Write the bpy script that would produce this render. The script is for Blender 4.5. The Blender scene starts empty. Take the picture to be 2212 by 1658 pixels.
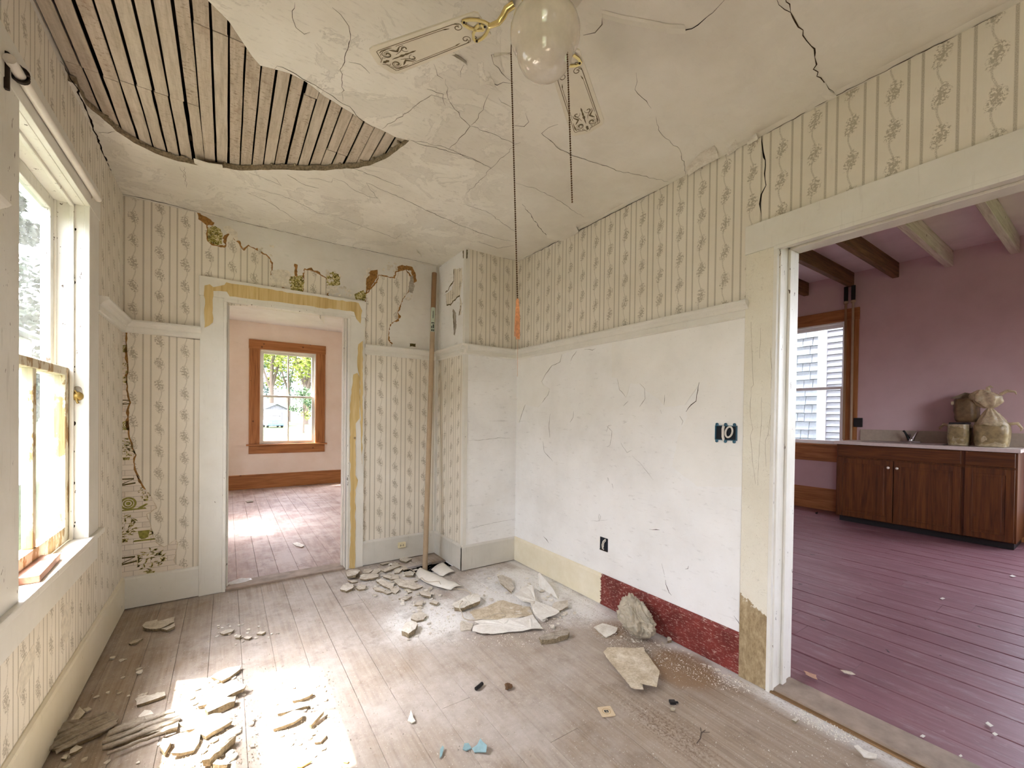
import bpy, bmesh, math, random
from mathutils import Vector, Matrix, noise as mnoise
from mathutils.geometry import delaunay_2d_cdt
R_ = random.Random(7)
SC = bpy.context.scene
COL = SC.collection

# ------------------------------------------------------------------ camera
FPX, CX, CY = 911.03, 1111.14, 908.57          # focal length and principal point in pixels of the 2212 x 1658 frame
CAM = Vector((-2.1005, -2.8418, 1.2576))
AR = Vector((0.82646401, -0.56283439, 0.013217))
AU = Vector((-0.00521905, 0.01581605, 0.9998613))
AF = Vector((0.56296536, 0.82641836, -0.01013394))
cd = bpy.data.cameras.new('camera')
cd.sensor_fit = 'HORIZONTAL'
cd.sensor_width = 36.0
cd.lens = FPX / 2212 * 36.0
cd.shift_x = -(CX - 1106) / 2212
cd.shift_y = (CY - 829) / 2212
cd.clip_start = 0.02
cam = bpy.data.objects.new('camera', cd)
COL.objects.link(cam)
cam.matrix_world = Matrix(((AR.x, AU.x, -AF.x, CAM.x), (AR.y, AU.y, -AF.y, CAM.y), (AR.z, AU.z, -AF.z, CAM.z), (0, 0, 0, 1)))
SC.camera = cam

# ------------------------------------------------------------------ world, sun, exposure
SC.view_settings.view_transform = 'Standard'
SC.view_settings.look = 'None'
SC.view_settings.gamma = 1.0
SC.view_settings.use_curve_mapping = False
SC.view_settings.exposure = 1.08
SUN_DIR = Vector((1.0, -0.41, -2.03)).normalized()
w = bpy.data.worlds.new('sky'); SC.world = w; w.use_nodes = True
nt = w.node_tree; nt.nodes.clear()
sky = nt.nodes.new('ShaderNodeTexSky'); sky.sky_type = 'NISHITA'; sky.sun_disc = False
sky.sun_elevation = math.radians(62); sky.sun_rotation = math.atan2(-SUN_DIR.x, -SUN_DIR.y)
sky.air_density = 1.0; sky.dust_density = 3.0; sky.ozone_density = 1.0
hs = nt.nodes.new('ShaderNodeHueSaturation'); hs.inputs['Saturation'].default_value = 0.28
tint = nt.nodes.new('ShaderNodeMixRGB'); tint.blend_type = 'MULTIPLY'; tint.inputs[0].default_value = 1.0
tint.inputs[2].default_value = (1.0, 0.965, 1.03, 1)
bg = nt.nodes.new('ShaderNodeBackground'); bg.inputs['Strength'].default_value = 2.4
wo = nt.nodes.new('ShaderNodeOutputWorld')
nt.links.new(sky.outputs[0], hs.inputs['Color']); nt.links.new(hs.outputs[0], tint.inputs[1])
nt.links.new(tint.outputs[0], bg.inputs[0]); nt.links.new(bg.outputs[0], wo.inputs[0])
sl = bpy.data.lights.new('sun', 'SUN'); sl.energy = 25.0; sl.angle = math.radians(0.8); sl.color = (1.0, 0.91, 0.80)
so = bpy.data.objects.new('sun', sl); COL.objects.link(so)
so.rotation_euler = SUN_DIR.to_track_quat('-Z', 'Y').to_euler()
so.location = (-8, 4, 12)
def portal(loc, direction, sx, sy):
    l = bpy.data.lights.new('window_portal', 'AREA'); l.shape = 'RECTANGLE'; l.size = sx; l.size_y = sy
    l.cycles.is_portal = True
    o = bpy.data.objects.new('window_portal', l); COL.objects.link(o); o.location = loc
    o.rotation_euler = Vector(direction).to_track_quat('-Z', 'Y').to_euler()
    return o
SC.cycles.use_denoising = True
SC.cycles.max_bounces = 9
SC.cycles.diffuse_bounces = 6
SC.cycles.transparent_max_bounces = 16
SC.cycles.caustics_reflective = False
SC.cycles.caustics_refractive = False
SC.cycles.sample_clamp_indirect = 6.0
SC.cycles.use_adaptive_sampling = True
SC.cycles.adaptive_threshold = 0.05

# ------------------------------------------------------------------ main dimensions (metres)
H = 2.61
XL, YB, XC, YC = -2.6484, 0.754, -0.5132, 0.2101
YR = -4.7                     # rear wall behind the camera
KX, KZ = 4.875, 3.255         # kitchen far wall, kitchen ceiling
BY, BZ = 5.4, 2.765           # back room far wall, ceiling

def bp(px, py, ax, v):
    """the point of a wall, floor or ceiling plane that the photograph shows at a pixel"""
    d = AF + AR * ((px - CX) / FPX) - AU * ((py - CY) / FPX)
    t = (v - CAM[ax]) / d[ax]
    return CAM + d * t
def crop(ox, oy, s, pts):
    return [(ox + x / s, oy + y / s) for x, y in pts]
def on_plane(pts, ax, v):
    return [bp(x, y, ax, v) for x, y in pts]

# ------------------------------------------------------------------ objects
def prop(o, label=None, cat=None, group=None, kind=None):
    if label: o['label'] = label
    if cat: o['category'] = cat
    if group: o['group'] = group
    if kind: o['kind'] = kind
    return o
def empty(name, loc=(0, 0, 0), rz=0.0, label=None, cat=None, group=None, kind=None):
    o = bpy.data.objects.new(name, None); COL.objects.link(o)
    o.location = loc; o.rotation_euler = (0, 0, rz); o.empty_display_size = 0.05
    return prop(o, label, cat, group, kind)
def dup(o, parent=None):
    c = o.copy(); COL.objects.link(c)
    if parent: c.parent = parent
    for ch in list(o.children):
        dup(ch, c)
    return c

class MB:
    def __init__(s):
        s.v, s.f, s.sm = [], [], []
    def add(s, vs, fs, smooth=False):
        n = len(s.v); s.v += [Vector(a) for a in vs]
        s.f += [tuple(i + n for i in f) for f in fs]; s.sm += [smooth] * len(fs)
        return s
    def box(s, a, b, M=None):
        x0, y0, z0 = a; x1, y1, z1 = b
        x0, x1 = min(x0, x1), max(x0, x1); y0, y1 = min(y0, y1), max(y0, y1); z0, z1 = min(z0, z1), max(z0, z1)
        vs = [Vector(p) for p in ((x0, y0, z0), (x1, y0, z0), (x1, y1, z0), (x0, y1, z0), (x0, y0, z1), (x1, y0, z1), (x1, y1, z1), (x0, y1, z1))]
        if M: vs = [M @ p for p in vs]
        return s.add(vs, [(0, 3, 2, 1), (4, 5, 6, 7), (0, 1, 5, 4), (1, 2, 6, 5), (2, 3, 7, 6), (3, 0, 4, 7)])
    def prism(s, pts, d):
        """polygon of 3-D points pushed along d into a solid"""
        pts = [Vector(p) for p in pts]; d = Vector(d); n = len(pts)
        nrm = Vector((0, 0, 0))
        for i in range(n): nrm += pts[i].cross(pts[(i + 1) % n])
        if nrm.dot(d) > 0: pts = pts[::-1]
        vs = pts + [p + d for p in pts]
        return s.add(vs, [tuple(range(n)), tuple(range(2 * n - 1, n - 1, -1))] + [(i, i + n, (i + 1) % n + n, (i + 1) % n) for i in range(n)])
    def tube(s, path, r, seg=8, cap=True):
        path = [Vector(p) for p in path]; n = len(path)
        rs = r if isinstance(r, (list, tuple)) else [r] * n
        t0 = (path[1] - path[0]).normalized()
        up = Vector((0, 0, 1)) if abs(t0.z) < 0.9 else Vector((1, 0, 0))
        a = t0.cross(up).normalized(); vs = []
        for i in range(n):
            t = (path[min(i + 1, n - 1)] - path[max(i - 1, 0)]).normalized()
            a = (a - t * a.dot(t)).normalized(); b = t.cross(a)
            for k in range(seg):
                th = 2 * math.pi * k / seg
                vs.append(path[i] + (a * math.cos(th) + b * math.sin(th)) * rs[i])
        fs = [(i * seg + k, i * seg + (k + 1) % seg, (i + 1) * seg + (k + 1) % seg, (i + 1) * seg + k) for i in range(n - 1) for k in range(seg)]
        s.add(vs, fs, True)
        if cap:
            s.add(vs[:seg], [tuple(range(seg - 1, -1, -1))]); s.add(vs[-seg:], [tuple(range(seg))])
        return s
    def lathe(s, prof, c=(0, 0, 0), seg=32, cap=True):
        vs, fs = [], []; c = Vector(c); m = len(prof)
        for r, z in prof:
            for k in range(seg):
                th = 2 * math.pi * k / seg; vs.append(c + Vector((r * math.cos(th), r * math.sin(th), z)))
        for i in range(m - 1):
            for k in range(seg):
                fs.append((i * seg + k, i * seg + (k + 1) % seg, (i + 1) * seg + (k + 1) % seg, (i + 1) * seg + k))
        if cap:
            fs.append(tuple(range(seg - 1, -1, -1))); fs.append(tuple((m - 1) * seg + k for k in range(seg)))
        return s.add(vs, fs, True)
    def ribbon(s, pts, w, nrm, th):
        """flat strip of width w along pts lying on a surface of normal nrm, standing th proud"""
        pts = [Vector(p) for p in pts]; nrm = Vector(nrm).normalized(); n = len(pts)
        ws = w if isinstance(w, (list, tuple)) else [w] * n
        L, Rr = [], []
        for i in range(n):
            t = pts[min(i + 1, n - 1)] - pts[max(i - 1, 0)]
            sd = t.cross(nrm)
            if sd.length < 1e-9: sd = Vector((1, 0, 0))
            sd.normalize()
            L.append(pts[i] + sd * ws[i] / 2); Rr.append(pts[i] - sd * ws[i] / 2)
        vs = [p + nrm * th for p in L] + [p + nrm * th for p in Rr] + L + Rr
        fs = []
        for i in range(n - 1):
            fs += [(i, i + 1, n + i + 1, n + i), (i, 2 * n + i, 2 * n + i + 1, i + 1), (n + i, n + i + 1, 3 * n + i + 1, 3 * n + i)]
        return s.add(vs, fs)
    def blob(s, c, rx, ry, rz, seed=0, amp=0.25, sub=1, freq=2.0, rot=None):
        bm = bmesh.new(); bmesh.ops.create_icosphere(bm, subdivisions=sub, radius=1)
        vs = []
        for v in bm.verts:
            k = 1 + amp * mnoise.noise(v.co * freq + Vector((seed * 3.1, seed * 1.7, 0)))
            p = Vector((v.co.x * rx, v.co.y * ry, v.co.z * rz)) * k
            if rot: p = rot @ p
            vs.append(Vector(c) + p)
        fs = [tuple(v.index for v in f.verts) for f in bm.faces]; bm.free()
        return s.add(vs, fs, True)
    def build(s, name, mat, parent=None, bevel=0, smooth=False, **kw):
        me = bpy.data.meshes.new(name); me.from_pydata(s.v, [], s.f); me.update()
        if smooth or any(s.sm):
            me.polygons.foreach_set('use_smooth', [smooth or b for b in s.sm])
        me.materials.append(mat)
        o = bpy.data.objects.new(name, me); COL.objects.link(o)
        if parent: o.parent = parent
        if bevel:
            m = o.modifiers.new('bevel', 'BEVEL'); m.width = bevel; m.segments = 2; m.limit_method = 'ANGLE'; m.angle_limit = math.radians(40)
        return prop(o, **kw)
def jag(pts, step, amp, seed=0, closed=False, edges=None):
    """breaks every run of a polyline into short steps shaken sideways (torn paper, broken plaster)"""
    rr = random.Random(seed); out = []; n = len(pts)
    for i in range(n if closed else n - 1):
        a, b = Vector(pts[i]), Vector(pts[(i + 1) % n]); L = (b - a).length
        out.append(a)
        if edges is not None and i not in edges: continue
        k = int(L / step)
        for j in range(1, k):
            p = a.lerp(b, j / k)
            out.append(p + Vector([rr.uniform(-amp, amp) for _ in range(len(p))]))
    if not closed: out.append(Vector(pts[-1]))
    return out
def slab2d(outlines, grid=0.0, bounds=None):
    """triangulates an outline with holes (and a grid inside); returns 2-D points, faces"""
    pts, edges = [], []
    for ol in outlines:
        n0 = len(pts); pts += [Vector((p[0], p[1])) for p in ol]
        edges += [(n0 + i, n0 + (i + 1) % len(ol)) for i in range(len(ol))]
    def inside(p, poly):
        c = False; n = len(poly)
        for i in range(n):
            a, b = poly[i], poly[(i + 1) % n]
            if (a[1] > p[1]) != (b[1] > p[1]) and p[0] < (b[0] - a[0]) * (p[1] - a[1]) / (b[1] - a[1]) + a[0]: c = not c
        return c
    if grid:
        xs = [p[0] for p in outlines[0]]; ys = [p[1] for p in outlines[0]]
        x = min(xs) + grid * 0.5
        while x < max(xs):
            y = min(ys) + grid * 0.5
            while y < max(ys):
                if inside((x, y), outlines[0]) and not any(inside((x, y), h) for h in outlines[1:]): pts.append(Vector((x, y)))
                y += grid
            x += grid
    v, e, f, _, _, _ = delaunay_2d_cdt(pts, edges, [], 0, 1e-5)
    keep = []
    for t in f:
        c = sum((v[i] for i in t), Vector((0, 0))) / len(t)
        if inside(c, outlines[0]) and not any(inside(c, h) for h in outlines[1:]): keep.append(tuple(t))
    return v, keep
# ------------------------------------------------------------------ materials (all procedural)
def srgb(r, g, b):
    f = lambda c: (c / 255 / 12.92) if c / 255 <= 0.04045 else ((c / 255 + 0.055) / 1.055) ** 2.4
    return (f(r), f(g), f(b), 1)
def pale(r, g, b, k=0.5, up=1.0):
    m = (r * .3 + g * .59 + b * .11)
    return srgb(m + (r - m) * k, m + (g - m) * k, m + (b - m) * k)
class G:
    def __init__(s, name):
        s.m = bpy.data.materials.new(name); s.m.use_nodes = True
        s.t = s.m.node_tree; s.t.nodes.clear()
        s.out = s.t.nodes.new('ShaderNodeOutputMaterial')
    def n(s, kind, **kw):
        x = s.t.nodes.new(kind)
        for k, v in kw.items(): setattr(x, k, v)
        return x
    def L(s, a, b):
        if isinstance(a, bpy.types.NodeSocket): s.t.links.new(a, b)
        else: b.default_value = a
    def world(s): return s.n('ShaderNodeNewGeometry').outputs['Position']
    def local(s): return s.n('ShaderNodeTexCoord').outputs['Object']
    def xyz(s, v):
        x = s.n('ShaderNodeSeparateXYZ'); s.L(v, x.inputs[0]); return x.outputs[0], x.outputs[1], x.outputs[2]
    def comb(s, x, y, z=0.0):
        c = s.n('ShaderNodeCombineXYZ'); s.L(x, c.inputs[0]); s.L(y, c.inputs[1]); s.L(z, c.inputs[2]); return c.outputs[0]
    def ma(s, op, a, b=0.0, c=None, clamp=False):
        x = s.n('ShaderNodeMath', operation=op, use_clamp=clamp); s.L(a, x.inputs[0]); s.L(b, x.inputs[1])
        if c is not None: s.L(c, x.inputs[2])
        return x.outputs[0]
    def vscale(s, v, sx, sy, sz):
        x = s.n('ShaderNodeVectorMath', operation='MULTIPLY'); s.L(v, x.inputs[0]); x.inputs[1].default_value = (sx, sy, sz); return x.outputs[0]
    def vadd(s, v, w):
        x = s.n('ShaderNodeVectorMath', operation='ADD'); s.L(v, x.inputs[0]); s.L(w, x.inputs[1]); return x.outputs[0]
    def noise(s, v, scale, detail=4, rough=0.6, col=False, dist=0.0):
        x = s.n('ShaderNodeTexNoise'); s.L(v, x.inputs['Vector']); x.inputs['Scale'].default_value = scale
        x.inputs['Detail'].default_value = detail; x.inputs['Roughness'].default_value = rough; x.inputs['Distortion'].default_value = dist
        return x.outputs['Color' if col else 'Fac']
    def vor(s, v, scale, feature='F1', out='Distance'):
        x = s.n('ShaderNodeTexVoronoi', feature=feature); s.L(v, x.inputs['Vector']); x.inputs['Scale'].default_value = scale; return x.outputs[out]
    def step(s, f, a, b):
        """0 below a, 1 above b"""
        x = s.n('ShaderNodeMapRange', clamp=True, interpolation_type='SMOOTHSTEP'); s.L(f, x.inputs[0])
        x.inputs[1].default_value = a; x.inputs[2].default_value = b; x.inputs[3].default_value = 0; x.inputs[4].default_value = 1
        return x.outputs[0]
    def mix(s, f, a, b, mode='MIX'):
        x = s.n('ShaderNodeMixRGB', blend_type=mode); s.L(f, x.inputs[0]); s.L(a, x.inputs[1]); s.L(b, x.inputs[2]); return x.outputs[0]
    def ramp(s, f, stops):
        x = s.n('ShaderNodeValToRGB'); s.L(f, x.inputs[0]); e = x.color_ramp.elements
        while len(e) < len(stops): e.new(0.5)
        for k, (p, c) in zip(e, stops): k.position = p; k.color = c
        return x.outputs[0]
    def rnd(s): return s.n('ShaderNodeObjectInfo').outputs['Random']
    def bump(s, h, strength=0.3, dist=0.002):
        x = s.n('ShaderNodeBump'); s.L(h, x.inputs['Height']); x.inputs['Strength'].default_value = strength; x.inputs['Distance'].default_value = dist; return x.outputs[0]
    def bsdf(s, color, rough=0.7, bump=None, metal=0.0, spec=0.4, **kw):
        x = s.n('ShaderNodeBsdfPrincipled'); s.L(color, x.inputs['Base Color']); s.L(rough, x.inputs['Roughness'])
        x.inputs['Metallic'].default_value = metal; x.inputs['Specular IOR Level'].default_value = spec
        if bump is not None: s.L(bump, x.inputs['Normal'])
        for k, v in kw.items(): s.L(v, x.inputs[k])
        s.L(x.outputs[0], s.out.inputs[0]); return x
def plain(name, c, rough=0.6, metal=0.0, spec=0.4, var=0.12, scale=30, bump=0.15, bd=0.001, **kw):
    g = G(name); v = g.local(); f = g.noise(v, scale, 4)
    d = tuple(x * (1 - var * 2) for x in c[:3]) + (1,); l = tuple(min(1, x * (1 + var)) for x in c[:3]) + (1,)
    col = g.ramp(f, [(0.3, d), (0.7, l)])
    g.bsdf(col, rough, g.bump(f, bump, bd) if bump else None, metal, spec, **kw)
    return g.m
M = {}

def mat_ceiling():
    g = G('ceiling_plaster'); v = g.world()
    n1 = g.noise(v, 1.6, 5, 0.62); n2 = g.noise(g.vadd(v, (7, 3, 0)), 3.2, 6, 0.7, dist=0.8); n3 = g.noise(v, 60, 3)
    c = g.ramp(n1, [(0.3, pale(222, 211, 186)), (0.55, pale(236, 228, 207)), (0.75, pale(243, 237, 221))])
    x, y, z = g.xyz(v)
    old = g.ma('SUBTRACT', 1.0, g.step(g.ma('MULTIPLY_ADD', y, -0.45, x), -0.75, -0.15)); old = g.ma('MULTIPLY_ADD', old, 0.85, 0.15)
    patch = g.ma('MULTIPLY', g.step(n2, 0.53, 0.545), old)
    c = g.mix(g.ma('MULTIPLY', patch, 0.20), c, pale(190, 178, 155))
    edge = g.ma('MULTIPLY', g.step(n2, 0.515, 0.53), g.ma('SUBTRACT', 1.0, g.step(n2, 0.53, 0.55)))
    c = g.mix(g.ma('MULTIPLY', g.ma('MULTIPLY', edge, old), 0.22), c, pale(150, 136, 110))
    n4 = g.noise(g.vscale(v, 6, 22, 6), 3, 5, 0.75)
    c = g.mix(g.ma('MULTIPLY', g.ma('MULTIPLY', g.step(n4, 0.52, 0.72), old), 0.38), c, pale(172, 160, 138))
    h = g.ma('ADD', g.ma('MULTIPLY', patch, -0.8), g.ma('MULTIPLY', n3, 0.35))
    g.bsdf(c, 0.85, g.bump(h, 0.35, 0.002), spec=0.2); return g.m
M['ceiling'] = mat_ceiling()

def mat_plaster(name, lo, mid, hi, scratch=0.5):
    g = G(name); v = g.world()
    n1 = g.noise(v, 2.3, 5, 0.6); n2 = g.noise(g.vscale(v, 2.5, 2.5, 9), 5, 5, 0.7); n3 = g.noise(v, 45, 4)
    c = g.ramp(n1, [(0.32, lo), (0.5, mid), (0.7, hi)])
    n5 = g.noise(g.vscale(v, 1.2, 1.2, 13), 3.2, 5, 0.75)
    c = g.mix(g.ma('MULTIPLY', g.step(n2, 0.58, 0.74), scratch), c, pale(168, 160, 150))
    c = g.mix(g.ma('MULTIPLY', g.step(n5, 0.60, 0.72), scratch * 0.6), c, pale(150, 144, 138))
    sp = g.step(g.noise(v, 130, 2), 0.70, 0.74)
    c = g.mix(g.ma('MULTIPLY', sp, 0.25), c, pale(120, 105, 85))
    g.bsdf(c, 0.72, g.bump(g.ma('ADD', n3, n1), 0.25, 0.002), spec=0.3); return g.m
M['plaster'] = mat_plaster('bare_wall_plaster', pale(214, 205, 184), pale(224, 216, 199), pale(231, 226, 212), 0.25)
M['wall_paint'] = mat_plaster('old_white_wall_paint', pale(232, 229, 222), pale(240, 238, 233), pale(246, 245, 242), 0.4)
M['paint_sheet'] = mat_plaster('smooth_cream_paint_layer', pale(232, 228, 216), pale(240, 236, 226), pale(245, 242, 234), 0.12)
M['mauve'] = mat_plaster('mauve_wall_paint', srgb(200, 172, 172), srgb(206, 179, 179), srgb(210, 184, 184), 0.04)
M['kitchen_ceiling'] = mat_plaster('kitchen_ceiling_paint', srgb(218, 200, 198), srgb(226, 210, 208), srgb(230, 214, 212), 0.05)
M['pale_wall'] = mat_plaster('back_room_wall_paint', srgb(236, 222, 206), srgb(241, 229, 215), srgb(245, 235, 223), 0.12)
M['white_ceiling'] = mat_plaster('back_room_ceiling', pale(226, 219, 210), pale(234, 228, 220), pale(240, 236, 229), 0.2)

def mat_wallpaper(axis, off):
    """cream paper with paired dotted stripes and a trailing sprig between the pairs; u runs along the wall, v up"""
    g = G('floral_stripe_wallpaper'); p = g.world(); x, y, z = g.xyz(p)
    u = (x, y)[axis]; P = 0.131; Q = 0.144
    q = g.ma('ADD', u, -off + P * 400)                     # 0 at the middle of a stripe pair
    k = g.ma('FLOOR', g.ma('DIVIDE', g.ma('ADD', q, P / 2), P))
    du = g.ma('SUBTRACT', q, g.ma('MULTIPLY', k, P))        # -P/2 .. P/2 about a pair
    fine = g.noise(g.comb(u, z), 330, 2, 0.6)
    beads = g.noise(g.comb(g.ma('MULTIPLY', u, 1.0), z), 420, 1)
    ds = g.ma('ABSOLUTE', g.ma('SUBTRACT', g.ma('ABSOLUTE', du), 0.0195))
    stripe = g.ma('MULTIPLY', g.ma('SUBTRACT', 1.0, g.step(ds, 0.0026, 0.0060)), g.ma('ADD', 0.45, g.ma('MULTIPLY', g.step(beads, 0.36, 0.54), 0.55)))
    # sprig column half way between the pairs
    s2 = g.ma('SUBTRACT', g.ma('ABSOLUTE', du), P / 2)      # 0 at sprig axis, negative to both sides
    sgn = g.ma('SIGN', du)
    su = g.ma('MULTIPLY', s2, sgn)                          # signed distance from the axis
    col_i = g.ma('FLOOR', g.ma('DIVIDE', q, P))
    vv = g.ma('ADD', g.ma('ADD', z, 14.0), g.ma('MULTIPLY', col_i, 0.052))
    vf = g.ma('SUBTRACT', vv, g.ma('MULTIPLY', g.ma('FLOOR', g.ma('DIVIDE', vv, Q)), Q))
    wob = g.ma('MULTIPLY', g.ma('SINE', g.ma('MULTIPLY', vv, 2 * math.pi / Q)), 0.0075)
    ds1 = g.ma('ABSOLUTE', g.ma('SUBTRACT', su, wob))
    stem = g.ma('MULTIPLY', g.ma('SUBTRACT', 1.0, g.step(ds1, 0.0014, 0.0046)), g.ma('MULTIPLY', g.step(fine, 0.38, 0.55), 0.75))
    ev = g.ma('DIVIDE', g.ma('SUBTRACT', vf, 0.088), 0.046); eu = g.ma('DIVIDE', g.ma('SUBTRACT', su, wob), 0.026)
    rr = g.ma('SQRT', g.ma('ADD', g.ma('MULTIPLY', ev, ev), g.ma('MULTIPLY', eu, eu)))
    leaf = g.noise(g.comb(u, z), 105, 3, 0.75)
    thr = g.ma('ADD', leaf, g.ma('MULTIPLY', rr, -0.13))
    clump = g.ma('MULTIPLY', g.step(thr, 0.40, 0.45), g.ma('SUBTRACT', 1.0, g.step(rr, 0.85, 1.1)))
    ink = g.ma('MAXIMUM', stripe, g.ma('MAXIMUM', stem, clump))
    n1 = g.noise(p, 1.8, 5, 0.6); n2 = g.noise(g.vscale(p, 3, 3, 0.7), 4, 4, 0.7)
    base = g.ramp(n1, [(0.32, srgb(222, 214, 198)), (0.55, srgb(232, 225, 211)), (0.75, srgb(238, 232, 220))])
    base = g.mix(g.ma('MULTIPLY', g.step(n2, 0.6, 0.78), 0.22), base, pale(176, 158, 122))
    weft = g.noise(g.comb(g.ma('MULTIPLY', u, 260), g.ma('MULTIPLY', z, 14)), 1.0, 2)
    base = g.mix(g.ma('MULTIPLY', weft, 0.10), base, pale(190, 178, 152))
    c = g.mix(g.ma('MULTIPLY', ink, 0.62), base, srgb(140, 128, 104))
    g.bsdf(c, 0.7, g.bump(g.noise(p, 25, 3), 0.12, 0.002), spec=0.25); return g.m
M['paper_back'] = mat_wallpaper(0, -2.5305)
M['paper_right'] = mat_wallpaper(1, -1.4515)
M['paper_left'] = mat_wallpaper(1, 0.70)

def mat_oldpaper():
    g = G('old_brick_print_paper'); p = g.world(); x, y, z = g.xyz(p)
    b = g.n('ShaderNodeTexBrick'); g.L(g.comb(x, z), b.inputs['Vector']); b.inputs['Scale'].default_value = 1.0
    b.inputs['Brick Width'].default_value = 0.085; b.inputs['Row Height'].default_value = 0.034; b.inputs['Mortar Size'].default_value = 0.0016
    b.inputs['Mortar Smooth'].default_value = 0.3
    b.inputs['Color1'].default_value = srgb(226, 216, 202); b.inputs['Color2'].default_value = srgb(219, 208, 194); b.inputs['Mortar'].default_value = srgb(182, 170, 156)
    n = g.noise(p, 9, 5, 0.7); n2 = g.noise(p, 40, 4)
    c = g.mix(g.ma('MULTIPLY', g.step(n, 0.56, 0.72), 0.5), b.outputs[0], srgb(196, 166, 122))
    g.bsdf(c, 0.8, g.bump(n2, 0.15, 0.001), spec=0.2); return g.m
M['oldpaper'] = mat_oldpaper()
def mat_speckle(name, a, b_, c_):
    g = G(name); p = g.world(); n = g.noise(p, 75, 4, 0.75); n2 = g.noise(p, 160, 2)
    c = g.ramp(n, [(0.40, a), (0.47, b_), (0.54, c_), (0.62, srgb(218, 206, 176))])
    c = g.mix(g.ma('MULTIPLY', g.step(n2, 0.55, 0.6), 0.4), c, srgb(222, 212, 180))
    g.bsdf(c, 0.8, spec=0.2); return g.m
M['print_leaf'] = mat_speckle('printed_leaves', srgb(66, 56, 20), srgb(128, 116, 46), srgb(170, 158, 84))
M['print_green'] = plain('printed_green', srgb(146, 140, 66), 0.8, var=0.2, scale=60)
M['print_dark'] = plain('printed_olive', srgb(96, 84, 40), 0.8, var=0.25, scale=60)
M['brown_paper'] = plain('torn_brown_backing_paper', srgb(160, 118, 68), 0.9, var=0.25, scale=60, spec=0.1)
M['torn_white'] = plain('torn_white_paper', srgb(222, 214, 198), 0.85, var=0.1, scale=50)

def mat_trim(name, lo, hi, grime=0.5, chip=0.02, rough=0.45):
    g = G(name); p = g.world(); n1 = g.noise(p, 3.5, 5, 0.65); n2 = g.noise(g.vscale(p, 60, 60, 4), 1.0, 4, 0.65); n3 = g.noise(p, 24, 5, 0.72)
    c = g.ramp(n1, [(0.3, lo), (0.68, hi)])
    c = g.mix(g.ma('MULTIPLY', g.step(n2, 0.60, 0.66), 0.22 * grime), c, pale(150, 136, 108))
    c = g.mix(g.ma('MULTIPLY', g.step(n3, 0.63, 0.75), grime * 0.45), c, pale(158, 142, 112))
    ch = g.step(g.noise(g.vscale(p, 1, 1, 0.35), 42, 3, 0.7), 0.735 - chip, 0.745 - chip)
    c = g.mix(ch, c, pale(112, 84, 56))
    h = g.ma('SUBTRACT', n2, ch)
    g.bsdf(c, rough, g.bump(h, 0.25, 0.0015), spec=0.45); return g.m
M['trim'] = mat_trim('cream_trim_paint', pale(221, 214, 192), pale(232, 227, 210), 0.4, 0.0)
M['trim_worn'] = mat_trim('flaking_cream_window_paint', pale(222, 213, 190), pale(234, 229, 212), 0.9, 0.055)
M['trim_cream'] = mat_trim('yellow_cream_baseboard_paint', srgb(220, 211, 186), srgb(230, 222, 202), 0.5, 0.01)
M['trim_grey'] = mat_trim('dusty_baseboard_paint', pale(206, 198, 176), pale(218, 211, 192), 0.6, 0.01)
def mat_sash():
    g = G('bare_weathered_sash'); p = g.world(); n = g.noise(g.vscale(p, 60, 60, 3), 1.0, 5, 0.7); n2 = g.noise(g.vscale(p, 4, 4, 1.6), 4, 5, 0.7)
    wood = g.ramp(n, [(0.3, srgb(150, 118, 78)), (0.6, srgb(190, 160, 112)), (0.8, srgb(206, 182, 140))])
    c = g.mix(g.step(n2, 0.44, 0.50), wood, srgb(228, 220, 196))
    g.bsdf(c, 0.7, g.bump(n, 0.3, 0.001), spec=0.3); return g.m
M['sash'] = mat_sash()
def mat_casing_stripped():
    """cream paint, stripped to grey-brown wood below about half a metre"""
    g = G('partly_stripped_casing_paint'); p = g.world(); x, y, z = g.xyz(p)
    n1 = g.noise(p, 3.5, 5, 0.65); n2 = g.noise(g.vscale(p, 60, 60, 2), 1.0, 4, 0.65); nf = g.noise(p, 26, 5, 0.75)
    c = g.ramp(n1, [(0.3, srgb(218, 211, 192)), (0.68, srgb(230, 225, 209))])
    cr = g.vor(g.vscale(g.vadd(p, g.mix(1.0, g.noise(p, 5, 3, 0.6, col=True), (0.5, 0.5, 0.5, 1), 'SUBTRACT')), 16, 16, 1.2), 1.4, 'DISTANCE_TO_EDGE')
    c = g.mix(g.ma('MULTIPLY', g.ma('SUBTRACT', 1.0, g.step(cr, 0.0, 0.02)), 0.28), c, srgb(140, 126, 100))
    low = g.ma('SUBTRACT', 1.0, g.step(g.ma('ADD', g.ma('ADD', z, g.ma('MULTIPLY', y, -0.5)), g.ma('MULTIPLY', g.ma('ADD', nf, -0.5), 0.16)), 1.290, 1.298))
    g2 = g.noise(g.vscale(p, 3, 3, 1.4), 14, 6, 0.8)
    bare = g.ramp(g2, [(0.32, srgb(128, 108, 78)), (0.55, srgb(168, 148, 114)), (0.72, srgb(194, 178, 146))])
    c = g.mix(low, c, bare)
    g.bsdf(c, 0.6, g.bump(g.ma('ADD', g.ma('MULTIPLY', low, -0.7), g.ma('MULTIPLY', n2, 0.5)), 0.3, 0.0015), spec=0.35); return g.m
M['casing_stripped'] = mat_casing_stripped()
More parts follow.
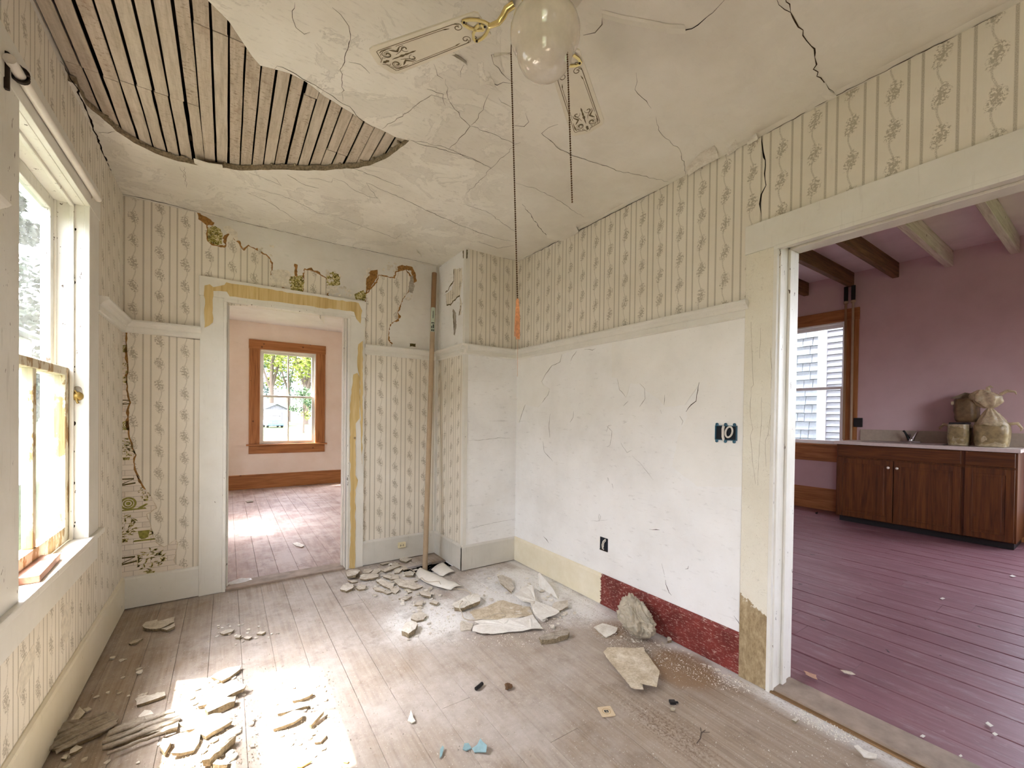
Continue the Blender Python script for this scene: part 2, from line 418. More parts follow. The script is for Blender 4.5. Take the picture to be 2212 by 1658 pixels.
def mat_red_board():
    g = G('baseboard_cream_and_scraped_red'); p = g.world(); x, y, z = g.xyz(p)
    jagn = g.noise(g.vscale(p, 1, 10, 40), 2.2, 4, 0.7)
    red = g.ma('SUBTRACT', 1.0, g.step(g.ma('ADD', y, g.ma('MULTIPLY', g.ma('ADD', jagn, -0.5), 0.06)), -0.845, -0.838))
    n = g.noise(g.vscale(p, 1, 7, 30), 5, 5, 0.8); n2 = g.noise(p, 60, 3)
    rc = g.ramp(g.noise(p, 9, 4), [(0.3, srgb(98, 36, 32)), (0.7, srgb(132, 54, 48))])
    rc = g.mix(g.ma('MULTIPLY', g.ma('MULTIPLY', g.step(n, 0.53, 0.60), g.step(n2, 0.40, 0.56)), 0.75), rc, srgb(206, 180, 166))
    cr = g.ramp(g.noise(p, 5, 5, 0.7), [(0.35, srgb(226, 216, 188)), (0.7, srgb(238, 230, 208))])
    c = g.mix(red, cr, rc)
    g.bsdf(c, 0.55, g.bump(g.ma('ADD', n, g.ma('MULTIPLY', red, -0.6)), 0.25, 0.0015), spec=0.35); return g.m
M['baseboard_red'] = mat_red_board()

def falloff(g, p, c, r0, r1):
    """1 within r0 of a spot on the floor, 0 beyond r1, edge broken up"""
    q = g.n('ShaderNodeVectorMath', operation='DISTANCE'); g.L(p, q.inputs[0]); q.inputs[1].default_value = c
    d = g.ma('ADD', q.outputs['Value'], g.ma('MULTIPLY', g.ma('ADD', g.noise(p, 7, 5, 0.7), -0.5), (r1 - r0) * 1.3))
    return g.ma('SUBTRACT', 1.0, g.step(d, r0, r1))
def mat_floor():
    g = G('dusty_old_floorboard'); p = g.world(); x, y, z = g.xyz(p); rnd = g.rnd()
    pv = g.vadd(p, g.comb(0.0, g.ma('MULTIPLY', rnd, 9.0), 0.0))
    grain = g.noise(g.vscale(pv, 55, 1.4, 1), 1.0, 6, 0.65, dist=0.6); fine = g.noise(g.vscale(pv, 190, 5, 1), 1.0, 3)
    wood = g.ramp(grain, [(0.28, srgb(120, 102, 84)), (0.5, srgb(156, 138, 118)), (0.72, srgb(176, 160, 142))])
    wood = g.mix(g.ma('MULTIPLY', rnd, 0.35), wood, srgb(128, 104, 82))
    d1 = g.noise(p, 2.2, 6, 0.65); d2 = g.noise(g.vscale(p, 5, 1.3, 1), 3, 5, 0.7); d3 = g.noise(p, 90, 4, 0.7)
    dustc = g.ramp(g.noise(p, 12, 5, 0.7), [(0.3, srgb(170, 161, 152)), (0.7, srgb(196, 188, 181))])
    # a thick film of plaster dust over the middle, less along the right and near the left wall
    fm = g.ma('ADD', g.ma('MULTIPLY', d1, 1.1), g.ma('MULTIPLY', d2, 0.55))
    film = g.step(fm, 0.55, 1.05)
    mid = falloff(g, p, (-1.15, -0.5, 0), 0.7, 1.6)
    bare = g.step(g.ma('ADD', g.ma('MULTIPLY_ADD', y, -0.9, x), g.ma('MULTIPLY', d1, 0.8)), 0.75, 1.35)
    film = g.ma('MULTIPLY', film, g.ma('MULTIPLY_ADD', bare, -0.55, 1.0))
    film = g.ma('MULTIPLY', g.ma('ADD', g.ma('MULTIPLY', film, 0.75), g.ma('MULTIPLY', mid, 0.30), clamp=True), 0.85)
    c = g.mix(film, wood, dustc)
    wt = g.ma('MAXIMUM', falloff(g, p, (-0.30, -0.36, 0), 0.28, 0.60), falloff(g, p, (-0.14, -0.80, 0), 0.10, 0.36))
    wt = g.ma('MAXIMUM', wt, falloff(g, p, (-1.05, -0.40, 0), 0.12, 0.42))
    wt = g.ma('MAXIMUM', wt, g.ma('MULTIPLY', falloff(g, p, (-1.0, 0.25, 0), 0.15, 0.5), 0.6))
    wt = g.ma('MAXIMUM', wt, g.ma('MULTIPLY', g.ma('SUBTRACT', 1.0, g.step(g.ma('ADD', g.ma('MULTIPLY', x, -1.0), g.ma('MULTIPLY', d1, 0.12)), 0.10, 0.20)), 0.7))
    wt = g.ma('MULTIPLY', wt, g.step(g.ma('ADD', d3, g.ma('MULTIPLY', d2, 0.5)), 0.46, 0.74))
    c = g.mix(wt, c, srgb(236, 234, 231))
    # clean brown rings and damp marks
    ring = falloff(g, p, (-0.19, -1.58, 0), 0.13, 0.20)
    c = g.mix(g.ma('MULTIPLY', ring, 0.75), c, srgb(138, 108, 76))
    st = falloff(g, p, (-0.20, -1.10, 0), 0.05, 0.15)
    c = g.mix(g.ma('MULTIPLY', st, 0.6), c, srgb(150, 118, 84))
    st2 = g.ma('MULTIPLY', falloff(g, g.vscale(p, 1, 0.4, 1), (-0.62, -0.71, 0), 0.01, 0.13), g.step(d3, 0.45, 0.62))
    c = g.mix(g.ma('MULTIPLY', st2, 0.7), c, srgb(96, 72, 48))
    dirt = g.noise(g.vadd(p, (3, 1, 0)), 4.5, 6, 0.75)
    c = g.mix(g.ma('MULTIPLY', g.step(dirt, 0.52, 0.74), 0.5), c, srgb(112, 96, 80))
    c = g.mix(g.ma('MULTIPLY', g.step(g.noise(p, 55, 5, 0.8), 0.56, 0.70), 0.35), c, srgb(120, 106, 92))
    sp = g.step(g.noise(p, 120, 2, 0.6), 0.66, 0.71)
    c = g.mix(g.ma('MULTIPLY', sp, 0.65), c, srgb(214, 208, 198))
    h = g.ma('ADD', g.ma('MULTIPLY', grain, 0.7), g.ma('ADD', g.ma('MULTIPLY', fine, 0.4), g.ma('MULTIPLY', wt, 1.2)))
    g.bsdf(c, 0.68, g.bump(h, 0.35, 0.0018), spec=0.35); return g.m
M['floor'] = mat_floor()
M['threshold'] = plain('dusty_threshold_wood', srgb(158, 140, 124), 0.7, var=0.15, scale=12)
M['floor_seam'] = plain('dust_packed_seam', srgb(98, 84, 70), 0.95, var=0.2)
def mat_kitchen_floor():
    g = G('maroon_painted_plank'); p = g.world(); rnd = g.rnd(); pv = g.vadd(p, g.comb(0.0, g.ma('MULTIPLY', rnd, 9.0), 0.0))
    n = g.noise(g.vscale(pv, 26, 2.2, 1), 1.0, 6, 0.7); w_ = g.noise(g.vscale(p, 2.2, 1, 1), 2.2, 5, 0.65); k = g.noise(pv, 20, 3, 0.6)
    c = g.ramp(g.ma('ADD', g.ma('MULTIPLY', n, 0.6), g.ma('MULTIPLY', w_, 0.45)), [(0.35, srgb(112, 76, 82)), (0.55, srgb(138, 98, 104)), (0.72, srgb(160, 128, 132))])
    c = g.mix(g.ma('MULTIPLY', rnd, 0.25), c, srgb(126, 80, 88))
    hole = g.step(g.noise(g.vscale(pv, 14, 9, 1), 1.0, 2, 0.5), 0.735, 0.75)
    c = g.mix(hole, c, srgb(48, 30, 32))
    wear = g.noise(g.vscale(p, 9, 2.2, 1), 2.0, 6, 0.78)
    c = g.mix(g.ma('MULTIPLY', g.step(wear, 0.50, 0.70), 0.45), c, srgb(168, 150, 150))
    c = g.mix(g.ma('MULTIPLY', g.step(g.noise(g.vscale(pv, 30, 3, 1), 1.6, 4, 0.7), 0.60, 0.70), 0.4), c, srgb(84, 50, 54))
    c = g.mix(g.ma('MULTIPLY', g.step(k, 0.66, 0.74), 0.25), c, srgb(190, 168, 164))
    g.bsdf(c, g.ma('ADD', 0.34, g.ma('MULTIPLY', n, 0.22)), g.bump(n, 0.2, 0.001), spec=0.45); return g.m
M['kitchen_floor'] = mat_kitchen_floor()
def mat_back_floor():
    g = G('worn_brown_board'); p = g.world(); rnd = g.rnd()
    n = g.noise(g.vscale(p, 14, 2, 1), 1.4, 6, 0.7); d = g.noise(p, 2.6, 6, 0.7)
    c = g.ramp(n, [(0.3, srgb(142, 116, 104)), (0.55, srgb(168, 144, 132)), (0.75, srgb(188, 166, 156))])
    c = g.mix(g.ma('MULTIPLY', g.step(d, 0.42, 0.62), 0.75), c, srgb(190, 174, 166))
    c = g.mix(g.ma('MULTIPLY', g.step(g.noise(g.vscale(p, 2, 1, 1), 3.4, 6, 0.8), 0.54, 0.68), 0.5), c, srgb(124, 100, 90))
    g.bsdf(c, 0.62, g.bump(n, 0.2, 0.001), spec=0.45); return g.m
M['back_floor'] = mat_back_floor()

def mat_wood(name, a, b_, c_, axis=2, rough=0.5, ring=18, world=True):
    g = G(name); p = g.world() if world else g.local(); s = [46, 46, 46]; s[axis] = 2.2
    n = g.noise(g.vscale(p, *s), 1.0, 5, 0.6, dist=1.2); s2 = [ring, ring, ring]; s2[axis] = 1.3
    k = g.noise(g.vscale(p, *s2), 1.0, 3, 0.5, dist=1.5)
    c = g.ramp(g.ma('ADD', g.ma('MULTIPLY', n, 0.5), g.ma('MULTIPLY', k, 0.5)), [(0.36, a), (0.5, b_), (0.64, c_)])
    kn = g.step(g.vor(g.vscale(p, 5, 5, 5), 1.0), 0.05, 0.09)
    c = g.mix(g.ma('MULTIPLY', g.ma('SUBTRACT', 1.0, kn), 0.8), c, srgb(82, 48, 26))
    g.bsdf(c, rough, g.bump(n, 0.12, 0.0008), spec=0.4); return g.m
PA, PB, PC = srgb(138, 88, 48), srgb(168, 112, 64), srgb(184, 130, 80)
M['pine_x'] = mat_wood('brown_pine', PA, PB, PC, 0)
M['pine_y'] = mat_wood('brown_pine', PA, PB, PC, 1)
M['pine_z'] = mat_wood('brown_pine', PA, PB, PC, 2)
OA, OB, OC = srgb(66, 34, 10), srgb(88, 48, 16), srgb(106, 62, 24)
M['oak_z'] = mat_wood('varnished_oak', OA, OB, OC, 2, 0.38)
M['oak_y'] = mat_wood('varnished_oak', OA, OB, OC, 1, 0.38)
M['beam_dark'] = mat_wood('dark_joist', srgb(74, 48, 28), srgb(106, 72, 42), srgb(128, 92, 56), 0, 0.7)
M['beam_pale'] = mat_wood('lit_pale_joist', srgb(176, 160, 142), srgb(202, 190, 174), srgb(216, 206, 192), 0, 0.75)  # light falling on these joists is painted in as a paler wood
def mat_lath():
    g = G('rough_sawn_lath'); p = g.world(); rnd = g.rnd(); pv = g.vadd(p, g.comb(g.ma('MULTIPLY', rnd, 5.0), 0.0, 0.0))
    n = g.noise(g.vscale(pv, 60, 5, 1), 1.0, 6, 0.75); m = g.noise(g.vscale(pv, 22, 46, 1), 2.2, 4, 0.75); d = g.noise(p, 5, 5, 0.7)
    c = g.ramp(n, [(0.3, srgb(170, 158, 140)), (0.55, srgb(200, 189, 172)), (0.75, srgb(214, 204, 190))])
    rough = g.ma('MULTIPLY', g.step(m, 0.54, 0.62), g.ma('ADD', 0.12, g.ma('MULTIPLY', g.step(rnd, 0.55, 0.95), 0.45)))
    c = g.mix(rough, c, srgb(104, 86, 62))
    c = g.mix(g.ma('MULTIPLY', g.step(d, 0.55, 0.72), 0.35), c, srgb(140, 110, 88))
    c = g.mix(g.ma('MULTIPLY', rnd, 0.18), c, srgb(150, 124, 104))
    g.bsdf(c, 0.9, g.bump(g.ma('ADD', n, m), 0.5, 0.0015), spec=0.1); return g.m
M['lath'] = mat_lath()
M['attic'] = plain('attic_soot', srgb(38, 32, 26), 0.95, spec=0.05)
M['crack'] = plain('crack_shade_and_dirt', srgb(72, 58, 42), 0.95, spec=0.05, var=0.3)  # shade of a crack's depth painted in, mixed with dirt
M['grime'] = plain('hairline_grime', srgb(150, 136, 110), 0.9, spec=0.1, var=0.2)
M['crack_dark'] = plain('painted_gap_shade', srgb(34, 26, 20), 0.95, spec=0.05, var=0.3)  # near-black colour stands in for the shade inside gaps and holes
M['plaster_core'] = plain('broken_plaster_edge', srgb(150, 136, 112), 0.95, spec=0.1, var=0.25, scale=90, bump=0.6, bd=0.003)
def mat_chunk(name, a, b_, c_):
    g = G(name); p = g.world(); n = g.noise(p, 14, 5, 0.7); m = g.noise(p, 90, 4, 0.75)
    c = g.ramp(g.ma('ADD', g.ma('MULTIPLY', n, 0.6), g.ma('MULTIPLY', m, 0.4)), [(0.36, a), (0.5, b_), (0.62, c_)])
    g.bsdf(c, 0.85, g.bump(m, 0.5, 0.002), spec=0.15); return g.m
M['chunk'] = mat_chunk('dusty_plaster', srgb(176, 166, 150), srgb(206, 198, 184), srgb(222, 216, 204))
M['chunk_white'] = mat_chunk('white_plaster', srgb(206, 198, 184), srgb(228, 223, 212), srgb(238, 234, 226))
M['chunk_grey'] = mat_chunk('grey_plaster_back', srgb(134, 124, 110), srgb(164, 154, 140), srgb(186, 176, 162))
M['paper_tan'] = mat_chunk('aged_wallpaper_back', srgb(168, 152, 128), srgb(200, 186, 162), srgb(222, 212, 194))
M['paper_white'] = mat_chunk('white_paper_sheet', srgb(218, 212, 202), srgb(232, 228, 220), srgb(240, 237, 231))
M['sheet_white'] = plain('clean_bent_sheet', srgb(232, 228, 218), 0.6, var=0.03)

def mat_glass(name, dirt, tintc=(0.96, 0.98, 0.98, 1), dirtc=srgb(196, 200, 196)):
    g = G(name); p = g.world()
    tr = g.n('ShaderNodeBsdfTransparent'); tr.inputs[0].default_value = tintc
    gl = g.n('ShaderNodeBsdfGlossy'); gl.inputs['Roughness'].default_value = 0.02
    lw = g.n('ShaderNodeLayerWeight'); fr = g.ma('MULTIPLY_ADD', g.ma('POWER', lw.outputs['Facing'], 5.0), 0.6, 0.035)
    mx = g.n('ShaderNodeMixShader'); g.L(fr, mx.inputs[0]); g.L(tr.outputs[0], mx.inputs[1]); g.L(gl.outputs[0], mx.inputs[2])
    if dirt:
        df = g.n('ShaderNodeBsdfDiffuse'); df.inputs[0].default_value = dirtc
        tl = g.n('ShaderNodeBsdfTranslucent'); tl.inputs[0].default_value = dirtc
        ad = g.n('ShaderNodeMixShader'); ad.inputs[0].default_value = 0.5
        g.L(df.outputs[0], ad.inputs[1]); g.L(tl.outputs[0], ad.inputs[2])
        n = g.ma('MULTIPLY', g.noise(g.vscale(p, 9, 9, 1.6), 1.6, 5, 0.7), g.noise(p, 30, 4, 0.7))
        f = g.ma('MULTIPLY', g.step(n, 0.12, 0.42), dirt)
        m2 = g.n('ShaderNodeMixShader'); g.L(f, m2.inputs[0]); g.L(mx.outputs[0], m2.inputs[1]); g.L(ad.outputs[0], m2.inputs[2])
        g.L(m2.outputs[0], g.out.inputs[0])
    else: g.L(mx.outputs[0], g.out.inputs[0])
    return g.m
M['glass'] = mat_glass('window_glass', 0.012)
M['glass_dirty'] = mat_glass('grimy_window_glass', 0.05)
M['globe'] = plain('white_opal_glass', srgb(214, 205, 190), 0.06, spec=1.0, var=0.03, scale=60, bump=0, **{'Coat Weight': 0.6, 'Coat Roughness': 0.03, 'Coat IOR': 1.6})
M['fan_white'] = plain('white_fan_blade', srgb(222, 215, 196), 0.3, spec=0.5, var=0.02, bump=0)
M['fan_print'] = plain('brown_blade_print', srgb(104, 88, 52), 0.45, var=0.1, bump=0)
M['brass'] = plain('polished_brass', srgb(236, 216, 150), 0.14, metal=1.0, var=0.04, bump=0)
M['chain'] = plain('bronze_bead_chain', srgb(88, 62, 38), 0.35, metal=0.9, var=0.1, bump=0)
M['tassel'] = plain('orange_tassel_thread', srgb(212, 146, 96), 0.8, var=0.2, scale=160, bump=0.4)
M['rod_white'] = plain('white_curtain_rod_enamel', srgb(222, 216, 206), 0.35, var=0.03, bump=0)
M['dark_iron'] = plain('dark_iron', srgb(52, 42, 34), 0.6, metal=0.6, var=0.2)
M['brass_old'] = plain('tarnished_brass', srgb(176, 146, 84), 0.4, metal=0.8, var=0.2)
M['pipe_tan'] = plain('dusty_tan_pipe', srgb(178, 156, 128), 0.6, var=0.06, scale=8)
M['pipe_brown'] = plain('brown_pipe_end', srgb(150, 116, 82), 0.6, var=0.06, scale=8)
M['sticker'] = plain('pale_green_sticker', srgb(186, 196, 176), 0.6, var=0.05)
M['ink'] = plain('dark_ink', srgb(60, 62, 58), 0.7, var=0.1)
M['outlet'] = plain('ivory_outlet', srgb(222, 212, 176), 0.4, var=0.04)
M['box_blue'] = plain('blue_box_plastic', srgb(52, 98, 122), 0.45, var=0.15, bump=0)
M['box_dark'] = plain('box_inside', srgb(16, 24, 34), 0.7, var=0.1, bump=0)
M['wire_white'] = plain('white_cable', srgb(222, 216, 206), 0.45, var=0.03, bump=0)
M['wire_dusty'] = plain('dusty_cable', srgb(196, 184, 164), 0.6, var=0.05, bump=0)
M['black'] = plain('black_plastic', srgb(30, 28, 28), 0.5, var=0.1)
M['bag_grey'] = plain('dusty_grey_plastic_bag', srgb(182, 172, 152), 0.38, var=0.14, scale=20, bump=0.3, spec=0.5)
M['pink_wood'] = mat_wood('pinkish_wood_block', srgb(150, 108, 92), srgb(176, 134, 116), srgb(190, 150, 130), 1, 0.7, world=False)
M['bare_strip'] = mat_wood('amber_bare_wood', srgb(188, 158, 98), srgb(206, 180, 122), srgb(216, 194, 142), 2, 0.6)
M['laminate'] = plain('pale_laminate', srgb(206, 194, 184), 0.35, var=0.05)
M['splash'] = plain('beige_backsplash', srgb(178, 164, 146), 0.45, var=0.05)
M['steel'] = plain('stainless_steel', srgb(196, 192, 188), 0.28, metal=1.0, var=0.05)
M['chrome'] = plain('chrome', srgb(220, 220, 222), 0.1, metal=1.0, var=0.02, bump=0)
M['knob'] = plain('white_knob', srgb(222, 214, 200), 0.3, var=0.02)
M['bucket'] = plain('olive_wrapped_bundle', srgb(150, 132, 92), 0.5, var=0.25, scale=14, bump=0.5, bd=0.004)
M['bucket_dark'] = plain('brown_wrapped_bundle', srgb(110, 88, 58), 0.5, var=0.25, scale=14, bump=0.5, bd=0.004)
def mat_plastic():
    g = G('clear_plastic_bag'); n = g.noise(g.local(), 16, 4, 0.7)
    tr = g.n('ShaderNodeBsdfTransparent'); tr.inputs[0].default_value = (0.9, 0.86, 0.78, 1)
    x = g.n('ShaderNodeBsdfPrincipled'); x.inputs['Base Color'].default_value = srgb(214, 198, 160); x.inputs['Roughness'].default_value = 0.22
    g.L(g.bump(n, 0.8, 0.008), x.inputs['Normal'])
    m = g.n('ShaderNodeMixShader'); g.L(g.ramp(n, [(0.35, (0.35, 0.35, 0.35, 1)), (0.65, (0.75, 0.75, 0.75, 1))]), m.inputs[0])
    g.L(tr.outputs[0], m.inputs[1]); g.L(x.outputs[0], m.inputs[2]); g.L(m.outputs[0], g.out.inputs[0]); return g.m
M['plastic'] = mat_plastic()
M['card_tan'] = plain('tan_card', srgb(212, 192, 160), 0.7, var=0.05)
M['card_line'] = plain('card_print_gold', srgb(168, 136, 88), 0.7, var=0.05)
M['blue_chip'] = plain('pale_blue_paint_chip', srgb(140, 172, 178), 0.6, var=0.1)
M['rust'] = plain('brown_crumb', srgb(112, 84, 58), 0.9, var=0.3)
M['leaf_dry'] = plain('dry_tan_scrap', srgb(186, 142, 112), 0.8, var=0.15)
M['orange_flake'] = plain('amber_flake', srgb(216, 168, 96), 0.7, var=0.1)
M['clear_chip'] = plain('clear_plastic_scrap', srgb(176, 164, 140), 0.15, spec=0.6, var=0.1)
M['foil'] = plain('crinkled_white_foil', srgb(226, 224, 224), 0.3, spec=0.6, var=0.05, bump=0.6, bd=0.004)
# outdoors
M['grass'] = plain('lawn', srgb(58, 68, 38), 0.9, var=0.3, scale=3, spec=0.1)
M['leaf_lime'] = plain('lime_leaves', srgb(118, 128, 36), 0.7, var=0.25, scale=3, bump=0)
M['leaf_green'] = plain('green_leaves', srgb(60, 84, 48), 0.7, var=0.25, scale=3, bump=0)
M['leaf_blue'] = plain('blue_green_needles', srgb(70, 92, 86), 0.7, var=0.25, scale=3, bump=0)
M['bark'] = plain('bark', srgb(96, 82, 70), 0.9, var=0.2)
M['shed'] = plain('white_shed_boards', srgb(150, 146, 146), 0.8, var=0.1, scale=6)
M['shed_grey'] = plain('grey_gable_boards', srgb(106, 104, 108), 0.8, var=0.1, scale=6)
M['shed_dark'] = plain('shed_opening', srgb(96, 92, 92), 0.9, var=0.1)
M['roof'] = plain('pale_shed_roof', srgb(120, 120, 126), 0.7, var=0.1)
M['car_blue'] = plain('blue_car_paint', srgb(84, 128, 156), 0.25, spec=0.6, var=0.03, bump=0)
M['shingle'] = plain('pale_blue_shingle', srgb(188, 200, 210), 0.8, var=0.06, scale=25)
M['siding'] = plain('pale_siding', srgb(196, 206, 214), 0.7, var=0.04, scale=12)
M['house_white'] = plain('white_corner_board', srgb(240, 240, 238), 0.7, var=0.02)
M['hedge_dark'] = plain('dark_hedge_leaves', srgb(52, 62, 46), 0.8, var=0.3, scale=3, bump=0)
M['siding_dark'] = plain('grey_neighbour_boards', srgb(176, 180, 178), 0.8, var=0.15, scale=6)
# ------------------------------------------------------------------ room shell
ST = dict(kind='structure')
def wall(name, ax, plane, back, u0, u1, z0, z1, openings, mat, **kw):
    """slab between two planes along the axis ax, with rectangular openings (u0, u1, z0, z1)"""
    mb = MB()
    def put(a0, a1, b0, b1):
        if a1 - a0 < 1e-4 or b1 - b0 < 1e-4: return
        if ax == 0: mb.box((plane, a0, b0), (back, a1, b1))
        else: mb.box((a0, plane, b0), (a1, back, b1))
    u = u0
    for (a, b, c, d) in sorted(openings):
        put(u, a, z0, z1); put(a, b, z0, c); put(a, b, d, z1); u = b
    put(u, u1, z0, z1)
    return mb.build(name, mat, **{**ST, **kw})
# openings
W1 = (-0.932, -0.085, 0.625, 2.22)                      # left window (along y)
WH = (-3.95, -3.05, 0.645, 2.20)                        # second left window, behind the camera
D1 = (-2.12, -1.287, 0.0, 2.07)                      # door in back wall (along x)
D2 = (-2.95, -1.90, -0.0, 2.08)                        # wide doorway in right wall (along y)
W2 = (-1.655, -0.79, 0.74, 2.33)                        # back room far window (along x)
W3 = (-0.615, 0.30, 0.93, 2.62)                         # kitchen far window (along y)
WB = (2.55, 3.40, 0.60, 2.25)                           # back room left window (along y)
WK = (-4.55, -2.55, 0.35, 2.85)                         # second kitchen window, outside the frame (along y)
WK2 = (0.7, 2.3, 0.8, 2.6)                              # unseen window added behind the camera to brighten the kitchen (along x)

wall_left = wall('wall_left', 0, XL, XL - 0.14, YR, YB, -0.02, H + 0.3, [W1, WH], M['plaster'])
wall_back = wall('wall_back', 1, YB, YB + 0.07, XL - 0.14, 0.0, -0.02, H + 0.3, [D1], M['plaster'])
wall_right = wall('wall_right', 0, 0.0, 0.08, YR, YB + 0.07, -0.02, H + 0.3, [D2], M['wall_paint'])
wall_rear = wall('wall_rear', 1, YR, YR - 0.14, XL - 0.14, 0.08, -0.02, H + 0.3, [], M['plaster'])
wb = MB(); wb.box((XC, YC, -0.02), (-0.0002, YB - 0.0002, H + 0.1))
wall_alcove = wb.build('wall_alcove', M['wall_paint'], **ST)
# far sides of the shared walls and the two other rooms
wall('wall_back_far_side', 1, YB + 0.07, YB + 0.14, XL - 0.14, 1.2, -0.02, BZ, [D1], M['pale_wall'])
wall_backroom = wall('wall_back_room_far', 1, BY, BY + 0.14, XL - 0.14, 1.2, -0.02, BZ, [W2], M['pale_wall'])
wall('wall_back_room_left', 0, XL, XL - 0.14, YB + 0.14, BY, -0.02, BZ, [WB], M['pale_wall'])
wall('wall_back_room_right', 0, 1.2, 1.3, YB + 0.14, BY + 0.14, -0.02, BZ, [], M['pale_wall'])
wall('wall_right_far_side', 0, 0.08, 0.16, YR, YB + 0.07, -0.02, KZ, [D2], M['mauve'])
wall_kitchen = wall('wall_kitchen_far', 0, KX, KX + 0.14, YR - 0.14, 0.9, -0.02, KZ, [WK, W3], M['mauve'])
wall('wall_kitchen_left', 1, 0.75, 0.82, 0.16, KX, -0.02, KZ, [], M['mauve'])
wall('wall_kitchen_right', 1, YR, YR - 0.14, 0.16, KX, -0.02, KZ, [WK2], M['mauve'])
b = MB(); b.box((0.08, YR - 0.14, KZ), (KX + 0.14, 0.9, KZ + 0.1)); ceiling_kitchen = b.build('ceiling_kitchen', M['kitchen_ceiling'], **ST)
b = MB(); b.box((XL - 0.14, YB + 0.07, BZ), (1.3, BY + 0.14, BZ + 0.1)); b.build('ceiling_back_room', M['white_ceiling'], **ST)
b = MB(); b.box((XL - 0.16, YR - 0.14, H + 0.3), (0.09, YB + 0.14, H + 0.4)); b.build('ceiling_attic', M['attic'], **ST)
b = MB(); b.box((0.2, -8.0, 4.2), (KX + .75, 6.0, 4.5)); b.box((0.2, -8.0, KZ + .1), (KX + .14, 6.0, 4.2)); b.build('roof', M['roof'], **ST)      # unseen block added over the kitchen to shade the neighbour house
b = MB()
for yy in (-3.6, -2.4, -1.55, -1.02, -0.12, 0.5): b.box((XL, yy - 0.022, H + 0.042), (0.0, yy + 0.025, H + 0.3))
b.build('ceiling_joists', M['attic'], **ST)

# ------------------------------------------------------------------ main ceiling with the fallen patch
def hole_px():
    lower = [(165, 181), (185, 225), (215, 250), (250, 282), (290, 308), (335, 330), (385, 348), (430, 357), (490, 362), (520, 367), (600, 366), (690, 367), (760, 364), (800, 357), (840, 338), (865, 319), (884, 304)]
    upper = [(884, 303), (855, 297), (800, 271), (760, 245), (700, 208), (660, 175), (625, 157), (590, 147), (562, 140), (545, 120), (522, 86), (495, 45), (470, 20), (450, 0)]
    return lower, upper
lo, up = hole_px()
lo = [tuple(bp(x, y, 2, H)[:2]) for x, y in lo]; up = [tuple(bp(x, y, 2, H)[:2]) for x, y in up]
HOLE = [(-2.69, -0.37)] + [tuple(p) for p in jag(lo, 0.03, 0.004, 3)] + [tuple(p) for p in jag(up[1:], 0.035, 0.004, 4)] + [(-2.30, -1.45), (-2.45, -1.9), (-2.69, -2.0)]
CE = [(XL - 0.07, YR), (0.0, YR), (0.0, YB), (XL - 0.07, YB)]
def ceil_z(x, y):
    v = Vector((x, y, 0))
    return H + 0.006 * mnoise.noise(v * 1.1) + 0.0035 * mnoise.noise(v * 3.7 + Vector((5, 2, 0))) + 0.0015 * mnoise.noise(v * 11)
v2, f2 = slab2d([CE, HOLE], 0.045)
mb = MB(); mb.add([(p.x, p.y, ceil_z(p.x, p.y)) for p in v2], f2, True)
ceiling = mb.build('ceiling', M['ceiling'], **ST)
mb = MB(); n = len(HOLE); rr = random.Random(5); vs = []
for k, dz in enumerate((0.0, 0.010, 0.028)):
    for x, y in HOLE:
        vs.append((x + rr.uniform(-.004, .004) * (k > 0), y + rr.uniform(-.004, .004) * (k > 0), ceil_z(x, y) + dz - 0.0003))
mb.add(vs, [(k * n + i, k * n + (i + 1) % n, (k + 1) * n + (i + 1) % n, (k + 1) * n + i) for k in range(2) for i in range(n)])
mb.build('broken_edge', M['plaster_core'], ceiling)
mb = MB()                                           # plaster keys still hooked over the laths along the break
for x, y in HOLE[::2]:
    if -2.6 < x < -1.3 and y > -0.9:
        mb.blob((x + rr.uniform(-.01, .01), y + rr.uniform(-.004, .012), H + 0.026), rr.uniform(.006, .014), rr.uniform(.005, .012), .007, rr.random() * 50, 0.5)
mb.build('plaster_keys', M['plaster_core'], ceiling, kind='stuff')
# laths, each one its own piece
yj1 = bp(330, 213, 2, H).y; yj2 = bp(480, 92, 2, H).y; yj3 = bp(662, 321, 2, H).y
x = XL - 0.045; i = 0
while x < -1.22:
    wd = R_.uniform(0.0425, 0.0475)
    cuts = [-2.2, 0.12]
    if x < -2.48: cuts.insert(1, yj1 + R_.uniform(-.02, .02))
    elif x < -2.24: cuts.insert(1, yj1)
    elif x < -1.98: cuts.insert(1, yj2)
    elif abs(x + 1.66) < 0.05: cuts.insert(1, yj3)
    elif i % 4 == 0: cuts.insert(1, yj3 - 0.35)
    for a, c in zip(cuts, cuts[1:]):
        sk = R_.uniform(-.0035, .0035); z0 = H + 0.030 + R_.uniform(-.001, .003)
        mb = MB(); x0, x1 = x + R_.uniform(-.002, .002), x + wd + R_.uniform(-.002, .002)
        K = 6; vs = []
        for t in range(K + 1):
            yy = a + 0.0015 + (c - a - 0.003) * t / K; j0, j1 = R_.uniform(-.0012, .0012), R_.uniform(-.0012, .0012)
            vs += [(x0 + sk * t / K + j0, yy, z0), (x1 + sk * t / K + j1, yy, z0), (x1 + sk * t / K + j1, yy, z0 + .008), (x0 + sk * t / K + j0, yy, z0 + .008)]
        fs = [(0, 1, 2, 3), (4 * K + 3, 4 * K + 2, 4 * K + 1, 4 * K)]
        for t in range(K):
            for q in range(4): fs.append((4 * t + q, 4 * t + 4 + q, 4 * t + 4 + (q + 1) % 4, 4 * t + (q + 1) % 4))
        mb.add(vs, fs); mb.build('lath', M['lath'], ceiling)
    x += wd + R_.uniform(0.006, 0.0125); i += 1
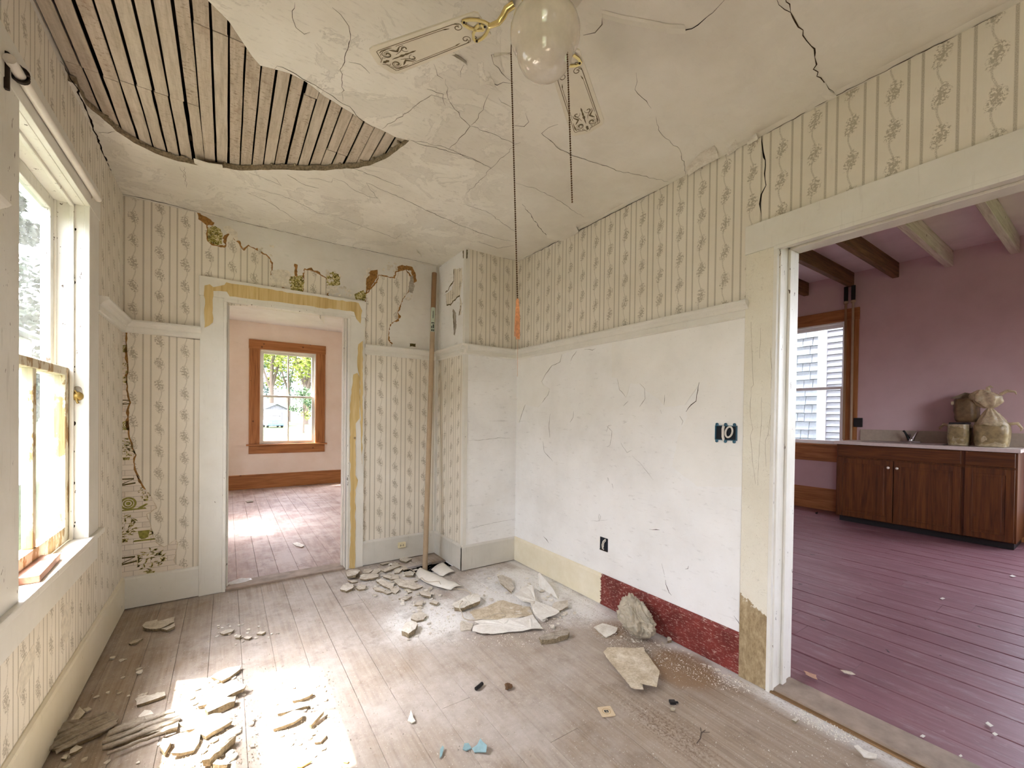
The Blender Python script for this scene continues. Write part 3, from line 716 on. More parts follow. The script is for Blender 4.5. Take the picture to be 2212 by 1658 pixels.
# cracks and lifted plaster
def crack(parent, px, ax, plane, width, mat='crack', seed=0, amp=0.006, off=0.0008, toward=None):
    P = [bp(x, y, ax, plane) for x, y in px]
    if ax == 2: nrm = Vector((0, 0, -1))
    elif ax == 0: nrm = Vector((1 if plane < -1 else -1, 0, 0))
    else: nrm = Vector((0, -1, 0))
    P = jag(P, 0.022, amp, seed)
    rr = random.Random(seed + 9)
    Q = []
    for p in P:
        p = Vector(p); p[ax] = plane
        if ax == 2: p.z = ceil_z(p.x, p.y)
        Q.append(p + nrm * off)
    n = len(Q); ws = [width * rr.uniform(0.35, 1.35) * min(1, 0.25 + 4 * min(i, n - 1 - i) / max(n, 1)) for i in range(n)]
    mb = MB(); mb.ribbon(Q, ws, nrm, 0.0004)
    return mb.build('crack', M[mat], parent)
S3 = 3.948
ck = [
 ([(1305, 30), (1350, 45), (1365, 54), (1408, 55), (1445, 65), (1480, 65), (1495, 62), (1540, 28), (1565, 0)], .0035, 'crack_dark'),
 ([(1678, 0), (1695, 22), (1708, 28), (1718, 48), (1735, 66), (1742, 88), (1752, 100), (1760, 125), (1764, 140), (1757, 150), (1783, 182), (1790, 193), (1805, 205)], .004, 'crack'),
 ([(1695, -10), (1706, 10), (1708, 28)], .0025, 'crack'),
 (crop(400, 260, S3, [(870, 460), (1030, 550), (1140, 575)]), .003, 'crack'),
 (crop(400, 260, S3, [(1545, 530), (1700, 600), (1900, 690), (2211, 830), (2500, 950), (2700, 1010), (2830, 1030)]), .003, 'crack'),
 (crop(400, 260, S3, [(1260, 490), (1350, 520), (1450, 600), (1560, 650), (1640, 665), (1570, 580), (1545, 535)]), .0016, 'crack'),
 (crop(400, 260, S3, [(530, 610), (700, 690), (960, 860)]), .0016, 'crack'),
 (crop(400, 260, S3, [(530, 560), (830, 640), (1050, 745), (1130, 790), (1300, 810)]), .0014, 'crack'),
 (crop(400, 260, S3, [(1310, 830), (1500, 900), (1800, 1010), (1840, 970)]), .0018, 'crack'),
 (crop(400, 260, S3, [(540, 440), (690, 500), (820, 555), (780, 500), (740, 480)]), .0014, 'crack'),
 (crop(400, 260, S3, [(1040, 490), (1080, 490), (1140, 495), (1250, 525), (1255, 490)]), .0014, 'crack'),
 (crop(780, 0, S3, [(430, 1195), (500, 1230), (720, 1280), (950, 1350), (1110, 1430)]), .002, 'crack'),
 (crop(780, 0, S3, [(180, 1100), (400, 960), (600, 810), (730, 840)]), .0016, 'crack'),
 (crop(780, 0, S3, [(720, 670), (740, 830), (800, 930), (930, 1070), (900, 1110), (740, 1290)]), .0018, 'crack'),
 (crop(780, 0, S3, [(1300, 1250), (1110, 1430), (1000, 1550), (900, 1640)]), .0018, 'crack'),
 (crop(780, 0, S3, [(940, 1070), (1100, 1130), (1310, 1230), (1360, 1215)]), .0016, 'crack'),
 (crop(780, 0, S3, [(1680, 1060), (1600, 1090), (1540, 1140), (1700, 1280), (1850, 1340), (2000, 1390), (2211, 1460), (2400, 1500), (2620, 1545)]), .0022, 'crack'),
 (crop(780, 0, S3, [(1280, 440), (1110, 460), (1130, 540), (1200, 620), (1300, 700)]), .0016, 'crack'),
 (crop(780, 0, S3, [(1020, 690), (1090, 690), (1160, 725), (1210, 700), (1300, 710)]), .002, 'crack_dark'),
 (crop(780, 0, S3, [(800, 455), (850, 480), (900, 520)]), .002, 'crack_dark'),
 (crop(780, 0, S3, [(620, 540), (650, 640), (700, 670)]), .0014, 'crack'),
 (crop(780, 0, S3, [(880, 540), (850, 600), (848, 660)]), .0018, 'crack'),
 (crop(780, 0, S3, [(1170, 830), (1195, 870), (1230, 885), (1300, 920)]), .0016, 'crack'),
 (crop(780, 0, S3, [(1400, 960), (1430, 1040), (1390, 1080), (1310, 1070)]), .002, 'crack'),
 (crop(780, 0, S3, [(1090, 800), (1060, 860), (1000, 1000), (940, 1060)]), .0013, 'crack'),
 (crop(780, 0, S3, [(870, 10), (920, 60), (1000, 180), (1010, 260), (960, 480), (920, 590), (950, 840)][:0] or [(720, 900), (700, 800), (560, 760)]), .0012, 'crack'),
 (crop(500, 0, S3, [(860, 50), (930, 110), (1000, 210), (1015, 290), (965, 480), (925, 590), (945, 700), (950, 860)]), .0018, 'crack'),
 (crop(500, 0, S3, [(540, 10), (520, 150), (550, 230), (620, 285), (670, 270)]), .0012, 'crack'),
 (crop(500, 0, S3, [(360, 590), (390, 555), (500, 600), (610, 670), (800, 780), (900, 850), (1010, 910), (1100, 1020), (1200, 1080), (1210, 1100)]), .0024, 'crack'),
 (crop(500, 0, S3, [(1000, 520), (1100, 540), (1180, 620)]), .0012, 'crack'),
 ([(1110, 395), (1150, 405), (1195, 425), (1240, 455), (1262, 468)], .0018, 'crack'),
 ([(1180, 400), (1215, 432), (1245, 470)][:0] or [(1128, 440), (1165, 490), (1180, 506), (1222, 515), (1232, 507), (1262, 489)], .0035, 'crack_dark'),
 (crop(1260, 0, S3, [(820, 1270), (860, 1400), (870, 1490)]), .0016, 'crack'),
 (crop(1260, 0, S3, [(450, 620), (460, 700), (440, 770), (500, 840), (580, 930)]), .0016, 'crack'),
 (crop(1260, 0, S3, [(620, 1000), (640, 1110), (700, 1180), (820, 1270)]), .0014, 'crack'),
 (crop(1260, 0, S3, [(0, 300), (100, 280), (160, 210), (160, 150)]), .0022, 'crack'),
 (crop(0, 0, S3, [(1530, 1420), (1570, 1490), (1590, 1600)]), .0016, 'crack'),
 (crop(0, 0, S3, [(840, 1130), (980, 1120)]), .0016, 'crack'),
 ([(398, 360), (402, 385), (400, 400)], .0014, 'crack'), ([(740, 355), (820, 384), (870, 405)], .0018, 'crack'),
 ([(880, 300), (960, 318), (1060, 362)], .0016, 'crack'), ([(1000, 440), (1050, 455), (1112, 498)], .0016, 'crack'),
 ([(1030, 520), (1075, 535), (1112, 528)], .0022, 'crack'),
]
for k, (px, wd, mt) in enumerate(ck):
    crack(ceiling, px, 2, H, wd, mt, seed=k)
def flap(px_hinge, px_tip, drop, mat='ceiling', parent=None):
    """a lifted scab of ceiling plaster: the hinge edge stays on the ceiling, the free edge hangs below it"""
    hg = [bp(x, y, 2, H - 0.001) for x, y in px_hinge]; tp = [bp(x, y, 2, H) - Vector((0, 0, drop * (0.7 + 0.6 * R_.random()))) for x, y in px_tip]
    n = len(hg); mid = [(a + b_) / 2 - Vector((0, 0, drop * 0.08)) + Vector((0, 0, drop * 0.3)) for a, b_ in zip(hg, tp)]
    vs = hg + mid + tp; vs2 = [p + Vector((0, 0, 0.0018)) for p in vs]
    fs = []
    for r0 in range(2):
        for i in range(n - 1): fs.append((r0 * n + i, r0 * n + i + 1, (r0 + 1) * n + i + 1, (r0 + 1) * n + i))
    m = len(vs); fs2 = [tuple(i + m for i in reversed(f)) for f in fs]
    rim = [(2 * n + i, 2 * n + i + 1, m + 2 * n + i + 1, m + 2 * n + i) for i in range(n - 1)]
    mb = MB(); mb.add(vs + vs2, fs + fs2 + rim, False)
    return mb.build('lifted_plaster', M[mat], parent or ceiling)
flap([(1296, 20), (1345, 33), (1398, 42), (1440, 52), (1478, 54)], [(1303, 35), (1352, 48), (1406, 57), (1446, 67), (1482, 66)], 0.010)
flap(crop(780, 0, S3, [(1090, 620), (1060, 600), (1000, 600)]), crop(780, 0, S3, [(1150, 720), (1085, 688), (1015, 690)]), 0.018)
flap(crop(780, 0, S3, [(760, 480), (800, 540), (860, 560)]), crop(780, 0, S3, [(805, 455), (850, 485), (905, 525)]), 0.015)
flap(crop(1260, 0, S3, [(1120, 1240), (1000, 1300), (880, 1430)]), crop(1260, 0, S3, [(1155, 1325), (1030, 1390), (895, 1480)]), 0.012, 'chunk_white')
flap(crop(1260, 0, S3, [(1300, 1190), (1260, 1240), (1210, 1280)]), crop(1260, 0, S3, [(1320, 1240), (1290, 1270), (1230, 1305)]), 0.012, 'chunk_white')
flap(crop(1260, 0, S3, [(1470, 1130), (1440, 1170), (1390, 1200)]), crop(1260, 0, S3, [(1490, 1160), (1450, 1190), (1400, 1225)]), 0.012, 'chunk_white')
flap(crop(1260, 0, S3, [(2150, 800), (2100, 780), (2060, 700)][::-1]), crop(1260, 0, S3, [(2160, 815), (2085, 840), (1960, 900)][::-1]), 0.008)
flap(crop(400, 260, S3, [(1970, 1100), (1990, 1130), (2010, 1140)]), crop(400, 260, S3, [(1980, 1100), (2000, 1120), (2018, 1155)]), 0.02, 'chunk_white')
flap([(1180, 500), (1205, 490), (1240, 480)], [(1182, 510), (1220, 518), (1250, 496)], 0.015)
flap(crop(780, 0, S3, [(1250, 470), (1200, 440), (1140, 430)]), crop(780, 0, S3, [(1290, 450), (1230, 445), (1130, 460)]), 0.012)
flap([(418, 342), (450, 352), (480, 356)], [(420, 350), (448, 364), (482, 366)], 0.006)
# ceiling meets the walls: open joints
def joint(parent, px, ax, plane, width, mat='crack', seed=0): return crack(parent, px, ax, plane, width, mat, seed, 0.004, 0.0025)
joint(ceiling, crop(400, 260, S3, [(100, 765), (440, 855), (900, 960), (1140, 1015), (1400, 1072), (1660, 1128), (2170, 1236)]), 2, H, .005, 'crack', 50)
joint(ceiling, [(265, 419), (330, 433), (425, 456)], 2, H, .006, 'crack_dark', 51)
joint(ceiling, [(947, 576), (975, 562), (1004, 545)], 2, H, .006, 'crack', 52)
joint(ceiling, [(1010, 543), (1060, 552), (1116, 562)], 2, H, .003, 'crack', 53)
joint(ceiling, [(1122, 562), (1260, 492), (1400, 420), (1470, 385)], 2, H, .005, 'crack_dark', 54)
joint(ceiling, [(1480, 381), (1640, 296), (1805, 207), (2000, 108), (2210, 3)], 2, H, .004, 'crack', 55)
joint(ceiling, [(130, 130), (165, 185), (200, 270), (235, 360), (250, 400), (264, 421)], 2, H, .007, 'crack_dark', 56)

# ------------------------------------------------------------------ floors: every board is a piece
def floor_of_boards(name, x0, x1, y0, y1, first, pitch, mat, piece, gap=0.0028, seams=(), thick=0.02, z=0.0, var=0.0008, cutouts=(), base_z=-0.16, bev=0.0012):
    mb = MB(); mb.box((x0, y0, z + base_z), (x1, y1, z + base_z + 0.06)); fl = mb.build(name, M['attic'], **ST)
    xs = [x0]; x = first
    while x - pitch > x0 + 0.02: x -= pitch
    while x < x1 - 0.02:
        if x > x0 + 0.02: xs.append(x)
        x += pitch
    xs.append(x1)
    rr = random.Random(len(xs) * 7 + 1)
    for i in range(len(xs) - 1):
        ys = [y0]
        while ys[-1] < y1 - 1.2:
            nx = ys[-1] + rr.uniform(1.6, 4.2)
            if nx > y1 - 0.5: break
            ys.append(nx)
        ys.append(y1)
        for a, c in zip(ys, ys[1:]):
            runs = [(a, c)]
            for (cx0, cx1, cy0, cy1) in cutouts:
                if xs[i] < cx1 and xs[i + 1] > cx0:
                    nr = []
                    for (p, q) in runs:
                        if q <= cy0 or p >= cy1: nr.append((p, q)); continue
                        if p < cy0: nr.append((p, cy0 + rr.uniform(-.03, .03)))
                        if q > cy1: nr.append((cy1 + rr.uniform(-.02, .02), q))
                    runs = nr
            for p, q in runs:
                if q - p < 0.02: continue
                t = z - rr.uniform(0, var * 2); tl = rr.uniform(-var, var)
                g2 = gap / 2 * rr.choice((.25, .6, 1.0, 1.7)); b = bev
                X0, X1, Y0, Y1 = xs[i] + g2, xs[i + 1] - g2, p + 0.0006, q - 0.0006
                vs = [(X0, Y0, z - thick), (X1, Y0, z - thick), (X1, Y1, z - thick), (X0, Y1, z - thick),
                      (X0, Y0, t - b), (X1, Y0, t - b), (X1, Y1, t - b), (X0, Y1, t - b),
                      (X0 + b, Y0, t), (X1 - b, Y0, t + tl), (X1 - b, Y1, t + tl), (X0 + b, Y1, t)]
                fs = [(0, 1, 5, 4), (1, 2, 6, 5), (2, 3, 7, 6), (3, 0, 4, 7), (4, 5, 9, 8), (5, 6, 10, 9), (6, 7, 11, 10), (7, 4, 8, 11), (8, 9, 10, 11), (3, 2, 1, 0)]
                m = MB(); m.add(vs, fs); m.build(piece, mat, fl)
    return fl
PIPE_HOLE = (-0.86, -0.64, 0.33, 0.53)
floor = floor_of_boards('floor', XL, 0.0, YR, YB, -0.92, 0.139, M['floor'], 'floorboard', gap=0.0017, cutouts=(PIPE_HOLE,))
floor_kitchen = floor_of_boards('floor_kitchen', 0.16, KX, YR, 0.75, 0.288, 0.1885, M['kitchen_floor'], 'floor_plank', gap=0.008, var=0.0012, bev=.002)
floor_back = floor_of_boards('floor_back_room', XL, 1.2, YB + 0.14, BY, -0.92, 0.139, M['back_floor'], 'floorboard', gap=0.002)
# thresholds
b = MB(); b.box((0.0, D2[0], -0.02), (0.16, D2[1] - 0.0, 0.016)); b.build('trim_doorway_threshold', M['threshold'], bevel=0.004, **ST)
b = MB(); b.box((-0.022, D2[0], -0.02), (0.0, D2[1] + 0.01, 0.006)); b.build('trim_threshold_strip', mat_wood('brown_threshold_strip', srgb(104, 76, 48), srgb(128, 98, 64), srgb(150, 118, 82), 1, 0.6), bevel=0.002, **ST)
b = MB(); b.box((D1[0], YB - 0.012, -0.02), (D1[1], YB + 0.14, 0.014)); b.build('trim_back_threshold', M['threshold'], bevel=0.004, **ST)
# ------------------------------------------------------------------ wallpaper, torn layers and wall paint
def sheet(name, parent, ax, plane, px, mat, off=0.0, th=0.0012, jagp=None, seed=0, side=None, **kw):
    """thin layer on a wall, outlined from the photograph"""
    P = [bp(x, y, ax, plane) for x, y in px]
    if jagp: P = jag(P, jagp[0], jagp[1], seed, closed=True, edges=kw.pop('edges', None))
    nrm = side or {1: Vector((0, -1, 0)), 0: Vector((1 if plane < -1 else -1, 0, 0)), 2: Vector((0, 0, 1))}[ax]
    Q = []
    for p in P:
        p = Vector(p); p[ax] = plane; Q.append(p + nrm * off)
    mb = MB(); mb.prism(Q, nrm * th)
    return mb.build(name, M[mat], parent, **kw)
S7 = 3.948
edge_a = crop(400, 420, S7, [(100, 155), (112, 212), (180, 262), (187, 395), (225, 432), (335, 455), (352, 430), (360, 365), (380, 335), (410, 372), (450, 410), (500, 480), (540, 440), (600, 470), (700, 530), (725, 555), (735, 620), (725, 720), (740, 760), (800, 785), (860, 800)])
edge_b = crop(400, 420, S7, [(1008, 850), (1015, 720), (1020, 640), (1090, 655), (1140, 680), (1200, 715), (1207, 780), (1205, 870)])
edge_c = crop(400, 420, S7, [(1535, 920), (1545, 850), (1600, 790), (1640, 750), (1650, 690), (1700, 700), (1790, 718), (1800, 662), (1880, 640), (1920, 700), (1908, 760), (1900, 830), (1862, 880), (1840, 925), (1810, 1000), (1815, 1060), (1745, 1110), (1735, 1180), (1730, 1240), (1765, 1280)])
def paper(px_torn, px_rest, seed):
    """outline of one wallpaper piece: torn run shaken, the rest straight"""
    T = jag([bp(x, y, 1, YB) for x, y in px_torn], 0.012, 0.004, seed)
    return T, T + [bp(x, y, 1, YB) for x, y in px_rest]
for seed, (torn, rest) in enumerate([
        (edge_a, [(625, 660), (440, 660), (440, 735), (263, 715), (262, 420), (330, 433)]),
        (edge_b, [(700, 700)]),
        (edge_c, [(840, 760), (780, 760), (775, 660)])]):
    T, P = paper(torn, rest, seed + 20)
    P = [Vector((p.x, YB - 0.0008, p.z)) for p in P]
    mb = MB(); mb.prism(P, (0, -0.0012, 0)); mb.build('wallpaper', M['paper_back'], wall_back)
    rr = random.Random(seed); n = len(T)
    ws = [rr.uniform(0.010, 0.036) * (0.5 + 1.1 * abs(mnoise.noise(Vector((i * .13, seed * 5, 0))) * 2)) for i in range(n)]
    mb = MB(); mb.ribbon([Vector((p.x + rr.uniform(-.003, .003), YB, p.z + 0.003 + rr.uniform(-.003, .004))) for p in T], ws, (0, -1, 0), 0.0008)
    mb.build('torn_backing_paper', M['brown_paper'], wall_back)
# old printed layers showing through, brown edges, curled white scraps
for k, (px, mt) in enumerate([
        ([(190, 290), (230, 265), (300, 290), (318, 330), (315, 420), (270, 432), (200, 405)], 'print_leaf'),
        ([(100, 160), (180, 190), (250, 240), (240, 262), (185, 262), (120, 212)], 'brown_paper'),
        ([(320, 275), (380, 270), (440, 320), (455, 390), (430, 400), (395, 345), (360, 330)], 'torn_white'),
        ([(735, 650), (800, 640), (880, 650), (930, 720), (900, 810), (740, 765), (728, 710)], 'torn_white'),
        ([(895, 700), (1000, 690), (1018, 740), (1005, 830), (900, 812), (885, 760)], 'print_leaf'),
        ([(930, 590), (960, 600), (955, 700), (935, 695)], 'brown_paper'),
        ([(1205, 690), (1260, 655), (1320, 690), (1320, 770), (1260, 780), (1208, 770)], 'print_leaf'),
        ([(1210, 775), (1300, 785), (1310, 840), (1200, 840)], 'torn_white'),
        ([(1440, 850), (1520, 815), (1545, 850), (1530, 905), (1450, 890)], 'print_leaf'),
        ([(1545, 690), (1580, 650), (1640, 640), (1640, 700), (1580, 800), (1540, 830)], 'brown_paper'),
        ([(1790, 620), (1850, 600), (1940, 620), (1960, 680), (1930, 650), (1870, 640), (1800, 665)], 'brown_paper'),
        ([(1905, 700), (1945, 690), (1955, 790), (1940, 840), (1905, 830)], 'chunk_grey'),
        ([(1925, 640), (1960, 660), (1975, 740), (1945, 760), (1935, 690)], 'brown_paper'),
        ([(1915, 1270), (1965, 1270), (1965, 1298), (1915, 1296)], 'print_dark'),
        ([(2135, 920), (2165, 930), (2165, 1290), (2140, 1290)], 'brown_paper'),
        ([(1545, 640), (1570, 625), (1570, 690), (1540, 705)], 'torn_white'),
        ([(80, 1530), (118, 1520), (118, 1640), (90, 1640)], 'brown_paper'),
        ([(2135, 980), (2165, 990), (2160, 1050), (2140, 1060)], 'torn_white')]):
    sheet({'print_leaf': 'old_printed_paper', 'brown_paper': 'torn_backing_paper', 'torn_white': 'torn_paper_layer'}.get(mt, 'bare_patch'), wall_back, 1, YB, crop(400, 420, S7, px), mt, off=0.0002 + 0.00015 * (k % 3), th=0.0012, jagp=(0.012, 0.004), seed=k + 60)
def scraps(parent, ax, plane, px_box, n, seed, size=0.022, mat='torn_white', s=S7, o=(400, 420)):
    """curled scraps of paper standing off the wall"""
    rr = random.Random(seed); mb = MB(); x0, y0, x1, y1 = px_box
    nrm = {1: Vector((0, -1, 0)), 0: Vector((1 if plane < -1 else -1, 0, 0))}[ax]
    for k in range(n):
        c = bp(o[0] + rr.uniform(x0, x1) / s, o[1] + rr.uniform(y0, y1) / s, ax, plane)
        m = rr.randint(5, 7); w = size * rr.uniform(.5, 1.1); tl = rr.uniform(-.5, .5); vs = []
        for q in range(m):
            a = 2 * math.pi * q / m + rr.uniform(-.3, .3); r_ = w * rr.uniform(.4, .8)
            u, v = r_ * math.cos(a), r_ * math.sin(a)
            d = 0.002 + max(0, (u * math.cos(tl * 6) + v * math.sin(tl * 6))) * rr.uniform(0.3, 0.75)
            vs.append(c + nrm * d + (Vector((u, 0, v)) if ax == 1 else Vector((0, u, v))))
        mb.prism(vs, nrm * 0.0008)
    return mb.build('curled_paper_scraps', M[mat], parent, kind='stuff')
for k, (bx, n) in enumerate([((590, 425, 750, 520), 9), ((730, 650, 900, 780), 14), ((1200, 640, 1345, 700), 9), ((1310, 790, 1440, 860), 10), ((1640, 580, 1830, 660), 14), ((1860, 840, 1965, 920), 8), ((1535, 640, 1575, 700), 3), ((1210, 700, 1320, 840), 6)]):
    scraps(wall_back, 1, YB, bx, n, 80 + k)
# lower left of the back wall: striped paper torn away from an older brick print
sheet('old_wallpaper', wall_back, 1, YB, [(262, 705), (440, 725), (440, 1270), (262, 1290)], 'oldpaper', off=0.0, th=0.0006)
torn_l = crop(0, 700, 4.608, [(1275, 40), (1262, 180), (1270, 300), (1280, 420), (1268, 580), (1285, 720), (1305, 780), (1283, 850), (1290, 1090), (1310, 1160), (1340, 1260), (1360, 1300), (1340, 1370), (1370, 1480), (1400, 1540)]) + crop(0, 1020, S7, [(1170, 20), (1230, 120), (1290, 200), (1342, 305), (1255, 355), (1290, 450), (1330, 590), (1400, 632), (1500, 570), (1520, 600), (1500, 680), (1490, 770), (1555, 805)])
T = jag([bp(x, y, 1, YB) for x, y in torn_l], 0.02, 0.003, 33)
P = [Vector((p.x, YB - 0.0008, p.z)) for p in T + [bp(432, 1225, 1, YB), bp(440, 720, 1, YB)]]
mb = MB(); mb.prism(P, (0, -0.0012, 0)); mb.build('wallpaper', M['paper_back'], wall_back)
mb = MB(); rr = random.Random(8); h = int(len(T) * 0.62)
mb.ribbon([Vector((p.x - 0.003, YB - 0.0005, p.z)) for p in T[:h]], [rr.uniform(.006, .03) * (.4 + 1.2 * abs(mnoise.noise(Vector((q * .21, 3, 0))) * 2)) for q in range(h)], (0, -1, 0), 0.0006)
mb.build('torn_backing_paper', M['brown_paper'], wall_back)
mb = MB(); mb.ribbon([Vector((p.x - 0.001, YB - 0.0005, p.z)) for p in T[h:]], [rr.uniform(.003, .012) * (rr.random() < .8) + .002 for _ in T[h:]], (0, -1, 0), 0.0006)
mb.build('torn_backing_paper', M['paper_tan'], wall_back)
def prints(cx, cy, kind, s, seed):
    """motifs of the old paper: flat print, in wall metres about a pixel"""
    c = bp(cx, cy, 1, YB); y = YB - 0.0009; rr = random.Random(seed); mb = MB(); mt = 'print_green'
    def poly(pts): mb.prism([Vector((c.x + u * s, y, c.z + v * s)) for u, v in pts], (0, -0.0002, 0))
    if kind == 'plant':
        mt = 'print_leaf'; mb2 = []
        for k in range(46):
            a = rr.uniform(0, 6.28); r_ = rr.uniform(0, 1) ** .5; u, v = r_ * math.cos(a) * .9, r_ * math.sin(a); t = rr.uniform(0, 3.14); l, w_ = rr.uniform(.14, .28), .06
            poly([(u + l * math.cos(t), v + l * math.sin(t)), (u - w_ * math.sin(t), v + w_ * math.cos(t)), (u - l * math.cos(t), v - l * math.sin(t)), (u + w_ * math.sin(t), v - w_ * math.cos(t))])
        poly([(-.3, -1.0), (.3, -1.0), (.22, -1.3), (-.22, -1.3)])
    elif kind == 'plate':
        for r0, r1 in ((1.0, .72), (.62, .42), (.28, 0.02)):
            for k in range(18):
                a, b_ = 6.283 * k / 18, 6.283 * (k + 1) / 18
                poly([(r0 * math.cos(a), r0 * math.sin(a)), (r0 * math.cos(b_), r0 * math.sin(b_)), (r1 * math.cos(b_), r1 * math.sin(b_)), (r1 * math.cos(a), r1 * math.sin(a))])
        poly([(-1.2, -1.15), (2.2, -1.05), (2.0, -.8), (-1.0, -.95)])
        poly([(1.1, -.8), (2.1, -.2), (2.4, -.3), (1.6, -.9)])
    elif kind == 'cup':
        poly([(-.6, .6), (.6, .6), (.42, -.3), (.1, -.5), (-.25, -.5), (-.45, -.25)])
        poly([(-1.1, -.75), (1.5, -.75), (1.3, -.55), (-.9, -.55)])
        poly([(.62, .5), (.95, .3), (.9, .0), (.5, -.15), (.52, 0), (.75, .1), (.75, .25), (.6, .3)])
    elif kind == 'dish':
        mt = 'print_dark'
        poly([(-1, .55), (1, .55), (1, .3), (-1, .35)]); poly([(-1, -.5), (1.2, -.15), (1.2, -.4), (-1, -.75)]); poly([(.9, .3), (1, .4), (-.6, -.5), (-.9, -.45)])
    mb.build('printed_motif', M[mt], wall_back)
for k, (cx, cy, kd, s) in enumerate([(267, 752, 'plate', .018), (268, 803, 'plant', .045), (267, 868, 'dish', .022), (269, 918, 'plate', .022), (269, 967, 'plant', .05), (268, 1040, 'dish', .032), (311, 1063, 'plant', .035), (273, 1087, 'plate', .034), (268, 1138, 'plant', .062), (307, 1155, 'cup', .042), (269, 1210, 'dish', .035), (325, 1208, 'plant', .065)]):
    prints(cx + (4 if s < .06 else 0), cy, kd, s * 1.2, k)
# the other papered surfaces
def thin(name, parent, a, b_, mat): mb = MB(); mb.box(a, b_); return mb.build(name, M[mat], parent)
thin('wallpaper', wall_back, (-1.20, YB - .0016, .12), (XC, YB, 1.80), 'paper_back')
mbw = MB()
for (a, b_, c, d) in ((W1[1] + .06, YB, 0.1, H), (YR, WH[0] - .06, .1, H), (WH[1] + .06, W1[0] - .06, .1, H), (W1[0] - .06, W1[1] + .06, .1, .60), (W1[0] - .06, W1[1] + .06, 2.30, H), (WH[0] - .06, WH[1] + .06, .1, .60), (WH[0] - .06, WH[1] + .06, 2.3, H)):
    mbw.box((XL, a, c), (XL + .0016, b_, d))
mbw.build('wallpaper', M['paper_left'], wall_left)
thin('wallpaper', wall_right, (-.0016, D2[1] + .06, 1.80), (0, YC, H + .01), 'paper_right')
thin('wallpaper', wall_right, (-.0016, YR, 2.12), (0, D2[1] + .06, H + .01), 'paper_right')
thin('wallpaper', wall_alcove, (XC + .03, YC - .0016, 1.80), (-.0005, YC, H + .01), 'paper_back')
thin('wallpaper', wall_alcove, (XC - .0016, YC + .03, .12), (XC, YB - .001, 1.80), 'paper_right')
S8 = 5.181
for k, (px, mt) in enumerate([
        ([(520, 415), (560, 420), (615, 400), (612, 560), (590, 715), (545, 745), (505, 800), (480, 825), (440, 830), (428, 700), (500, 650), (520, 560)], 'paper_right'),
        ([(510, 865), (545, 905), (548, 1060), (533, 1165), (518, 1000)], 'chunk_grey'), ([(590, 720), (612, 800), (600, 930), (578, 930), (590, 830)], 'paper_right')]):
    sheet('wallpaper' if mt != 'chunk_grey' else 'bare_patch', wall_alcove, 0, XC, crop(880, 500, S8, px), mt, th=.0014, jagp=(.012, .005), seed=90 + k, side=Vector((-1, 0, 0)))
mb = MB(); rr = random.Random(2)
for a, b_ in (((430, 690), (515, 560)), ((520, 560), (522, 420)), ((440, 830), (500, 815)), ((500, 800), (590, 712)), ((580, 940), (600, 830)), ((525, 1150), (512, 880))):
    P = [bp(880 + (a[0] + (b_[0] - a[0]) * t / 8) / S8, 500 + (a[1] + (b_[1] - a[1]) * t / 8) / S8, 0, XC) + Vector((-.0014, 0, rr.uniform(-.008, .008))) for t in range(9)]
    mb.ribbon(P, [rr.uniform(.004, .014) for _ in P], (-1, 0, 0), .0008)
mb.build('torn_backing_paper', M['print_dark'], wall_alcove)
sheet('torn_backing_paper', wall_alcove, 0, XC, crop(880, 500, S8, [(622, 215), (675, 205), (670, 300), (625, 300)]), 'print_dark', th=.002, jagp=(.01, .004), seed=7, side=Vector((-1, 0, 0)))
# spackled patches on the left wall paper
for k, px in enumerate([crop(0, 700, 4.608, [(960, 85), (990, 110), (996, 240), (985, 340), (960, 362), (945, 300), (944, 150)]), crop(0, 700, 4.608, [(1130, 162), (1150, 230), (1152, 330), (1140, 382), (1112, 330), (1106, 250)]),
        crop(0, 1300, 4.608, [(640, 20), (690, 0), (708, 120), (700, 280), (658, 415), (618, 350), (608, 220)]), crop(0, 1300, 4.608, [(330, 420), (355, 520), (330, 640), (300, 740), (180, 960), (165, 900), (190, 690), (210, 620)])]):
    sheet('spackle_patch', wall_left, 0, XL + .0016, px, 'torn_white', th=.0008, jagp=(.02, .002), seed=k)
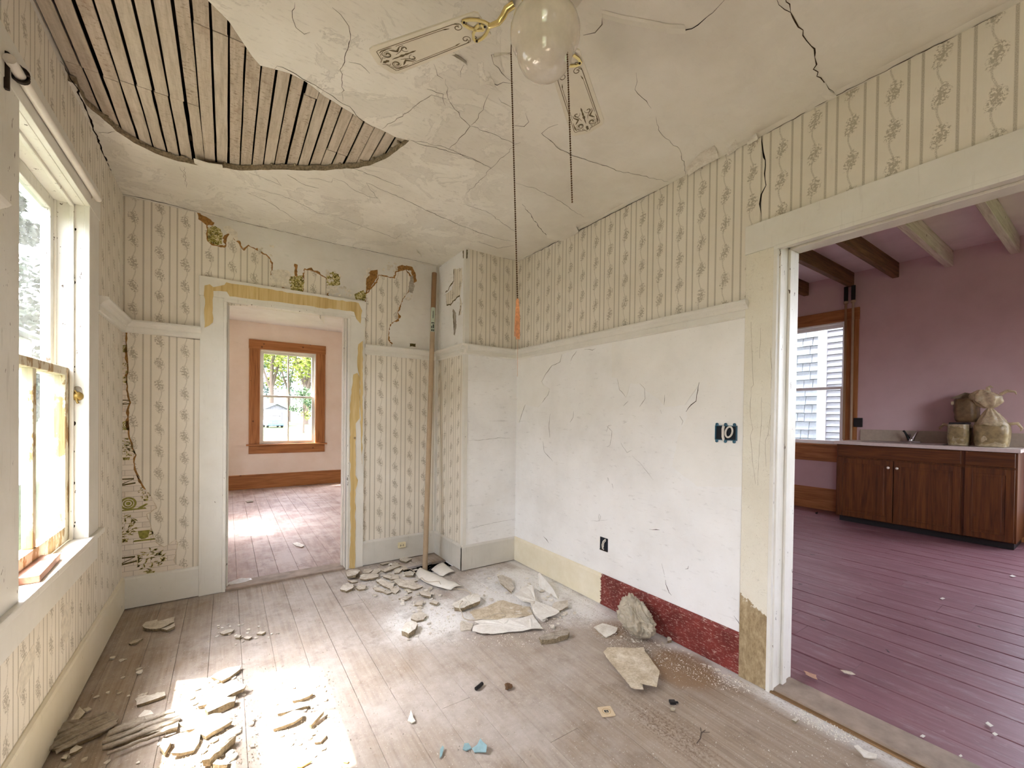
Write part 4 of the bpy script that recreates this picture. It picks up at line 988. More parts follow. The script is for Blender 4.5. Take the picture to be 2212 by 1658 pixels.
# smooth paint layers over the rough lower right wall
SR = 3.685
sheet('paint_layer', wall_right, 0, 0.0, crop(1100, 600, SR, [(66, 560), (540, 560), (420, 610), (405, 670), (340, 700), (295, 760), (260, 820), (270, 850), (322, 882), (310, 930), (265, 990), (230, 1030), (130, 1008), (100, 1090), (82, 1150), (64, 1160)]), 'paint_sheet', th=.0024, jagp=(.02, .003), seed=3)
sheet('paint_layer', wall_right, 0, 0.0, crop(1100, 600, SR, [(820, 470), (1895, 280), (1890, 1660), (1500, 1660), (1300, 1500), (1350, 1250), (1420, 1110), (1412, 1066), (1490, 970), (1518, 835), (1400, 1010), (1240, 1025), (1190, 960), (1090, 900), (1040, 845), (965, 838), (930, 955), (880, 890), (858, 795), (818, 790)]), 'paint_sheet', th=.0024, jagp=(.03, .003), seed=4)
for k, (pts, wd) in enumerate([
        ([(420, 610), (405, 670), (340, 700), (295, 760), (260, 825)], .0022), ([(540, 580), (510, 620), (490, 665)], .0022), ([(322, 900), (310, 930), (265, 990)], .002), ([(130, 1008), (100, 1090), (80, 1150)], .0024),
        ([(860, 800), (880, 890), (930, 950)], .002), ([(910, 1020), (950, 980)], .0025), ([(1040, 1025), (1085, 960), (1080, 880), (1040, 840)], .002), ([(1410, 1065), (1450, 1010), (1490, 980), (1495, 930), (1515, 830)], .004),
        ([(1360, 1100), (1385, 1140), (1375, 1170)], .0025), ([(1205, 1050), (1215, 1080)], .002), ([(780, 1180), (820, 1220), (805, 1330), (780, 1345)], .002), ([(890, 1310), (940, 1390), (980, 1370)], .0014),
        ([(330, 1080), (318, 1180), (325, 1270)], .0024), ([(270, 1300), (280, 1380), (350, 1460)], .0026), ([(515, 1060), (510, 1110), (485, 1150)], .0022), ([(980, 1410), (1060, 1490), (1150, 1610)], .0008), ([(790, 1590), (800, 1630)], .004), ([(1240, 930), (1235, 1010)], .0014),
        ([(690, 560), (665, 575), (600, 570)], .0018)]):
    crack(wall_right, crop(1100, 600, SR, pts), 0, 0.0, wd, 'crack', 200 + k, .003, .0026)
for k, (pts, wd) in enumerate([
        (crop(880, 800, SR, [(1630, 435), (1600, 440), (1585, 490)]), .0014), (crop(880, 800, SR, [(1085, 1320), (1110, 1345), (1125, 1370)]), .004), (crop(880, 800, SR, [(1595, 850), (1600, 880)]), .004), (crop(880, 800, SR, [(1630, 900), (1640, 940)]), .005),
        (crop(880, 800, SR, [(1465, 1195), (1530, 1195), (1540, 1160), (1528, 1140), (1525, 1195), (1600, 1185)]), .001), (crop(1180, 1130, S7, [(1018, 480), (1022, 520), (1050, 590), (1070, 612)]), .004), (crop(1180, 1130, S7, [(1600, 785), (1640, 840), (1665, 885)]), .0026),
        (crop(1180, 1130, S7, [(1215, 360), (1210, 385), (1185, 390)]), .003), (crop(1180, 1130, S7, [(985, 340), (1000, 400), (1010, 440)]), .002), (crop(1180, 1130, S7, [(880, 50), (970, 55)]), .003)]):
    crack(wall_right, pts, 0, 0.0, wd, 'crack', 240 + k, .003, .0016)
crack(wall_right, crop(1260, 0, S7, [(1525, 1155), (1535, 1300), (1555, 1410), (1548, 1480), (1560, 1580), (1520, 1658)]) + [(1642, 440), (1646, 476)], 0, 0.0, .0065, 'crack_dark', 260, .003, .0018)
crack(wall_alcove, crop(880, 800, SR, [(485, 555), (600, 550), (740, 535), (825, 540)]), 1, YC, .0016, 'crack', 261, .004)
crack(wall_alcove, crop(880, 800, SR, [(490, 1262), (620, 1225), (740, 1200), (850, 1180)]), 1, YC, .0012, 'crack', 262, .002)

# ------------------------------------------------------------------ baseboards and chair rails
def run(name, prof, a, b_, nrm, mat, parent=None, **kw):
    """sweeps a (depth, z) profile along a wall from a to b"""
    a, b_, nrm = Vector((*a, 0)), Vector((*b_, 0)), Vector((*nrm, 0))
    P = [a + nrm * d + Vector((0, 0, z)) for d, z in prof]
    mb = MB(); mb.prism(P, b_ - a); return mb.build(name, M[mat], parent, **kw)
BB = [(0, 0.006), (.018, 0.006), (.018, .190), (.014, .200), (.006, .206), (0, .206)]
RAIL = [(0, 1.836), (.050, 1.836), (.053, 1.832), (.053, 1.824), (.046, 1.816), (.034, 1.809), (.026, 1.800), (.024, 1.794), (.018, 1.792), (.018, 1.764), (.012, 1.758), (0, 1.756)]
run('baseboard_left', BB, (XL, YB), (XL, YR), (1, 0), 'trim_cream', **ST)
run('baseboard_back_left', BB, (XL, YB), (-2.256, YB), (0, -1), 'trim', **ST)
run('baseboard_back_right', BB, (-1.165, YB), (XC, YB), (0, -1), 'trim_grey', **ST)
run('baseboard_alcove_side', BB, (XC, YB), (XC, YC - .0172), (-1, 0), 'trim_grey', **ST)
run('baseboard_alcove_front', BB, (XC - .018, YC), (0, YC), (0, -1), 'trim_grey', **ST)
run('baseboard_right', BB, (0, YC), (0, -1.770), (-1, 0), 'baseboard_red', **ST)
run('baseboard_rear', BB, (XL, YR), (0, YR), (0, 1), 'trim_grey', **ST)
run('trim_rail_left_far', RAIL, (XL, YB), (XL, .078), (1, 0), 'trim', **ST)
run('trim_rail_left_near', RAIL, (XL, -1.085), (XL, -2.9), (1, 0), 'trim', **ST)
run('trim_rail_back_left', RAIL, (XL, YB), (-2.250, YB), (0, -1), 'trim', **ST)
run('trim_rail_back_right', RAIL, (-1.168, YB), (XC, YB), (0, -1), 'trim', **ST)
run('trim_rail_alcove_side', RAIL, (XC, YB), (XC, YC - .0525), (-1, 0), 'trim', **ST)
run('trim_rail_alcove_front', RAIL, (XC - .0528, YC), (0, YC), (0, -1), 'trim', **ST)
run('trim_rail_right', RAIL, (0, YC), (0, -1.785), (-1, 0), 'trim', **ST)
b = MB(); b.box((XC - .006, YC - .006, 1.83), (XC + .032, YC + .0, H)); b.box((XC - .006, YC, 1.83), (XC, YC + .032, H)); b.box((XC - .006, YC - .006, .2), (XC + .026, YC, 1.76)); b.box((XC - .006, YC, .2), (XC, YC + .03, 1.76))
b.build('trim_corner_bead', M['trim'], **ST)
b = MB(); b.box((XC - .022, YB - .022, .2), (XC, YB, H)); b.build('trim_corner_strip', M['trim_grey'], **ST)

# ------------------------------------------------------------------ door frames
door_1 = empty('door_1', (-1.70, YB, 0), kind='structure')
def piece(name, parent, a, b_, mat, bevel=.002, **kw):
    """a box given in room coordinates, hung under a parent"""
    mb = MB(); mb.box(Vector(a) - parent.location, Vector(b_) - parent.location)
    return mb.build(name, M[mat] if isinstance(mat, str) else mat, parent, bevel=bevel, **kw)
F = YB - .021
piece('casing', door_1, (-2.256, F, 0), (-2.105, YB, 2.053), 'trim'); piece('casing', door_1, (-1.302, F, 0), (-1.165, YB, 2.053), 'trim')
piece('head_casing', door_1, (-2.262, F - .003, 2.053), (-1.158, YB, 2.186), 'trim')
piece('casing_bead', door_1, (-2.125, F - .006, 0), (-2.105, YB, 2.03), 'trim_worn'); piece('casing_bead', door_1, (-1.302, F - .006, 0), (-1.282, YB, 2.03), 'trim_worn'); piece('casing_bead', door_1, (-2.125, F - .006, 2.03), (-1.282, YB, 2.053), 'trim_worn')
piece('jamb', door_1, (-2.12, YB - .01, 0), (-2.10, YB + .15, 2.07), 'trim_worn'); piece('jamb', door_1, (-1.307, YB - .01, 0), (-1.287, YB + .15, 2.07), 'trim_worn'); piece('head_jamb', door_1, (-2.10, YB - .01, 2.05), (-1.307, YB + .15, 2.07), 'trim_worn')
piece('door_stop', door_1, (-2.10, YB + .05, 0), (-2.09, YB + .09, 2.05), 'trim_worn'); piece('door_stop', door_1, (-1.317, YB + .05, 0), (-1.307, YB + .09, 2.05), 'trim_worn')
for ph in (crop(400, 420, S7, [(165, 775), (210, 765), (240, 790), (335, 770), (350, 748), (900, 838), (1480, 925), (1510, 990), (1495, 1100), (1460, 1060), (1440, 1000), (900, 930), (380, 868), (355, 828), (240, 822), (235, 1090), (165, 1135)]),
           crop(460, 700, 2.764, [(868, 120), (895, 98), (895, 300), (890, 855), (884, 700), (878, 330), (862, 250)]),
           crop(460, 700, 2.764, [(838, 300), (862, 290), (878, 320), (876, 560), (852, 592), (850, 900), (866, 930), (850, 990), (850, 1462), (812, 1455), (822, 1300), (818, 500)])):
    P = jag([bp(x, y, 1, F - .003) for x, y in ph], .03, .004, 3, closed=True)
    mb = MB(); mb.prism([Vector((p.x, F - .0031, p.z)) - door_1.location for p in P], (0, -.0008, 0)); mb.build('bare_wood_strip', M['bare_strip'], door_1, label='amber strip where the paint is scraped off')
door_2 = empty('door_2', (0, -2.4, 0), kind='structure')
X0 = -.022
piece('casing', door_2, (X0, -1.905, 0), (0, -1.770, 2.056), 'casing_stripped'); piece('casing', door_2, (X0, -3.08, 0), (0, -2.945, 2.056), 'casing_stripped')
piece('head_casing', door_2, (X0 - .003, -3.09, 2.056), (0, -1.765, 2.192), 'trim')
piece('casing_bead', door_2, (X0 - .006, -1.915, 0), (0, -1.898, 2.045), 'trim_worn'); piece('casing_bead', door_2, (X0 - .007, -2.94, 2.04), (0, -1.898, 2.058), 'trim')
piece('jamb', door_2, (-.01, -1.922, 0), (.175, -1.90, 2.08), 'trim_worn', .004); piece('jamb', door_2, (-.01, -2.95, 0), (.175, -2.93, 2.08), 'trim_worn', .004); piece('head_jamb', door_2, (-.01, -2.93, 2.06), (.175, -1.922, 2.08), 'trim', .004)
piece('door_stop', door_2, (.06, -1.934, 0), (.10, -1.922, 2.06), 'trim_worn', .003); piece('door_stop', door_2, (.06, -2.93, 2.048), (.10, -1.922, 2.06), 'trim', .003)
piece('kitchen_casing', door_2, (.16, -1.90, 0), (.18, -1.79, 2.15), 'pine_z'); piece('kitchen_casing', door_2, (.16, -3.06, 2.085), (.18, -1.90, 2.19), 'pine_y')
piece('hinge_leaf', door_2, (-.026, -1.912, 1.80), (-.02, -1.902, 1.875), 'trim_worn', .001)
for k, pts in enumerate([[(1925, 350), (1935, 600), (1945, 850), (1925, 880), (1920, 1100), (1940, 1200), (1920, 1255), (1935, 1450), (1960, 1640)], [(2080, 560), (2090, 750), (2085, 880)], [(2010, 950), (2010, 1110), (1985, 1450), (1980, 1650)], [(2080, 1090), (2060, 1250), (2040, 1290), (2045, 1500)], [(2000, 400), (1995, 640)]]):
    crack(door_2, [], 0, X0, .0014) if False else None
    P = jag([bp(*q, 0, X0) for q in crop(1100, 600, SR, pts)], .03, .002, k)
    mb = MB(); mb.ribbon([Vector((X0 - .0004, p.y, p.z)) - door_2.location for p in P], [.0009 * R_.uniform(.3, 1.4) for _ in P], (-1, 0, 0), .0003); mb.build('crack', M['grime'], door_2)

# ------------------------------------------------------------------ left window (window_1)
window_1 = empty('window_1', (XL, -.5, 1.4), kind='structure')
pw = lambda n, a, b_, m, bv=.002, **k: piece(n, window_1, a, b_, m, bv, **k)
Y0, Y1 = -.912, -.105
pw('jamb', (XL - .14, Y1, .645), (XL + .001, Y1 + .02, 2.22), 'trim_worn'); pw('jamb', (XL - .14, Y0 - .02, .645), (XL + .001, Y0, 2.22), 'trim_worn')
pw('head_jamb', (XL - .14, Y0, 2.20), (XL + .001, Y1, 2.22), 'trim_worn')
pw('casing', (XL, Y1 - .004, .667), (XL + .018, .066, 2.205), 'trim'); pw('casing', (XL, -1.075, .667), (XL + .018, Y0 + .004, 2.205), 'trim_worn')
pw('head_casing', (XL, -1.085, 2.203), (XL + .020, .076, 2.345), 'trim')
pw('stool', (XL - .05, -1.10, .640), (XL + .034, .115, .667), 'trim_worn', .005); pw('apron', (XL, -1.075, .525), (XL + .016, .066, .640), 'trim')
pw('outer_sill', (XL - .19, Y0 - .02, .600), (XL - .05, Y1 + .02, .652), 'trim_worn')
pw('stop_bead', (XL - .046, Y1 - .014, .667), (XL - .032, Y1, 2.2), 'trim_worn'); pw('stop_bead', (XL - .046, Y0, .667), (XL - .032, Y0 + .014, 2.2), 'trim_worn'); pw('stop_bead', (XL - .046, Y0, 2.186), (XL - .032, Y1, 2.2), 'trim_worn')
pw('parting_bead', (XL - .098, Y1 - .012, 1.45), (XL - .088, Y1, 2.2), 'trim_worn')
def sash(win, x0, x1, y0, y1, z0, z1, stile, bot, top, munt, mat, glass, ax=0, name='sash', rows=1):
    """a glazed sash: stiles, rails and a centre muntin in one frame, its panes hung under it"""
    L = win.location
    def bx(mb, a0, a1, c0, c1, t0=x0, t1=x1):
        a = (t0, a0, c0) if ax == 0 else (a0, t0, c0); b_ = (t1, a1, c1) if ax == 0 else (a1, t1, c1)
        mb.box(Vector(a) - L, Vector(b_) - L)
    mb = MB()
    bx(mb, y0, y0 + stile, z0, z1); bx(mb, y1 - stile, y1, z0, z1); bx(mb, y0 + stile, y1 - stile, z0, z0 + bot); bx(mb, y0 + stile, y1 - stile, z1 - top, z1)
    m = (y0 + y1) / 2
    if munt: bx(mb, m - munt / 2, m + munt / 2, z0 + bot, z1 - top, x0 + (x1 - x0) * .1, x1 - (x1 - x0) * .1)
    for k in range(1, rows):
        zc = z0 + bot + (z1 - top - z0 - bot) * k / rows; bx(mb, y0 + stile, y1 - stile, zc - munt / 2, zc + munt / 2)
    fr = mb.build(name, M[mat], win, bevel=.003)
    xm = (x0 + x1) / 2
    for a0, a1 in (((y0 + stile, m - munt / 2), (m + munt / 2, y1 - stile)) if munt else ((y0 + stile, y1 - stile),)):
        g = MB(); bx(g, a0, a1, z0 + bot, z1 - top, xm - .0015, xm + .0015); g.build('pane', M[glass], fr)
    return fr
lower = sash(window_1, XL - .086, XL - .048, Y0 + .002, Y1 - .002, .667, 1.452, .052, .070, .036, .032, 'sash', 'glass_dirty')
upper = sash(window_1, XL - .128, XL - .096, Y0 + .002, Y1 - .002, 1.415, 2.198, .048, .036, .055, .030, 'trim_worn', 'glass_dirty')
# brass latch and holes on the jamb
mb = MB(); c = Vector((XL - .022, Y1 - .002, 1.325)) - window_1.location
mb.lathe([(.021, 0), (.021, .003), (.017, .007), (.006, .011), (0.0005, .011)], seg=20)
mb.v = [Vector((p.x, -p.z, p.y)) + c for p in mb.v]
mb.tube([c + Vector((0, -.006, -.010)), c + Vector((.002, -.012, -.026)), c + Vector((.006, -.012, -.034))], .0045, 8)
mb.tube([c + Vector((.0, -.006, .014)), c + Vector((-.006, -.008, .026)), c + Vector((-.010, -.006, .020))], .003, 6)
mb.build('sash_latch', M['brass_old'], window_1, label='small round tarnished brass latch')
mb = MB(); c0 = c
for q in range(12): pass
P = [c + Vector((.016 * math.cos(a), .0012, .028 + .018 * math.sin(a))) for a in [k * math.pi / 8 for k in range(9)]] + [c + Vector((-.020, .0012, -.01)), c + Vector((.020, .0012, -.006))]
mb.prism(P, (0, -.0008, 0)); mb.build('bare_patch', M['chunk_grey'], window_1)
mb = MB()
for (px, py, r_) in ((161, 792, .004), (161, 803, .003), (161, 914, .008), (160, 975, .004), (160, 1043, .006), (162, 1128, .004), (160, 1136, .006), (163, 495, .006), (161, 610, .008), (161, 600, .003)):
    p = bp(px, py, 1, Y1) - window_1.location
    mb.blob(p, r_ * .6, .0012, r_ * 1.2, px + py, .4)
mb.build('nail_holes', M['crack_dark'], window_1, kind='stuff')

# ------------------------------------------------------------------ windows of the two other rooms
def far_window(name, ax, plane, u0, u1, z0, z1, cw, head, zmeet, stool_out, apron, munt, woodu, woodz, sashmat, inset, apron_h):
    """casings in the plane of a far wall with two sashes set back in it"""
    w_ = empty(name, (plane, (u0 + u1) / 2, z0) if ax == 0 else ((u0 + u1) / 2, plane, z0), kind='structure')
    def bx(n, a0, a1, t0, t1, c0, c1, m, bv=.003):
        a = (plane + t0, a0, c0) if ax == 0 else (a0, plane + t0, c0); b_ = (plane + t1, a1, c1) if ax == 0 else (a1, plane + t1, c1)
        return piece(n, w_, a, b_, m, bv)
    bx('casing', u0 - cw, u0 + .004, -.022, 0, z0, z1, woodz); bx('casing', u1 - .004, u1 + cw, -.022, 0, z0, z1, woodz)
    bx('head_casing', u0 - cw - .005, u1 + cw + .005, -.025, 0, z1, z1 + head, woodu)
    bx('stool', u0 - cw - .035, u1 + cw + .035, -.05, .04, z0 - .025, z0, woodu); bx('apron', u0 - cw, u1 + cw, -.018, 0, z0 - .025 - apron_h, z0 - .025, woodu)
    bx('jamb', u0, u0 + .02, 0, .14, z0, z1, sashmat); bx('jamb', u1 - .02, u1, 0, .14, z0, z1, sashmat); bx('head_jamb', u0, u1, 0, .14, z1 - .02, z1, sashmat); bx('sill', u0, u1, .04, .17, z0 - .04, z0, sashmat)
    sash(w_, plane + inset, plane + inset + .035, u0 + .02, u1 - .02, z0, zmeet + .018, .042, .05, .034, munt, sashmat, 'glass', ax)
    sash(w_, plane + inset + .04, plane + inset + .075, u0 + .02, u1 - .02, zmeet - .018, z1 - .02, .042, .034, .045, munt, sashmat, 'glass', ax)
    return w_
window_2 = far_window('window_2', 1, BY, W2[0], W2[1], W2[2], W2[3], .150, .150, 1.548, .05, .13, .022, 'pine_x', 'pine_z', 'trim', .03, .135)
window_3 = far_window('window_3', 0, KX, W3[0], W3[1], W3[2], W3[3], .145, .160, 1.715, .05, .2, 0.0, 'pine_y', 'pine_z', 'house_white', .03, .22)
far_window('window_4', 0, KX, WK[0], WK[1], WK[2], WK[3], .145, .160, 1.715, .05, .2, 0.0, 'pine_y', 'pine_z', 'house_white', .03, .22)
def behind_window(name, ax, plane, op, sgn):
    w_ = empty(name, (plane, (op[0] + op[1]) / 2, op[2]) if ax == 0 else ((op[0] + op[1]) / 2, plane, op[2]), kind='structure')
    d0, d1 = sgn * .09, sgn * .05
    sash(w_, plane + min(d0, d1), plane + max(d0, d1), op[0], op[1], op[2], 1.45, .05, .07, .036, .03, 'trim', 'glass_dirty', ax)
    sash(w_, plane + min(d0, d1) - .045 * (sgn < 0) + .0, plane + max(d0, d1) - .045 * (sgn < 0), op[0], op[1], 1.415, op[3], .05, .036, .05, .03, 'trim', 'glass_dirty', ax)
    return w_
behind_window('window_5', 0, XL, WH, -1); behind_window('window_6', 0, XL, WB, -1); behind_window('added_kitchen_window', 1, YR, WK2, -1)
portal((1.5, YR - .18, 1.7), (0, 1, 0), 1.6, 1.8)
run('baseboard_back_room_far', [(0, 0), (.02, 0), (.02, .225), (.012, .235), (0, .235)], (XL, BY), (1.2, BY), (0, -1), 'pine_x', **ST)
run('baseboard_kitchen_far', [(0, 0), (.02, 0), (.02, .295), (.012, .305), (0, .305)], (KX, .75), (KX, YR), (-1, 0), 'pine_y', **ST)
# portals help the sky light through the openings
portal((XL - .16, -.508, 1.43), (1, 0, 0), .85, 1.55); portal((XL - .16, -3.5, 1.43), (1, 0, 0), .9, 1.6)
portal((XL - .16, 2.975, 1.43), (1, 0, 0), .85, 1.65); portal((-1.22, BY + .18, 1.53), (0, -1, 0), .86, 1.6)
portal((KX + .18, -.16, 1.77), (-1, 0, 0), .92, 1.7); portal((KX + .18, -3.55, 1.6), (-1, 0, 0), 2.0, 2.5)
# kitchen ceiling joists, each resting against the far wall
for k, yy in enumerate([.33, -.159, -.695, -1.154, -1.632, -2.13, -2.62, -3.1, -3.6, -4.1]):
    b = MB(); b.box((.20, yy - .0, 3.072), (KX - .002, yy + .065, KZ)); b.build('ceiling_joist', M['beam_dark' if yy > -1.5 else 'beam_pale'], ceiling_kitchen, bevel=.006)
# ------------------------------------------------------------------ ceiling fan
FC = Vector((-1.381, -1.911, 0)); FZ = 2.40
fan = empty('ceiling_fan', (FC.x, FC.y, H), label='white ceiling fan with brown scroll print on its blades, opal globe and two bead chains', cat='ceiling fan')
def fpart(mb, name, mat, parent=None, off=None, **kw):
    return mb.build(name, M[mat], parent or fan, **kw)
mb = MB(); mb.lathe([(.001, 0), (.075, 0), (.078, -.02), (.06, -.045), (.03, -.05)], seg=32); fpart(mb, 'canopy', 'brass')
mb = MB(); mb.lathe([(.03, -.04), (.105, -.062), (.122, -.09), (.122, -.15), (.105, -.175), (.06, -.185), (.001, -.185)], seg=40); fpart(mb, 'motor_housing', 'fan_white')
mb = MB(); mb.lathe([(.062, -.18), (.066, -.19), (.066, -.215), (.058, -.236), (.001, -.236)], seg=32); fpart(mb, 'switch_housing', 'brass')
mb = MB(); mb.lathe([(.050, -.226), (.056, -.232), (.060, -.238), (.078, -.252), (.091, -.270), (.0965, -.290), (.0960, -.308), (.0915, -.322), (.0835, -.331), (.0790, -.340), (.0775, -.352), (.0735, -.368), (.0640, -.385), (.0500, -.397), (.0310, -.405), (.0120, -.408), (.0008, -.4085)], seg=56); fpart(mb, 'globe', 'globe')
def spiral(cx, cy, r0, turns, a0, d=1, n=22, k=.12):
    return [(cx + r0 * (1 - (1 - k) * t / n) * math.cos(a0 + d * turns * 6.283 * t / n), cy + r0 * (1 - (1 - k) * t / n) * math.sin(a0 + d * turns * 6.283 * t / n)) for t in range(n + 1)]
def make_blade(ang, pitch):
    """blade along +x of its own frame: root at .185, tip at .56; the print is on the underside"""
    Mx = Matrix.Translation((0, 0, FZ - H)) @ Matrix.Rotation(ang, 4, 'Z') @ Matrix.Rotation(pitch, 4, 'X')
    w0, w1, t = .052, .0675, .006
    ol = [(.185, -w0 + .008), (.193, -w0), (.535, -w1), (.553, -w1 + .004), (.560, -w1 + .014), (.572, -.012), (.574, 0), (.572, .012), (.560, w1 - .014), (.553, w1 - .004), (.535, w1), (.193, w0), (.185, w0 - .008)]
    mb = MB(); mb.prism([Mx @ Vector((x, y, 0)) for x, y in ol], Mx.to_3x3() @ Vector((0, 0, t)))
    bl = fpart(mb, 'blade', 'fan_white', bevel=.0015)
    dn = Mx.to_3x3() @ Vector((0, 0, -1))
    pm = MB()
    def rib(P, w): pm.ribbon([Mx @ Vector((x, y, 0)) + dn * .0003 for x, y in P], w, dn, .0003)
    fr = [(.285, .0), (.0, .0)]
    i0, i1 = .036, .049
    for s in (1, -1):
        # outer frame line ending in a scroll, inner line, corner scroll work
        rib([(.548 + .010, .004 * s), (.548, .012 * s), (.538, i1 * s), (.530, (i1 + .002) * s), (.27, (i0 + .006) * s), (.262, (i0 + .004) * s), (.254, (i0 - .004) * s)], .0021)
        rib([(x, s * (y)) for x, y in spiral(.262, i0 - .010, .0165, 1.35, 1.2, 1, 26, .15)], [.0014 + .002 * t / 26 for t in range(27)])
        rib([(x, s * (y)) for x, y in spiral(.234, i0 - .006, .0075, .8, 0.2, 1, 12, .4)], .0016)
        rib([(.470, (i1 - .0065) * s), (.296, (i0 + .0005) * s)], [.0014, .0014]); rib([(.306, (i0 + .0006) * s), (.298, (i0 - .001) * s), (.286, (i0 - .0035) * s)], [.0008, .004, .0006])
        rib([(x, s * y) for x, y in spiral(.516, .024, .019, 1.25, 2.0, -1, 28, .12)], [.0014 + .0045 * (t / 28) for t in range(29)])
        rib([(x, s * y) for x, y in spiral(.516, .024, .0135, 1.0, 2.6, -1, 20, .3)], .0012)
        rib([(x, s * y) for x, y in spiral(.452, .022, .0135, .95, 4.4, 1, 22, .3)], [.001 + .0032 * t / 22 for t in range(23)])
        rib([(.500, .038 * s), (.490, .030 * s), (.480, .022 * s), (.462, .0355 * s), (.448, .036 * s)], [.001, .006, .008, .003, .0012])
        rib([(.492, .012 * s), (.476, .016 * s), (.458, .026 * s), (.446, .028 * s)], [.001, .002, .0026, .001])
        rib([(.534, .040 * s), (.522, .045 * s), (.500, .0445 * s), (.485, .043 * s)], [.002, .004, .003, .001])
        rib([(.546, .010 * s), (.540, .020 * s), (.532, .013 * s)], [.001, .003, .001]); rib([(.540, .026 * s), (.534, .034 * s), (.528, .037 * s)], [.001, .0022, .001])
    rib([(.516, 0), (.500, 0), (.488, 0), (.478, 0)], [.001, .004, .0036, .011]); rib([(.478, 0), (.468, 0), (.462, 0), (.450, 0), (.436, 0), (.425, 0)], [.011, .004, .008, .004, .0062, .0006])
    rib([(.552, 0), (.546, 0), (.540, 0), (.534, 0), (.528, 0)], [.002, .011, .007, .011, .002])
    pm.build('blade_print', M['fan_print'], bl)
    # brass blade iron: arm from the motor, then a ring of three pointed loops under the blade root
    bm_ = MB(); R3 = Matrix.Translation((0, 0, FZ - H)) @ Matrix.Rotation(ang, 4, 'Z')
    bm_.tube([R3 @ Vector(p) for p in ((.095, 0, .028), (.118, 0, .020), (.128, 0, .004), (.142, 0, -.008), (.172, 0, -.009))], [.010, .010, .009, .008, .0065], 10)
    def loop(P): bm_.ribbon([Mx @ Vector((x, y, 0)) + dn * .001 for x, y in P], .0085, dn, .004)
    for s in (1, -1):
        loop([(.172, 0), (.180, .014 * s), (.196, .030 * s), (.216, .041 * s), (.236, .045 * s)])
        loop([(.236, .045 * s), (.238, .030 * s), (.230, .012 * s), (.214, -.004 * s), (.196, -.012 * s)])
    loop([(.196, .012), (.190, 0), (.196, -.012)])
    ir = bm_.build('blade_iron', M['brass'], fan)
    for x, y in ((.233, .0405), (.233, -.0405), (.186, 0)):
        sc = MB(); sc.blob(Mx @ Vector((x, y, 0)) + dn * .0055, .0042, .0042, .002, 1, 0)
        sc.build('screw', M['dark_iron'], ir)
    return bl
A1 = math.atan2(.84, -.562)
for k in range(4): make_blade(A1 - k * math.pi / 2, math.radians(-9))
def bead_chain(p0, p1, name):
    p0, p1 = Vector(p0), Vector(p1); n = int((p1 - p0).length / .0062); mb = MB()
    mb.tube([p0, p1], .0007, 5)
    for i in range(n + 1): mb.lathe([(.0003, -.0025), (.0020, -.0015), (.0026, 0), (.0020, .0015), (.0003, .0025)], p0.lerp(p1, i / n), 6, False)
    return mb.build(name, M['chain'], fan)
def at_depth(px, py, dep): return CAM + AF * dep + AR * ((px - CX) / FPX * dep) - AU * ((py - CY) / FPX * dep)
o_ = Vector((FC.x, FC.y, H))
c1a = at_depth(1104, 118, 1.19) - o_; c1b = at_depth(1118, 648, 1.19) - o_
c2a = at_depth(1222, 12, 1.13) - o_; c2b = at_depth(1236, 436, 1.13) - o_
mb = MB(); mb.tube([Vector((-.055, .012, -.225)), c1a + Vector((-.0, 0, .06)), c1a], .0014, 6); mb.build('chain_link', M['chain'], fan)
ch1 = bead_chain(c1a, c1b, 'pull_chain'); ch2 = bead_chain(c2a, c2b, 'pull_chain')
mb = MB(); mb.tube([Vector((.055, -.01, -.225)), c2a], .0014, 6); mb.build('chain_link', M['chain'], fan)
mb = MB(); rr = random.Random(4); T0 = c1b
mb.lathe([(.0008, .006), (.004, .002), (.0052, -.006), (.0048, -.012)], T0, 10)
for k in range(26):
    a = rr.uniform(0, 6.28); r0, r1 = .003, rr.uniform(.002, .0085); l = rr.uniform(.098, .112)
    mb.tube([T0 + Vector((r0 * math.cos(a), r0 * math.sin(a), -.004)), T0 + Vector((.8 * r1 * math.cos(a), .8 * r1 * math.sin(a), -.05)), T0 + Vector((r1 * math.cos(a + .3), r1 * math.sin(a + .3), -l))], [.0016, .0019, .0012], 5)
mb.tube([T0 + Vector((.002, 0, -.09)), T0 + Vector((.003, 0, -.215))], .0005, 4)
mb.build('tassel', M['tassel'], fan)

# ------------------------------------------------------------------ curtain rod on the left wall
ra = bp(36, 152, 0, XL + .035); rb = bp(212, 430, 0, XL + .035); rz = (ra.z + rb.z) / 2
rod = empty('curtain_rod', (XL, (ra.y + rb.y) / 2, rz), label='white curtain rod on dark scrolled bracket above the near window', cat='curtain rod')
L0 = rod.location
mb = MB(); mb.tube([Vector((XL + .035, ra.y - .05, ra.z)) - L0, Vector((XL + .035, rb.y, rb.z)) - L0], .0135, 20); mb.build('rod', M['rod_white'], rod)
mb = MB(); e = Vector((XL + .035, ra.y + .012, ra.z)) - L0
P = [e + Vector((.0205 * math.cos(a) * (1 - t * .012), t * .0009, .0205 * math.sin(a) * (1 - t * .012))) for t, a in enumerate([k * .42 for k in range(36)])]
mb.tube(P, .0046, 6); mb.tube([e + Vector((-.013, -.035, .03)), e + Vector((-.013, -.035, -.075))], .007, 8); mb.tube([e + Vector((-.013, -.035, .018)), e + Vector((-.010, -.02, .022)), e + Vector((.004, 0, .020))], .0045, 8)
mb.build('bracket', M['dark_iron'], rod)
mb = MB(); mb.box(Vector((XL + .0202, rb.y - .05, rb.z - .02)) - L0, Vector((XL + .026, rb.y - .03, rb.z + .018)) - L0); mb.tube([Vector((XL + .022, rb.y - .04, rb.z)) - L0, Vector((XL + .030, rb.y - .04, rb.z)) - L0], .004, 8); mb.build('end_bracket', M['rod_white'], rod)

